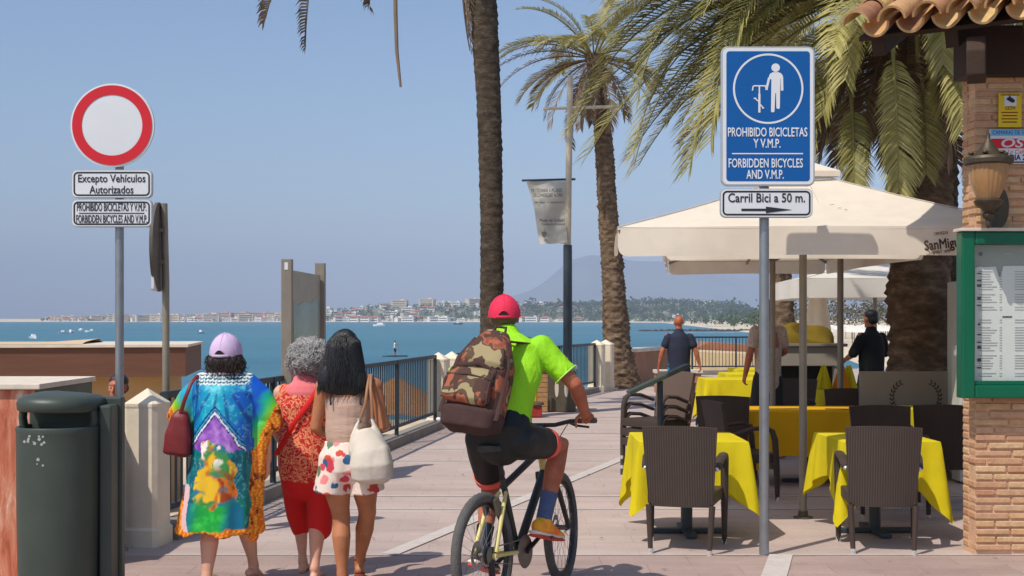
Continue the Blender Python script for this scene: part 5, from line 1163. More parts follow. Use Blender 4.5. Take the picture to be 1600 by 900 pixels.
def arm(mb, sh, el, wr, k=1.0):
    mb.ell(sh, (.058 * k,) * 3, n=12, m=8); mb.tube([sh, sh.lerp(el, .4), el, el.lerp(wr, .25), el.lerp(wr, .7), wr], [r * k for r in (.052, .047, .039, .042, .032, .026)], n=12, round_=True)
def torso(mb, P, side=None):
    """P: rows of (point, half width, half depth)"""
    mb.tube([p[0] for p in P], [p[1] for p in P], [p[2] for p in P], side=side or X, n=22, round_=True)
def person(label, loc, rz=0, group=None): return thing('person', label, 'person', loc, rz, group)
def tube_e(mb, rows, side=None, n=20): mb.tube([r[0] for r in rows], [r[1] for r in rows], [r[2] for r in rows], side=side or X, n=n, round_=True)
def cap_on(parent, c, f, rad, m, name='cap', tilt=.15, hole=True):
    f = f.normalized(); u = (Z + f * -tilt).normalized(); r = f.cross(u).normalized(); ff = u.cross(r); Q = Matrix((r, ff, u)).transposed(); rows = []
    at = lambda x, y, z: c + Q @ V3(x, y, z)
    for i in range(12):
        k = i / 11 * math.pi / 2 * 1.0; z = rad * 1.04 * math.sin(k) - .03 * (1 - i / 11); ck = math.cos(k) ** .82; rows.append([at(math.cos(a) * rad * ck + 1e-4 * math.cos(a), math.sin(a) * rad * 1.14 * ck + 1e-4 * math.sin(a), z * (1 + .02 * math.cos(6 * a) * (i / 11))) for a in [2 * math.pi * j / 36 for j in range(36)]])
    b = MB().grid(rows, True); b.f.append(tuple(11 * 36 + k for k in range(36))); o = b.build(name, m, parent, smooth=60)
    br = []
    for i in range(5):
        k = i / 4; br.append([at(rad * .92 * math.sin(t_) * (1 - .12 * k), rad * 1.05 * math.cos(t_) + .075 * k * max(.2, math.cos(t_)), -.028 - .018 * k + .012 * (t_ * t_)) for t_ in np.linspace(-1.05, 1.05, 15)])
    MB().grid(br + [[p - u * .006 for p in row] for row in br[::-1]]).build('peak', m, o, smooth=60)
    MB().ell(at(0, 0, rad * 1.04), (.008, .008, .004), n=8, m=6).build('button', m, o)
    sm_ = MB()
    for k6 in range(6):
        a = 2 * math.pi * (k6 + .5) / 6; sm_.tube([at(math.cos(a) * rad * math.cos(k) ** .82 * 1.004, math.sin(a) * rad * 1.144 * math.cos(k) ** .82, rad * 1.044 * math.sin(k) - .03 * (1 - k / 1.571)) for k in np.linspace(.02, 1.5, 14)], .0016, n=4)
    sm_.build('seams', m, o, smooth=60)['kind'] = 'stuff'
    if hole:
        rim, gap = MB(), MB(); arc = [at(rad * 1.005 * math.sin(t_), -rad * 1.145 * math.cos(t_), -.028 + .045 * math.cos(t_ / .48 * math.pi / 2)) for t_ in np.linspace(-.48, .48, 17)]
        fl = [at(rad * 1.005 * math.sin(t_), -rad * 1.15 * math.cos(t_), -.020) for t_ in np.linspace(-.48, .48, 17)]; out = -ff * .004
        gap.grid([[p + out for p in arc], [p + out for p in fl]]); gap.build('cap_opening', M['dark_hair'], o, fixn=False)
        MB().tube([p + out for p in arc], .004, n=6).build('opening_seam', m, o, smooth=60); MB().tube([p + out * 1.5 for p in fl], .0085, .004, side=u, n=6).build('size_strap', m, o, smooth=60)
    return o
M['dark_hair'] = mat('dark_brown_hair', S(46, 32, 28), .45, vs=30, var=.3, scale=(3, 3, .4), bump=.5, bs=60); M['black_hair'] = mat('black_hair', S(24, 20, 20), .38, vs=24, var=.4, scale=(5, 5, .3), bump=.5, bs=40, spec=.5)
M['grey_hair'] = mat('silver_hair', S(172, 168, 164), .6, vs=26, var=.25, bump=.7, bs=60)

def locks(hair, m, n, ln, rad=.0016, curl=1.0, down=.5, seed=1):
    """loose strands lying on a hair mass"""
    q = random.Random(seed); me = hair.data; b = MB()
    for k in range(n):
        v = me.vertices[q.randrange(len(me.vertices))]; p, nn = v.co.copy(), v.normal.copy(); d = (nn.orthogonal() * q.uniform(-1, 1) + nn.cross(nn.orthogonal()) * q.uniform(-1, 1) - Z * down).normalized(); pts = []; ph = q.uniform(0, 6)
        for i in range(6):
            u = i / 5; pts.append(p + nn * (.004 + .010 * math.sin(u * 3.1) * q.uniform(.6, 1.4)) + d * ln * u + nn.cross(d) * .012 * curl * math.sin(u * 5 + ph))
        b.tube(pts, [rad, rad * 1.1, rad, rad * .9, rad * .7, rad * .3], n=4, cap=False)
    b.build('strands', m, hair, smooth=180, fixn=False)['kind'] = 'stuff'
# ---------------------------------------------------------------- woman in the printed kaftan
s = .0039; t = person('woman in a lilac cap and long multicoloured printed kaftan walking away', (-1.747, 7.8, 0)); KX = lambda px: (px - 352) * s; KZ = lambda py: CH - (py - HZ) * s
b = MB(); torso(b, [(V3(0, 0, .66), .15, .11), (V3(0, 0, .8), .175, .13), (V3(0, 0, .98), .155, .115), (V3(0, 0, 1.15), .165, .12), (V3(0, 0, 1.26), .13, .09), (V3(0, .01, 1.32), .06, .055)])
b.tube([V3(0, .01, 1.28), V3(0, .015, 1.40)], [.055, .05], n=12, round_=True); at = head(b, V3(0, .03, 1.43), Yv, k=.96)
leg(b, V3(-.085, 0, .70), V3(-.09, .02, .39), V3(-.10, -.06, .075), .98); foot(b, V3(-.10, -.06, .075), V3(-.1, 1, 0), .95)
leg(b, V3(.085, .02, .70), V3(.09, .16, .40), V3(.115, .28, .10), .95); foot(b, V3(.115, .28, .10), V3(.35, 1, 0), .95, .35)
arm(b, V3(-.16, 0, 1.23), V3(-.225, .03, 1.0), V3(-.21, .14, .84)); hand(b, V3(-.21, .14, .84), V3(.05, .5, -.6), X, V3(0, .6, .5), .4)
arm(b, V3(.16, 0, 1.23), V3(.235, .0, 1.0), V3(.245, .06, .78)); hand(b, V3(.245, .06, .78), V3(0, .25, -1), -X, V3(0, 1, .2), .35)
link('body', remeshed(b, .007, 3, 'body'), M['skin_fair'], t, 180)
b = MB(); b.ell((0, .0, 1.385), (.113, .105, .072)); b.ell((0, -.03, 1.36), (.10, .07, .055)); hr_ = link('hair', remeshed(b, .01, 3, 'hair', .012, 22), M['dark_hair'], t, 180); locks(hr_, M['dark_hair'], 600, .042, curl=.5, down=1.2)
M['lilac'] = mat('lilac_cotton', S(204, 178, 208), .85, vs=5, var=.06, bump=.3, bs=14); cap_on(t, V3(.0, .015, 1.462), V3(.12, 1, 0), .098, M['lilac'])
eyes(at, t)
b = MB()
R_ = [(1.345, 0, .07, .068), (1.315, 0, .10, .085), (1.275, 0, .155, .10), (1.22, 0, .20, .125), (1.10, .005, .20, .145), (.95, .0, .195, .155), (.8, -.005, .20, .165), (.62, -.02, .225, .17), (.48, -.035, .25, .175), (.40, -.04, .262, .18), (.355, -.045, .268, .182)]
rows = []; zs = np.linspace(1.345, .35, 70)
for z in zs:
    cx, a_, b_ = (np.interp(-z, [-r[0] for r in R_], [r[k] for r in R_]) for k in (1, 2, 3)); row = []
    for j in range(72):
        t_ = 2 * math.pi * j / 72; fo = max(0, (1.15 - z)) * .085; k = 1 + fo * (math.sin(9 * t_ + 1.2 + z) * .6 + .5 * math.sin(5 * t_ + 2 * z) + .3 * math.sin(14 * t_)); row.append(V3(cx + a_ * k * math.cos(t_), b_ * k * math.sin(t_), z + (.02 * math.sin(6 * t_) if z < .37 else 0)))
    rows.append(row)
b.grid(rows, True); b.f.append(tuple(range(71, -1, -1))); b.f.append(tuple(69 * 72 + k for k in range(72)))
tube_e(b, [(V3(-.13, 0, 1.25), .075, .07), (V3(-.195, 0, 1.16), .095, .06), (V3(-.255, .01, 1.055), .10, .05), (V3(-.28, .01, 1.02), .095, .045)], V3(1, 0, .9))
tube_e(b, [(V3(.13, 0, 1.25), .075, .07), (V3(.20, 0, 1.16), .095, .06), (V3(.245, 0, 1.06), .105, .05), (V3(.262, .01, .99), .092, .042)], V3(-1, 0, .9))
tube_e(b, [(V3(.23, .0, 1.0), .07, .05), (V3(.215, .0, .86), .045, .045), (V3(.20, .01, .68), .04, .05), (V3(.185, .02, .48), .04, .05), (V3(.165, .03, .315), .03, .035)], X)
me = remeshed(b, .0075, 3, 'kaftan', .006, 9); P = mverts(me); x, y, z = P.T
x = x + .055 * (fbm(P * 13, 3, 31) - .5) * (z < .93); z = z + .07 * (fbm(P * 11, 3, 41) - .5) * (z < .93)
C = lambda r, g, bb: np.array(S(r, g, bb)); PW = P + .09 * np.stack([fbm(P * 8 + 3.3, 3, 91), fbm(P * 8 + 7.7, 3, 92), fbm(P * 8, 3, 93)], 1); n1 = fbm(PW * 9, 4, 2); n2 = fbm(PW * 24, 4, 6); n3 = fbm(PW * np.array([15, 15, 9]), 3, 12); sm = lambda a, lo, hi: np.clip((a - lo) / (hi - lo), 0, 1)[:, None]
col = np.tile(C(0, 160, 190), (len(P), 1)); col = col + (C(20, 96, 190) - col) * sm(x + .25 * (n1 - .5), .02, .14)
col = col + (C(24, 84, 176) - col) * sm(-x + .2 * (n1 - .5), .10, .17) * .7
col = col + (C(90, 215, 215) - col) * (sm(n2, .56, .72) * sm(z, .95, 1.1)) * .7
ray = np.abs(np.sin(np.arctan2(x, np.maximum(1.32 - z, .02)) * 9)); col = col + (C(16, 60, 140) - col) * (sm(ray, .85, .98) * sm(z, .98, 1.06) * sm(-z, -1.24, -1.18)) * .8
col = col + (C(150, 226, 226) - col) * sm(np.abs(fbm(PW * 20, 3, 57) - .5), .025, .0) * .45 * (np.abs(x) < .17)[:, None]
# inverted V in the middle of the back
cz = 1.098 - np.abs(x + .03) * 1.25 - z + .014 * (n1 - .5); inside = (cz > 0) & (np.abs(x + .03) < .155 - .1 * np.maximum(0, .95 - z))
def band(lo, hi, c):
    global col
    mk = (cz > lo) & (cz < hi) & (np.abs(x + .03) < .17) & (z > .80); col[mk] = c
band(-.035, -.02, C(10, 40, 110)); band(-.02, -.008, C(60, 170, 210)); band(-.008, .004, C(14, 30, 96)); band(.004, .018, C(236, 240, 246)); band(.018, .03, C(26, 30, 100))
pur = (cz > .03) & (np.abs(x + .02) < .15) & (z > .62); pc = C(176, 120, 206) + (C(130, 70, 170) - C(176, 120, 206)) * sm(n2, .4, .7); pc = pc + (C(214, 170, 226) - pc) * sm(n1, .5, .7)
col[pur] = pc[pur]
zz_ = z + .09 * (n1 - .5) + .05 * (n3 - .5)
yel = (zz_ < .90) & (np.abs(x + .035 + .10 * (n1 - .5)) < .082 + .15 * np.maximum(0, .88 - z)); yc = C(232, 186, 40) + (C(216, 110, 30) - C(232, 186, 40)) * sm(n3, .44, .54); yc = yc + (C(60, 140, 70) - yc) * sm(fbm(PW * 17, 3, 77), .50, .58); yc = yc + (C(40, 120, 130) - yc) * sm(fbm(PW * 12, 3, 78), .56, .62); yc = yc + (C(250, 240, 224) - yc) * (sm(n2, .60, .66) * sm(z, .72, .80)); yc = yc + (C(90, 120, 40) - yc) * (sm(n1, .56, .62) * sm(z, .78, .84)); yc = yc + (C(150, 60, 24) - yc) * (sm(n2 + n3, 1.08, 1.2) * sm(-z, -.76, -.68)); col[yel] = yc[yel]
side = (zz_ < .86) & ~yel; sc_ = C(8, 96, 110) + (C(0, 134, 130) - C(8, 96, 110)) * sm(n1, .4, .6); sc_ = sc_ + (C(10, 110, 70) - sc_) * sm(-z, -.62, -.5) * .6; sc_ = sc_ + (C(120, 210, 205) - sc_) * sm(np.abs(fbm(PW * 26, 3, 55) - .5), .03, .0) * .55; sc_ = sc_ + (C(16, 50, 90) - sc_) * sm(fbm(PW * 14, 3, 56), .56, .64) * .6; col[side] = sc_[side]
low = (zz_ < .53) & (np.abs(x + .03) < .17); lc = C(20, 160, 60) + (C(50, 200, 60) - C(20, 160, 60)) * sm(n2, .42, .6); lc = lc + (C(10, 110, 140) - lc) * sm(np.abs(x + .05) + .1 * (n1 - .5), .07, .13); lc = lc + (C(150, 230, 230) - lc) * (sm(n3, .62, .68) * sm(z, .40, .50) * sm(n2, .5, .6)); col[low] = lc[low]
og = C(232, 110, 20) + (C(250, 196, 60) - C(232, 110, 20)) * sm(np.sin(x * 210 + 4 * np.sin(z * 90)) * np.sin(z * 190), .1, .5); og = og + (C(120, 40, 14) - og) * sm(n2, .60, .66)
# sleeves: blue to green to an orange patterned border
dl = -x - .178 + (1.17 - z) * .55; slv = (x < -.185) & (z > .86); gc = C(30, 160, 190) + (C(120, 190, 40) - C(30, 160, 190)) * sm(dl + .1 * (n1 - .5), .05, .13); gc = gc + (C(226, 190, 30) - gc) * sm(dl, .14, .18); col[slv] = gc[slv]; mk = slv & (dl > .175); col[mk] = og[mk]
dr = x - .172 + (1.2 - z) * .5; slv = (x > .178) & (z > .80); gc = C(16, 90, 200) + (C(30, 190, 120) - C(16, 90, 200)) * sm(dr + .1 * (n1 - .5), .06, .13); gc = gc + (C(120, 200, 40) - gc) * sm(dr, .12, .17); col[slv] = gc[slv]; mk = slv & (dr > .178); col[mk] = og[mk]
mk = (x > .165) & (z < .86); col[mk] = og[mk]
mk = (x < -.235) & (z < .62); col[mk] = og[mk]; mk = (x < -.19) & (x > -.235) & (z < .66); col[mk] = C(226, 188, 190)
mk = z < .385; col[mk] = og[mk]
# lace-like neckline
nk = (z > 1.25) & (np.abs(x) < .17 - (1.30 - z) * .3); ang = np.arctan2(x, .3 + y * 0) * 1; pat = np.sin(x * 330) * .7 + np.sin(z * 300 + 2.2 * np.abs(np.sin(x * 110))); nc = np.where((pat > .05)[:, None], C(206, 226, 226), C(8, 60, 84)); col[nk] = nc[nk]
mk = (z > 1.325); col[mk] = C(222, 70, 66); mk = (z > 1.312) & (z < 1.325); col[mk] = C(230, 226, 220)
dye(me, col); M['kaftan'] = attr_mat('printed_silk', .5, .15, 30, spec=.35); link('kaftan', me, M['kaftan'], t, 180)
M['maroon'] = mat('dark_red_leather', S(112, 32, 34), .5, vs=6, var=.2, bump=.3, bs=25)
def rr_loft(b, rows, side, n=28, pw=.55):
    """bag-like loft with rounded-square sections: rows of (centre, half width, half depth)"""
    R0 = []
    for i, (c, a_, b_) in enumerate(rows):
        t_ = (rows[min(i + 1, len(rows) - 1)][0] - rows[max(i - 1, 0)][0]).normalized(); q, nn = frame_of(t_, side); f = lambda v: math.copysign(abs(v) ** pw, v)
        R0.append([c + q * a_ * f(math.cos(2 * math.pi * j / n)) + nn * b_ * f(math.sin(2 * math.pi * j / n)) for j in range(n)])
    m = len(rows); b.grid(R0, True); b.f.append(tuple(len(b.v) - m * n + k for k in range(n - 1, -1, -1))); b.f.append(tuple(len(b.v) - n + k for k in range(n))); return b
h = thing('handbag', 'dark red shoulder bag hanging at the kaftan woman\'s left side', 'handbag', (-1.747, 7.8, 0)); b = MB()
rr_loft(b, [(V3(-.275, -.08, .82), .06, .03), (V3(-.272, -.08, .84), .085, .06), (V3(-.265, -.08, .95), .078, .06), (V3(-.25, -.08, 1.06), .055, .045), (V3(-.24, -.08, 1.10), .03, .02)], X); link('pouch', remeshed(b, .009, 4, 'pouch', .008, 10), M['maroon'], h, 180)
MB().tube([V3(-.255, -.10, 1.05), V3(-.215, -.135, 1.16), V3(-.18, -.12, 1.26), V3(-.16, -.05, 1.305), V3(-.165, .04, 1.29), V3(-.22, .03, 1.15), V3(-.25, -.05, 1.05)], .012, .005, side=X, n=8).build('strap', M['maroon'], h, smooth=60)

# ---------------------------------------------------------------- grey haired woman in red
s = .0041; t = person('grey haired woman in red patterned top and red cropped trousers, between two others', (-1.32, 8.2, 0))
b = MB(); torso(b, [(V3(0, 0, .66), .15, .11), (V3(0, 0, .8), .17, .125), (V3(0, 0, .98), .15, .11), (V3(0, 0, 1.1), .165, .115), (V3(0, .01, 1.2), .12, .09), (V3(0, .02, 1.26), .06, .055)])
b.tube([V3(0, .02, 1.22), V3(0.01, .03, 1.36)], [.052, .048], n=12, round_=True); at = head(b, V3(.012, .045, 1.405), Yv, k=.95)
leg(b, V3(-.075, 0, .70), V3(-.055, .10, .40), V3(-.04, .12, .08), .82); foot(b, V3(-.04, .12, .08), Yv, .9)
leg(b, V3(.085, 0, .70), V3(.085, -.02, .40), V3(.075, -.14, .08), .95); foot(b, V3(.075, -.14, .08), Yv, .92)
arm(b, V3(-.155, .01, 1.17), V3(-.19, .03, .93), V3(-.16, .2, .80)); hand(b, V3(-.16, .2, .80), V3(.2, .8, -.3), X, Z, .5)
arm(b, V3(.155, .01, 1.17), V3(.19, .04, .93), V3(.15, .22, .84)); hand(b, V3(.15, .22, .84), V3(-.1, .8, -.3), -X, Z, .5)
link('body', remeshed(b, .008, 3, 'body'), M['skin_fair'], t, 180); eyes(at, t)
b = MB(); q = random.Random(4)
for k in range(95):
    a, c = q.uniform(0, 6.283), q.uniform(-.75, 1); e = math.sqrt(1 - c * c); d = V3(math.cos(a) * e, math.sin(a) * e, c)
    if d.y > .55 and d.z < .45: continue
    b.ell(V3(.012, .015, 1.40) + Vector((d.x * .105, d.y * .105, d.z * .105)), (q.uniform(.022, .036),) * 3, n=8, m=6)
b.ell((.012, .0, 1.41), (.105, .10, .105)); hr_ = link('hair', remeshed(b, .006, 5, 'hair', .006, 40), M['grey_hair'], t, 180); locks(hr_, M['grey_hair'], 1500, .035, .0019, 1.3, .35)
def paisley(name, base, fig, sc=16):
    m, L, p = base_mat(name); co = coords(m); n = noise(m, co, sc, 3, .5, 2.5); r = ramp(m, n, [(.44, base), (.48, fig), (.53, fig), (.57, base)]); v = N(m, 'ShaderNodeTexVoronoi'); v.inputs['Scale'].default_value = sc * 1.3; L.new(co, v.inputs['Vector'])
    L.new(mixc(m, ramp(m, v.outputs['Distance'], [(.10, (1, 1, 1)), (.16, (0, 0, 0))]), r, fig), p.inputs['Base Color']); p.inputs['Roughness'].default_value = .8; return m
M['red_print'] = paisley('red_paisley_cotton', S(196, 26, 26), S(232, 150, 104), 15); M['red_cotton'] = mat('red_cotton', S(208, 22, 20), .8, vs=3, var=.08, bump=.25, bs=12); M['pink_yoke'] = mat('pink_voile', S(226, 116, 120), .85)
b = MB(); tube_e(b, [(V3(0, 0, .68), .178, .14), (V3(0, 0, .8), .185, .145), (V3(0, 0, .95), .168, .128), (V3(0, 0, 1.1), .182, .13), (V3(0, .0, 1.185), .16, .105), (V3(0, .015, 1.232), .085, .075)])
for sg in (-1, 1): tube_e(b, [(V3(sg * .14, .01, 1.17), .062, .062), (V3(sg * .18, .015, 1.06), .066, .066), (V3(sg * .195, .02, .98), .066, .066)])
link('patterned_top', remeshed(b, .009, 3, 'patterned_top', .007, 9), M['red_print'], t, 180)
b = MB(); tube_e(b, [(V3(0, -.005, 1.168), .155, .112), (V3(0, .0, 1.2), .145, .104), (V3(0, .012, 1.238), .09, .08)]); link('yoke', remeshed(b, .008, 2, 'yoke'), M['pink_yoke'], t, 180)
b = MB(); tube_e(b, [(V3(0, 0, .60), .16, .12), (V3(0, 0, .72), .172, .132), (V3(0, 0, .84), .165, .13)])
tube_e(b, [(V3(-.082, 0, .66), .09, .095), (V3(-.082, .05, .52), .078, .085), (V3(-.068, .09, .38), .068, .072), (V3(-.05, .11, .29), .058, .06)]); tube_e(b, [(V3(.085, 0, .66), .092, .10), (V3(.092, -.01, .5), .082, .092), (V3(.094, -.02, .38), .078, .086), (V3(.094, -.035, .315), .076, .084)])
link('cropped_trousers', remeshed(b, .009, 3, 'cropped_trousers', .008, 8), M['red_cotton'], t, 180)
MB().tube([V3(.10, -.085, 1.225), V3(.04, -.135, 1.12), V3(-.06, -.145, .98), V3(-.14, -.12, .84), V3(-.19, -.02, .78)], .016, .004, side=X, n=6).build('bag_strap', M['red_cotton'], t, smooth=60)

# ---------------------------------------------------------------- dark haired woman in floral shorts
s = .0039; t = person('woman with long dark hair in tan camisole and floral shorts walking away', (-.995, 7.8, 0))
b = MB(); torso(b, [(V3(0, 0, .76), .14, .10), (V3(0, 0, .80), .16, .115), (V3(0, 0, .92), .135, .10), (V3(0, 0, 1.05), .132, .095), (V3(0, .0, 1.18), .145, .10), (V3(0, .01, 1.26), .115, .08), (V3(0, .015, 1.31), .055, .05)])
b.tube([V3(0, .015, 1.27), V3(-.01, .02, 1.40)], [.05, .046], n=12, round_=True); at = head(b, V3(-.02, .035, 1.435), V3(-.1, 1, 0), k=.96)
leg(b, V3(-.085, 0, .72), V3(-.05, .03, .44), V3(-.035, -.03, .08), 1.0); foot(b, V3(-.035, -.03, .08), V3(-.05, 1, 0), .92)
leg(b, V3(.085, .02, .72), V3(.10, .12, .45), V3(.03, .30, .115), 1.0); foot(b, V3(.03, .30, .115), V3(-.1, 1, 0), .92, .3)
arm(b, V3(-.155, .01, 1.235), V3(-.205, .02, .98), V3(-.16, .22, .93), .92); hand(b, V3(-.16, .22, .93), V3(.3, .8, 0), X, Z, .5)
arm(b, V3(.155, .01, 1.235), V3(.215, -.03, .985), V3(.21, .17, 1.03), .95); hand(b, V3(.21, .17, 1.03), V3(-.2, .7, .3), -X, Z, 1.0)
link('body', remeshed(b, .007, 3, 'body'), M['skin_tan'], t, 180); eyes(at, t)
b = MB(); tube_e(b, [(V3(-.03, .008, 1.50), .088, .092), (V3(-.03, .003, 1.475), .100, .102), (V3(-.028, -.005, 1.44), .108, .105), (V3(-.025, -.03, 1.36), .122, .095), (V3(-.03, -.055, 1.30), .142, .075), (V3(-.035, -.075, 1.245), .146, .055), (V3(-.04, -.08, 1.21), .11, .03)])
hm = remeshed(b, .009, 3, 'hair', .012, 13); ho = link('hair', hm, M['black_hair'], t, 180); b = MB(); q = random.Random(6)
for k in range(420):
    a = q.uniform(-2.6, 2.6) - math.pi / 2; pts = []; wob = q.uniform(0, 6); end = q.uniform(1.185, 1.275)
    for i in range(9):
        z = 1.574 - (1.574 - end) * (i / 8) ** 1.15; cx, cy, ra, rb = (np.interp(-z, [-1.575, -1.555, -1.51, -1.44, -1.36, -1.27, -1.205, -1.14], v) for v in ([-.03, -.03, -.03, -.028, -.025, -.03, -.035, -.04], [.01, .008, .005, -.005, -.03, -.055, -.075, -.08], [.012, .06, .098, .110, .124, .142, .147, .137], [.012, .062, .102, .107, .097, .077, .060, .047]))
        w_ = 1.015 + .012 * math.sin(z * 30 + wob); pts.append(V3(cx + math.cos(a + .1 * math.sin(z * 14 + wob)) * ra * w_, cy + math.sin(a + .1 * math.sin(z * 14 + wob)) * rb * w_, z))
    if pts[3].y > .05: continue
    b.tube(pts, [.0022] * 8 + [.0006], n=4, cap=False)
b.build('strands', M['black_hair'], ho, smooth=180, fixn=False)['kind'] = 'stuff'
M['camisole'] = mat('dusty_tan_fabric', S(192, 160, 140), .75, vs=4, var=.08, bump=.6, bs=14, scale=(.6, .6, 2.6)); b = MB(); tube_e(b, [(V3(0, 0, .93), .138, .106), (V3(0, 0, .97), .142, .108), (V3(0, 0, 1.05), .143, .107), (V3(0, 0, 1.135), .148, .110)]); link('camisole', remeshed(b, .008, 2, 'camisole', .006, 14, 5), M['camisole'], t, 180)
for x0, x1 in ((-.095, -.10), (.085, .10)): MB().tube([V3(x0, -.108, 1.13), V3(x0, -.105, 1.2), V3(x1 * .95, -.07, 1.27), V3(x1 * .95, .0, 1.295)], .006, .003, side=X, n=6).build('shoulder_strap', M['ink'], t, smooth=60)
m, L, p = base_mat('floral_cotton'); co = coords(m); v = N(m, 'ShaderNodeTexVoronoi'); v.inputs['Scale'].default_value = 15; v.inputs['Randomness'].default_value = 1; dn = noise(m, co, 20, 3); va = N(m, 'ShaderNodeVectorMath', operation='ADD'); L.new(co, va.inputs[0]); L.new(mixc(m, .06, (0, 0, 0), dn), va.inputs[1]); L.new(va.outputs[0], v.inputs['Vector'])
sp = N(m, 'ShaderNodeSeparateColor'); L.new(v.outputs['Color'], sp.inputs[0]); petal = ramp(m, sp.outputs[0], [(.0, S(206, 60, 76)), (.3, S(226, 130, 130)), (.5, S(40, 90, 130)), (.65, S(196, 70, 50)), (.85, S(90, 120, 90))], 'CONSTANT')
L.new(mixc(m, ramp(m, v.outputs['Distance'], [(.40, (1, 1, 1)), (.47, (0, 0, 0))]), S(226, 206, 190), petal), p.inputs['Base Color']); p.inputs['Roughness'].default_value = .8; M['floral'] = m
b = MB(); rows = []
for i in range(26):
    k = i / 25; z = .905 - .22 * k; a_ = np.interp(k, [0, .08, .4, 1], [.145, .15, .183, .19]); b_ = np.interp(k, [0, .08, .4, .8, 1], [.112, .116, .143, .14, .11]); rows.append([V3(a_ * (1 + .035 * k * math.sin(13 * u_) + .02 * math.sin(31 * u_) * (1 - k) ** 2) * math.cos(u_), b_ * (1 + .05 * k * math.sin(13 * u_)) * math.sin(u_), z) for u_ in [2 * math.pi * j / 64 for j in range(64)]])
b.grid(rows, True); b.f.append(tuple(range(63, -1, -1))); b.f.append(tuple(25 * 64 + k for k in range(64)))
b.ell((0, .005, .70), (.09, .125, .06))
for sg in (-1, 1): b.tube([V3(sg * .088, .01, .76), V3(sg * .096, .01, .69), V3(sg * .104, .015, .64), V3(sg * .108, .018, .598)], [.092, .100, .106, .112], [.125, .132, .138, .142], side=X, n=26)
link('floral_shorts', remeshed(b, .008, 2, 'floral_shorts', .006, 10), M['floral'], t, 180)
M['sandal'] = mat('brown_red_sandal', S(120, 44, 34), .6)
for an, d in ((V3(-.035, -.03, .085), Z), (V3(.03, .295, .125), V3(0, .3, 1))): MB().lathe([(.038, -.007), (.041, 0), (.038, .007)], an, 18, d, cap=False).build('ankle_strap', M['sandal'], t, smooth=60)
for an, d, pt in ((V3(-.035, -.03, .085), V3(-.05, 1, 0), 0), (V3(.03, .30, .115), V3(-.1, 1, 0), .3)):
    d = d.normalized(); f = d * math.cos(pt) - Z * math.sin(pt); q_ = f.cross(Z).normalized(); uu = q_.cross(f); MB().tube([an - f * .05 - uu * .096, an + f * .06 - uu * .088, an + f * .18 - uu * .09], [.036, .036, .042], [.012, .01, .008], side=q_, n=12, round_=True).build('sandal_sole', M['sandal'], t, smooth=60)
h = thing('shoulder_bag', 'slouchy cream shoulder bag carried by the dark haired woman', 'handbag', (-.995, 7.8, 0)); M['cream_bag'] = mat('cream_cotton_bag', S(206, 194, 178), .85, vs=5, var=.07, bump=.3, bs=30); b = MB()
rr_loft(b, [(V3(.165, -.185, .675), .085, .04), (V3(.165, -.19, .70), .125, .08), (V3(.16, -.19, .78), .135, .10), (V3(.15, -.185, .86), .115, .085), (V3(.13, -.175, .93), .085, .055), (V3(.115, -.165, .99), .045, .03)], X, 28, .8)
tube_e(b, [(V3(.05, -.16, .86), .035, .05), (V3(.05, -.15, .95), .022, .035), (V3(.08, -.14, 1.04), .012, .02)]); tube_e(b, [(V3(.24, -.17, .86), .035, .05), (V3(.20, -.16, .95), .022, .03), (V3(.16, -.15, 1.04), .012, .018)])
link('sack', remeshed(b, .008, 4, 'sack', .012, 8), M['cream_bag'], h, 180)
M['tan_strap'] = mat('tan_leather_strap', S(150, 104, 70), .5)
for pts in ([V3(.08, -.14, 1.03), V3(.115, -.125, 1.14), V3(.125, -.10, 1.24), V3(.13, -.03, 1.31), V3(.14, .07, 1.25)], [V3(.16, -.15, 1.03), V3(.155, -.135, 1.14), V3(.145, -.11, 1.24), V3(.14, -.035, 1.312), V3(.145, .07, 1.25)]): MB().tube(pts, .009, .004, side=X, n=8).build('strap', M['tan_strap'], h, smooth=60)
for x0 in (.08, .16): MB().lathe([(.014, -.004), (.018, 0), (.014, .004)], (x0, -.15, 1.035), 14, Yv, cap=False).build('buckle_ring', M['steel'], h, smooth=60)
# ================================================================ bicycle and cyclist
HD = Vector((.44, .9, 0)).normalized(); HR = Vector((HD.y, -HD.x, 0)); B0 = Vector((-.145, 7.05, 0)); LEAN = R(-2.5)
t = thing('bicycle', 'pale yellow and black mountain bicycle ridden by the man in neon shirt', 'bicycle', B0, rot=(0, LEAN, -math.atan2(HD.x, HD.y)))
bike = t; BM = Matrix.Translation(B0) @ Euler(t.rotation_euler).to_matrix().to_4x4(); bw = lambda x, y, z: BM @ V3(x, y, z)
M['tyre'] = mat('dusty_tyre', S(88, 86, 82), .9, vs=12, var=.2, bump=.6, bs=90); M['rim'] = mat('dark_rim', S(52, 52, 54), .35, .6); M['spoke'] = mat('spoke_steel', S(170, 172, 176), .35, .8); M['frame_yellow'] = mat('pale_yellow_frame', S(206, 192, 118), .4, var=.08, vs=8); M['frame_black'] = mat('black_frame', S(50, 50, 48), .4, var=.15); M['chainring'] = mat('dirty_steel', S(112, 108, 98), .45, .7, vs=15, var=.2)
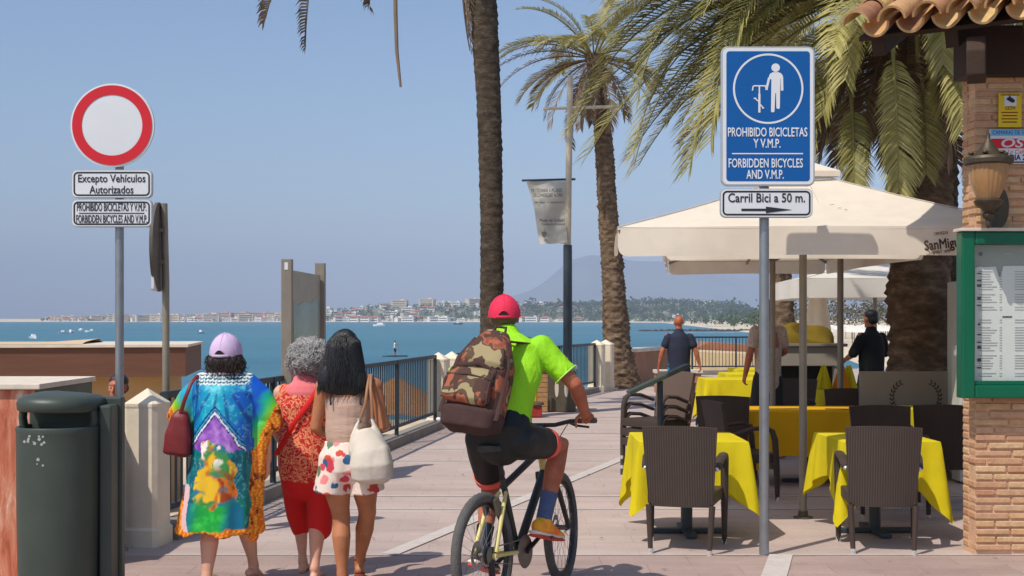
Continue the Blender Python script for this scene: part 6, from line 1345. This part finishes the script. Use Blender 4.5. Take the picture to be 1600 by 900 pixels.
def wheel(y, steer=0):
    w_ = thing('wheel', None, None, (0, y, .345)); w_.parent = bike; w_.rotation_euler.z = steer; n, m = 72, 14; rows = []
    for i in range(n):
        a = 2 * math.pi * i / n; row = []
        for k in range(m):
            q = 2 * math.pi * k / m; kn = .0035 * ((i + (k % 2)) % 2) if math.cos(q) > .15 else 0; r = .317 + (.028 + kn) * math.cos(q); row.append(V3(.027 * math.sin(q), math.cos(a) * r, math.sin(a) * r))
        rows.append(row)
    b = MB(); b.grid(rows + [rows[0]], True); b.build('tyre', M['tyre'], w_, smooth=50)
    MB().lathe([(.292, -.012), (.275, -.011), (.268, 0), (.275, .011), (.292, .012), (.292, -.012)], n=64, axis=X, cap=False).build('rim', M['rim'], w_, smooth=40)
    b = MB()
    for k in range(32):
        a = 2 * math.pi * k / 32; a2 = a + (.55 if (k // 2) % 2 else -.55); sx = .028 if k % 2 else -.028; b.tube([V3(sx, math.cos(a2) * .022, math.sin(a2) * .022), V3(0, math.cos(a) * .272, math.sin(a) * .272)], .0013, n=4)
    b.build('spokes', M['spoke'], w_)['kind'] = 'stuff'
    MB().lathe([(.012, -.055), (.024, -.03), (.016, -.025), (.016, .025), (.024, .03), (.012, .055)], n=18, axis=X).build('hub', M['chainring'], w_, smooth=40)
    MB().lathe([(.08, .034), (.08, .036), (.05, .036), (.05, .034), (.08, .034)], n=36, axis=V3(-1, 0, 0), cap=False).build('brake_disc', M['spoke'], w_); return w_
wheel(0); wheel(1.06, R(9))
BB, ST, HT0, HT1 = V3(0, .43, .30), V3(0, .27, .74), V3(0, .845, .70), V3(0, .80, .88)
def ft(name, a, c, r0, r1, m, n=12): MB().tube([a, a.lerp(c, .5), c], [r0, (r0 + r1) / 2, r1], n=n).build(name, m, t, smooth=60)
ft('seat_tube', BB, ST, .019, .018, M['frame_black']); ft('top_tube', ST - V3(0, 0, .05), HT1 - V3(0, 0, .03), .020, .022, M['frame_black']); ft('down_tube', BB, HT0 + V3(0, 0, .03), .026, .026, M['frame_black']); ft('head_tube', HT0, HT1, .024, .024, M['frame_yellow'])
for sg in (-1, 1):
    MB().tube([BB + V3(sg * .03, -.02, 0), V3(sg * .055, .25, .32), V3(sg * .066, 0, .345)], [.013, .012, .014], n=10).build('chain_stay', M['frame_yellow'], t, smooth=60)
    MB().tube([ST + V3(sg * .02, 0, -.08), V3(sg * .052, .16, .58), V3(sg * .068, .02, .36)], [.011, .012, .014], n=10).build('seat_stay', M['frame_yellow'], t, smooth=60)
    MB().tube([HT0 + V3(sg * .05, .02, -.02), V3(sg * .06, .93, .56), V3(sg * .06, 1.045, .35)], [.020, .018, .015], n=10).build('fork_leg', M['frame_black'], t, smooth=60)
    MB().box((sg * .038, .12, .60), (.02, .05, .10), M=Matrix.Rotation(R(20), 3, 'X')).build('brake_arm', M['chainring'], t, bevel=.004)
MB().beam(HT0 + V3(-.065, .02, -.005), HT0 + V3(.065, .02, -.005), .04, .035).build('fork_crown', M['frame_black'], t, bevel=.006)
MB().lathe([(.001, -.02), (.05, -.018), (.05, -.01), (.028, 0), (.05, .012), (.034, .02), (.001, .022)], (.035, 0, .345), 24, X).build('sprockets', M['chainring'], t, smooth=30)
MB().tube([V3(.05, 0, .32), V3(.055, -.01, .25), V3(.045, .03, .18)], [.015, .02, .015], n=8).build('rear_derailleur', M['rim'], t, smooth=50)
b = MB()
for z0, z1 in ((.385, .375), (.305, .225)): b.beam((.045, 0, z0), (.05, .43, z1), .006, .008)
b.build('chain', M['chainring'], t)['kind'] = 'stuff'
MB().lathe([(.02, -.004), (.095, -.003), (.098, 0), (.095, .003), (.02, .004)], BB + V3(.05, 0, 0), 36, X).build('chainring', M['chainring'], t, smooth=30)
ca = R(22); cdv = V3(0, math.cos(ca), math.sin(ca)) * .172; PR, PL = BB + V3(.075, 0, 0) + cdv, BB + V3(-.075, 0, 0) - cdv
for sg, pe in ((1, PR), (-1, PL)):
    MB().tube([BB + V3(sg * .06, 0, 0), pe], [.016, .012], n=10).build('crank_arm', M['rim'], t, smooth=50); MB().box(pe + V3(sg * .05, 0, 0), (.09, .09, .02)).build('pedal', M['frame_black'], t, bevel=.005)
MB().tube([ST, V3(0, .225, .90)], .014, n=10).build('seat_post', M['rim'], t, smooth=60)
rr_loft(MB(), [(V3(0, .09, .925), .055, .015), (V3(0, .12, .925), .075, .025), (V3(0, .2, .92), .06, .025), (V3(0, .28, .92), .028, .022), (V3(0, .36, .915), .016, .015)], X).build('saddle', M['frame_black'], t, smooth=60)
MB().tube([HT1, V3(0, .79, .97)], .016, n=10).build('steerer', M['frame_black'], t, smooth=60); MB().beam((0, .79, .965), (0, .85, .99), .035, .03).build('stem', M['frame_black'], t, bevel=.005)
HB = [V3(-.38, .78, 1.03), V3(-.2, .81, 1.025), V3(-.08, .85, 1.0), V3(.08, .85, 1.0), V3(.2, .81, 1.025), V3(.38, .78, 1.03)]
hb = MB().tube(HB, .0135, n=12).build('handlebar', M['frame_black'], t, smooth=60)
for sg in (-1, 1):
    MB().tube([V3(sg * .38, .78, 1.03), V3(sg * .26, .80, 1.027)], .0165, n=12).build('grip', M['tyre'], hb, smooth=60); MB().tube([V3(sg * .18, .82, 1.02), V3(sg * .21, .87, .995), V3(sg * .30, .86, .985)], [.009, .008, .007], n=8).build('brake_lever', M['rim'], hb, smooth=60)
    MB().tube([V3(sg * .18, .83, 1.01), V3(sg * .1, .97, .98), V3(0, .90, .80)], .003, n=5).build('brake_cable', M['frame_black'], hb)

O = Vector((0, 7.3, 0)); t = person('man cycling away in neon shirt, pink cap and black shorts', O)
L_ = lambda v: Vector(v) - O
pel, wai, che, nkb, hdc = (V3(*p) - O for p in ((-.065, 7.27, 1.0), (-.055, 7.34, 1.12), (-.04, 7.44, 1.32), (-.03, 7.55, 1.56), (-.045, 7.61, 1.662)))
shL, shR = V3(-.175, 7.57, 1.475) - O, V3(.168, 7.48, 1.478) - O; SIDE = (shR - shL).normalized()
gR, gL = bw(.325, .79, 1.03) - O, bw(-.325, .79, 1.03) - O; barR = (BM.to_3x3() @ X).normalized()
wrR = gR + V3(-.02, -.075, .045); wrL = gL + V3(-.01, -.08, .045); elR, elL = V3(.37, 7.44, 1.262) - O, V3(-.37, 7.64, 1.24) - O
kR, kL = V3(.285, 7.60, .90) - O, V3(-.125, 7.58, .655) - O; aR, aL = bw(.125, .54, .47) - O, bw(-.125, .23, .335) - O
hR, hL = V3(.055, 7.27, .955) - O, V3(-.16, 7.35, .95) - O
b = MB(); torso(b, [(pel - V3(0, -.02, .0), .125, .10), (pel + V3(0, .01, .03), .145, .115), (wai, .155, .12), (che, .18, .12), (che.lerp(nkb, .55), .17, .10), (nkb, .06, .055)], SIDE)
b.tube([nkb - V3(0, .02, .05), hdc - V3(0, .01, .05)], [.062, .058], n=14, round_=True); at = head(b, hdc, V3(.03, 1, -.06))
arm(b, shR, elR, wrR, 1.12); arm(b, shL, elL, wrL, 1.08)
for w_, g, sg in ((wrR, gR, -1), (wrL, gL, 1)):
    d = (g + V3(0, .01, .022) - w_).normalized(); hand(b, w_, d, V3(0, -.45, -1), barR * sg, 1.25, 1.05)
leg(b, hR, kR, aR, 1.05, V3(-.2, -1, -.3).normalized()); leg(b, hL, kL, aL, 1.02, V3(0, -1, 0))
fdR, fdL = V3(.55, .83, 0), V3(.42, .9, 0); foot(b, aR, fdR, 1.05, .25); foot(b, aL, fdL, 1.05, .35)
link('body', remeshed(b, .0065, 3, 'body'), M['skin_red'], t, 180); eyes(at, t)
b = MB(); b.ell(hdc + V3(0, -.035, .0), (.082, .075, .07)); link('hair', remeshed(b, .008, 2, 'hair'), mat('cropped_grey_brown_hair', S(98, 74, 58), .7, vs=40, var=.25), t, 180)
M['pink_cap'] = mat('pink_red_cap', S(222, 44, 78), .8, vs=5, var=.07, bump=.25, bs=12); cap_on(t, hdc + V3(0, -.012, .032), V3(.03, 1, 0), .097, M['pink_cap'], tilt=.12)
m, L, p = base_mat('neon_jersey'); co = coords(m); L.new(ramp(m, noise(m, co, 4), [(.3, S(138, 206, 6)), (.7, S(156, 222, 14))]), p.inputs['Base Color']); p.inputs['Roughness'].default_value = .75; bumpn(m, noise(m, coords(m, (1, 1, .6)), 13, 4, .6, 1.2), .7, .02); M['neon'] = m
b = MB(); tube_e(b, [(wai - V3(0, .02, .10), .178, .15), (wai, .176, .142), (wai.lerp(che, .5), .188, .138), (che + V3(.012, 0, 0), .212, .14), (che.lerp(nkb, .5) + V3(.01, 0, 0), .205, .118), (che.lerp(nkb, .78), .15, .10), (nkb - V3(0, .0, .005), .078, .072)], SIDE, 24)
for sh, el in ((shR, elR), (shL, elL)): b.ell(sh, (.075, .075, .075)); b.tube([sh, sh.lerp(el, .35), sh.lerp(el, .72)], [.076, .072, .075], n=16, round_=False)
link('jersey', remeshed(b, .008, 3, 'jersey', .015, 9, 5), M['neon'], t, 180)
M['reflect'] = mat('pale_seam', S(190, 236, 110), .6)
for sh, el in ((shR, elR), (shL, elL)): MB().lathe([(.0765, -.004), (.079, 0), (.0765, .004)], sh.lerp(el, .715), 26, el - sh, cap=False).build('sleeve_hem', M['reflect'], t, smooth=60)
M['black_lycra'] = mat('black_lycra', S(24, 26, 26), .55, vs=4, var=.2, bump=.2, bs=10); M['coral'] = mat('coral_trim', S(232, 96, 80), .7)
b = MB(); tube_e(b, [(pel - V3(0, -.01, .07), .135, .118), (pel, .178, .150), (wai - V3(0, .01, .05), .172, .142)], SIDE, 22)
for hp, kn, f in ((hR, kR, .60), (hL, kL, .74)): b.tube([hp - (kn - hp) * .05, hp.lerp(kn, .3), hp.lerp(kn, f)], [.110, .103, .086], n=18, round_=True)
link('cycling_shorts', remeshed(b, .008, 3, 'cycling_shorts', .005, 8), M['black_lycra'], t, 180)
for hp, kn, f in ((hR, kR, .68), (hL, kL, .82)): MB().tube([hp.lerp(kn, f - .09), hp.lerp(kn, f - .03), hp.lerp(kn, f + .03)], [.094, .090, .084], n=26).build('leg_band', M['coral'], t, smooth=60)
M['sock'] = mat('blue_grey_sock', S(74, 88, 122), .9, vs=20, var=.12, bump=.4, bs=80); M['shoe'] = mat('orange_shoe', S(232, 96, 30), .6, vs=12, var=.2, col2=S(228, 190, 40)); M['sole'] = mat('red_shoe_sole', S(206, 70, 56), .6); M['midsole'] = mat('white_midsole', S(226, 214, 200), .6)
for an, kn, fd, pt in ((aR, kR, fdR, .25), (aL, kL, fdL, .35)):
    MB().tube([an, an.lerp(kn, .18), an.lerp(kn, .36)], [.047, .047, .052], n=18).build('sock', M['sock'] if an is aR else M['black_lycra'], t, smooth=60)
    fd = fd.normalized(); f = fd * math.cos(pt) - Z * math.sin(pt); q_ = f.cross(Z).normalized(); uu = q_.cross(f); b = MB()
    b.tube([an - f * .05 - uu * .045, an + f * .05 - uu * .045, an + f * .12 - uu * .062, an + f * .20 - uu * .07], [.042, .045, .052, .036], [.046, .046, .034, .022], side=q_, n=18, round_=True); b.tube([an + uu * .01, an - uu * .04], [.048, .046], n=16)
    so_ = link('shoe', remeshed(b, .006, 3, 'shoe'), M['shoe'] if an is aR else M['frame_black'], t, 180)
    for nm, dz, key, th in (('midsole', .083, 'midsole', .013), ('outsole', .102, 'sole', .010)): MB().tube([an - f * .085 - uu * dz, an + f * .02 - uu * dz, an + f * .12 - uu * dz, an + f * .215 - uu * (dz - .008)], [.040, .043, .052, .034], [th] * 4, side=q_, n=16, round_=True).build(nm, M[key], so_, smooth=60)
    for k in range(4): MB().tube([an + f * (.075 + .02 * k) - uu * (.012 + .012 * k) - q_ * .025, an + f * (.08 + .02 * k) - uu * (.007 + .012 * k), an + f * (.075 + .02 * k) - uu * (.012 + .012 * k) + q_ * .025], .004, n=5).build('lace', M['midsole'], so_, smooth=60)

# --- backpack
t = thing('backpack', 'large brown and orange camouflage backpack worn by the cyclist', 'backpack', O)
m, L, p = base_mat('brown_camouflage'); co = coords(m); a = noise(m, co, 6.5, 2, .5, .5); c = noise(m, coords(m, (1.3, .9, 1.1)), 9, 2, .5, .3)
col_ = ramp(m, a, [(0, S(132, 68, 44)), (.44, S(158, 86, 56)), (.50, S(84, 62, 46)), (.57, S(152, 136, 98))], 'CONSTANT'); col_ = mixc(m, ramp(m, c, [(.55, (0, 0, 0)), (.56, (1, 1, 1))], 'CONSTANT'), col_, S(74, 46, 36)); L.new(col_, p.inputs['Base Color']); p.inputs['Roughness'].default_value = .85; bumpn(m, noise(m, co, 16, 4), .4, .01); M['camo'] = m
M['pack_brown'] = mat('dark_brown_webbing', S(66, 44, 40), .85, vs=10, var=.2, bump=.3, bs=30)
bt, tp = V3(-.225, 7.10, 1.05) - O, V3(-.08, 7.29, 1.59) - O; ax = (tp - bt).normalized(); sd = (Vector((.95, -.28, 0)) - ax * Vector((.95, -.28, 0)).dot(ax)).normalized(); ou = sd.cross(ax).normalized(); ou = ou if ou.y < 0 else -ou
pk = lambda u, v, w: bt + ax * v + sd * u + ou * w
b = MB(); rr_loft(b, [(pk(0, 0, 0), .125, .07), (pk(0, .03, .01), .165, .105), (pk(0, .2, .02), .168, .125), (pk(0, .38, .01), .150, .115), (pk(0, .50, -.02), .105, .085), (pk(0, .575, -.04), .07, .045)], sd, 32, .6)
link('main_sack', remeshed(b, .009, 4, 'main_sack', .010, 8), M['camo'], t, 180)
b = MB(); rr_loft(b, [(pk(0, -.035, 0), .11, .06), (pk(0, -.01, .012), .165, .112), (pk(0, .075, .02), .174, .128), (pk(0, .09, .02), .162, .12)], sd, 32, .6); link('base', remeshed(b, .009, 3, 'base', .008, 9), M['pack_brown'], t, 180)
b = MB(); rr_loft(b, [(pk(-.03, .10, .125), .125, .03), (pk(-.03, .115, .135), .14, .045), (pk(-.03, .24, .132), .138, .045), (pk(-.03, .285, .115), .11, .03)], sd, 28, .5); fp = link('front_pocket', remeshed(b, .007, 3, 'front_pocket', .005, 12), M['camo'], t, 180)
b = MB(); rr_loft(b, [(pk(.01, .33, .10), .12, .04), (pk(.01, .345, .11), .13, .045), (pk(.015, .42, .095), .11, .04), (pk(.02, .46, .07), .08, .03)], sd, 28, .5); link('upper_pocket', remeshed(b, .007, 3, 'upper_pocket', .005, 12), M['camo'], t, 180)
pts = [pk(-.03 + .14 * math.cos(q_), .195 + .09 * math.sin(q_), .175 - .018 * abs(math.cos(q_)) ** 4) for q_ in np.linspace(0, 2 * math.pi, 30)]; MB().tube([pk(-.16, .235, .168), pk(-.03, .245, .181), pk(.105, .235, .168)], .005, n=6).build('zip', M['pack_brown'], fp, smooth=60)
for u0 in (-.158, .102): MB().tube([pk(u0, .10, .15), pk(u0, .2, .172), pk(u0 * .93, .285, .135)], .008, n=6).build('piping', M['pack_brown'], fp, smooth=60)
for u0 in (-.165, .10, .165): MB().tube([pk(u0, .03, .10), pk(u0 * .98, .2, .14 if abs(u0) < .12 else .10), pk(u0 * .9, .36, .125 if abs(u0) < .12 else .09), pk(u0 * .55, .50, .06)], .014, .005, side=sd, n=8).build('compression_strap', M['pack_brown'], t, smooth=60)
MB().tube([pk(-.13, .31, .12), pk(.0, .33, .15), pk(.14, .30, .115)], .016, .006, side=ax, n=8).build('cross_strap', M['pack_brown'], t, smooth=60)
MB().tube([pk(-.04, .56, -.03), pk(-.03, .62, -.04), pk(.03, .62, -.04), pk(.04, .56, -.03)], .009, n=8).build('carry_loop', M['pack_brown'], t, smooth=60)
for sh, u0, el in ((shR, .06, elR), (shL, -.06, elL)): 
    c = sh.lerp(nkb, .42); MB().tube([pk(u0, .54, -.04), c + V3(0, -.085, -.005), c + V3(0, -.01, .026), c + V3(0, .085, .0), c.lerp(wai, .35) + V3(0, .15, 0), c.lerp(wai, .75) + V3(0, .13, 0), pk(u0 * 2.6, .06, .03)], .026, .006, side=SIDE, n=10).build('shoulder_strap', M['pack_brown'], t, smooth=60)
MB().lathe([(.008, -.012), (.013, 0), (.008, .012)], pk(-.185, .0, .04), 12, sd).build('white_toggle', M['sign_white'], t, smooth=60)

# ================================================================ the other people
def walker(label, loc, rz, h, skin, parts, stride=.12, armR=None, armL=None, hair=None, voxel=.011, baldf=False, low=False, fat=1):
    t = person(label, loc, rz); k = h / 1.70; v = lambda x, y, z: V3(x * k * (fat if abs(x) > .01 and z > .7 else 1), y * k, z * k); b = MB()
    torso(b, [(v(0, 0, .80), .14 * k * fat, .105 * k * fat), (v(0, 0, .90), .165 * k * fat, .12 * k * fat), (v(0, 0, 1.04), .145 * k * fat, .11 * k * fat), (v(0, 0, 1.2), .17 * k * fat, .115 * k), (v(0, 0, 1.36), .145 * k * fat, .09 * k), (v(0, .01, 1.43), .06 * k, .055 * k)])
    b.tube([v(0, .01, 1.40), v(0, .02, 1.54)], [.056 * k, .052 * k], n=12, round_=True); at = head(b, v(0, .03, 1.59), Yv, k=.98 * k)
    leg(b, v(-.085, 0, .86), v(-.088, stride * .7, .48), v(-.09, stride * .6, .085), .98 * k); foot(b, v(-.09, stride * .6, .085), Yv, k)
    leg(b, v(.085, 0, .86), v(.088, .02, .48), v(.09, -stride * 1.3, .10), .98 * k); foot(b, v(.09, -stride * 1.3, .10), Yv, k, .2)
    aL = armL or ((-.23, -.02, 1.12), (-.25, .06, .88)); aR = armR or ((.23, -.02, 1.12), (.25, .06, .88))
    for sg, (e, w_) in ((-1, aL), (1, aR)): arm(b, v(sg * .175, 0, 1.36), v(*e), v(*w_), k); hand(b, v(*w_), (v(*w_) - v(*e)).normalized(), V3(-sg, 0, 0), V3(0, 1, .2), .5, k)
    link('body', remeshed(b, voxel, 3, 'body'), M[skin], t, 180); eyes(at, t, k)
    for nm, key, rows in parts:
        b = MB()
        for r in rows:
            if r[0] == 'T': tube_e(b, [(v(*q[0]), q[1] * k * fat, q[2] * k * fat) for q in r[1]])
            else: b.tube([v(*q) for q in r[1]], [x * k for x in r[2]], n=14, round_=True)
        link(nm, remeshed(b, voxel, 3, nm, .006, 8), M[key], t, 180)
    if hair: b = MB(); b.ell(v(0, .005, 1.64), (.084 * k, .10 * k, .078 * k)); b.ell(v(0, -.03, 1.58), (.076 * k, .07 * k, .06 * k)); link('hair', remeshed(b, .01, 2, 'hair'), M[hair], t, 180)
    return t, at, v
def shirt(aL, aR, f=.55):
    r = [('T', [((0, 0, .80), .178, .135), ((0, 0, .95), .168, .135), ((0, 0, 1.2), .185, .13), ((0, 0, 1.36), .158, .105), ((0, .01, 1.44), .075, .07)])]
    for sg, (e, w_) in ((-1, aL), (1, aR)): s_ = V3(sg * .175, 0, 1.36); e = V3(*e); s_ = s_.lerp(e, .03) - V3(sg * .008, 0, .004); r.append(('C', [tuple(s_), tuple(s_.lerp(e, .25)), tuple(s_.lerp(e, f))], [.069, .068, .068]))
    return r
def legs_(z0, rad=.10, stride=.12): return [('T', [((0, 0, .80), .168, .125), ((0, 0, .92), .172, .13)]), ('C', [(-.085, 0, .84), (-.087, stride * .5, .6), (-.088, stride * .65, z0)], [rad, rad * .95, rad * .85]), ('C', [(.085, 0, .84), (.087, .01, .6), (.088, 0, z0)], [rad, rad * .95, rad * .85])]
M['navy_cloth'] = mat('navy_polo', S(34, 38, 56), .85, vs=4, var=.15, bump=.3, bs=12); M['blue_shorts'] = mat('bright_blue_shorts', S(24, 118, 164), .8); M['beige_shirt'] = paisley('beige_patterned_shirt', S(198, 184, 164), S(170, 134, 120), 20); M['dark_cloth'] = mat('dark_trousers', S(40, 38, 40), .85); M['pink_shirt'] = mat('pink_striped_shirt', S(214, 130, 128), .8, vs=14, var=.2, scale=(1, 1, 8)); M['black_cloth'] = mat('black_clothes', S(20, 20, 20), .9); M['white_cloth'] = mat('white_cotton', S(220, 222, 222), .8)
dA = ((-.26, -.03, 1.13), (-.30, .05, .90)); dB = ((.25, -.05, 1.13), (.31, -.02, .92))
walker('bald man in navy polo and bright blue shorts walking away along the railing', (W(1061, 500, 20.5).x, 20.5, 0), .05, 1.70, 'skin_red', [('polo_shirt', 'navy_cloth', shirt(dA, dB)), ('shorts', 'blue_shorts', legs_(.52))], armL=dA, armR=dB, fat=1.05)
dA = ((-.25, -.02, 1.13), (-.27, .08, .89)); dB = ((.23, 0, 1.13), (.16, .2, 1.1))
walker('sunburnt bald man in beige patterned shirt half hidden behind the blue sign pole', (W(1200, 500, 15.2).x, 15.2, 0), .2, 1.88, 'skin_red', [('shirt', 'beige_shirt', shirt(dA, dB)), ('trousers', 'dark_cloth', legs_(.25, .095))], armL=dA, armR=dB, fat=.84)
dA = ((-.27, .05, 1.13), (-.2, .28, 1.05)); dB = ((.27, .05, 1.13), (.2, .28, 1.05))
walker('dark clothed person standing in shade behind the partition beside the stout palm', (W(1362, 500, 17.2).x, 17.2, 0), .5, 1.76, 'skin_tan', [('jacket', 'black_cloth', shirt(dA, dB, .9)), ('trousers', 'black_cloth', legs_(.2, .11))], armL=dA, armR=dB, hair='black_hair', fat=1.05)
t, at, v = walker('person in white cap seen small behind the cloth heap on the counter', (W(1229, 500, 27).x, 27, 0), .1, 1.80, 'skin_tan', [('shirt', 'white_cloth', shirt(dA, dB)), ('trousers', 'dark_cloth', legs_(.2))], armL=dA, armR=dB, hair='dark_hair'); cap_on(t, v(0, .02, 1.63), Yv, .1, M['white_cloth'])
dA = ((-.24, .03, 1.12), (-.22, .15, .90)); dB = ((.24, .03, 1.12), (.22, .15, .90))
walker('man in pink shirt coming up the beach stairs behind the bin and pole', (W(186, 500, 11.4).x, 11.4, -.55), R(172), 1.70, 'skin_red', [('shirt', 'pink_shirt', shirt(dA, dB)), ('trousers', 'dark_cloth', legs_(.2))], armL=dA, armR=dB, hair='dark_hair', voxel=.009)
p = G(617, 557, SEA); dA = ((-.24, .15, 1.15), (-.05, .38, 1.0)); dB = ((.24, .15, 1.2), (.05, .38, 1.25))
t, at, v = walker('paddler standing upright on a board far out on the water', (p.x, p.y, SEA + .14), R(-100), 1.72, 'skin_tan', [('shorts', 'dark_cloth', legs_(.5)), ('vest', 'white_cloth', shirt(dA, dB, .3))], armL=dA, armR=dB, hair='dark_hair', voxel=.02, stride=.06)
rows = [[V3(3.0 * (i / 12 - .5), .38 * math.sin(math.pi * (.04 + .92 * i / 12)) ** .6 * c, z) for c, z in ((-1, .07), (-.6, .0), (.6, .0), (1, .07), (.8, .13), (-.8, .13))] for i in range(13)]
o = thing('paddle_board', 'long dark paddle board floating under the standing paddler', 'paddle board', (p.x, p.y, SEA)); bo = MB().grid(rows, True); bo.f += [tuple(range(6)), tuple(12 * 6 + k for k in range(6))]; bo.build('board', M['rail'], o, smooth=40); MB().prism([(0, 0), (.18, 0), (.02, -.2)], (1.15, -.01, 0.0), X, Z, (0, .02, 0)).build('fin', M['rail'], o)
o = thing('paddle', 'thin paddle held by the standing paddler', 'paddle', (p.x, p.y, SEA)); MB().tube([(.42, -.02, 1.42), (.5, .25, .1)], .018, n=8).build('shaft', M['mast_up'], o); MB().ell((.515, .30, -.12), (.1, .02, .22)).build('blade', M['mast_up'], o)
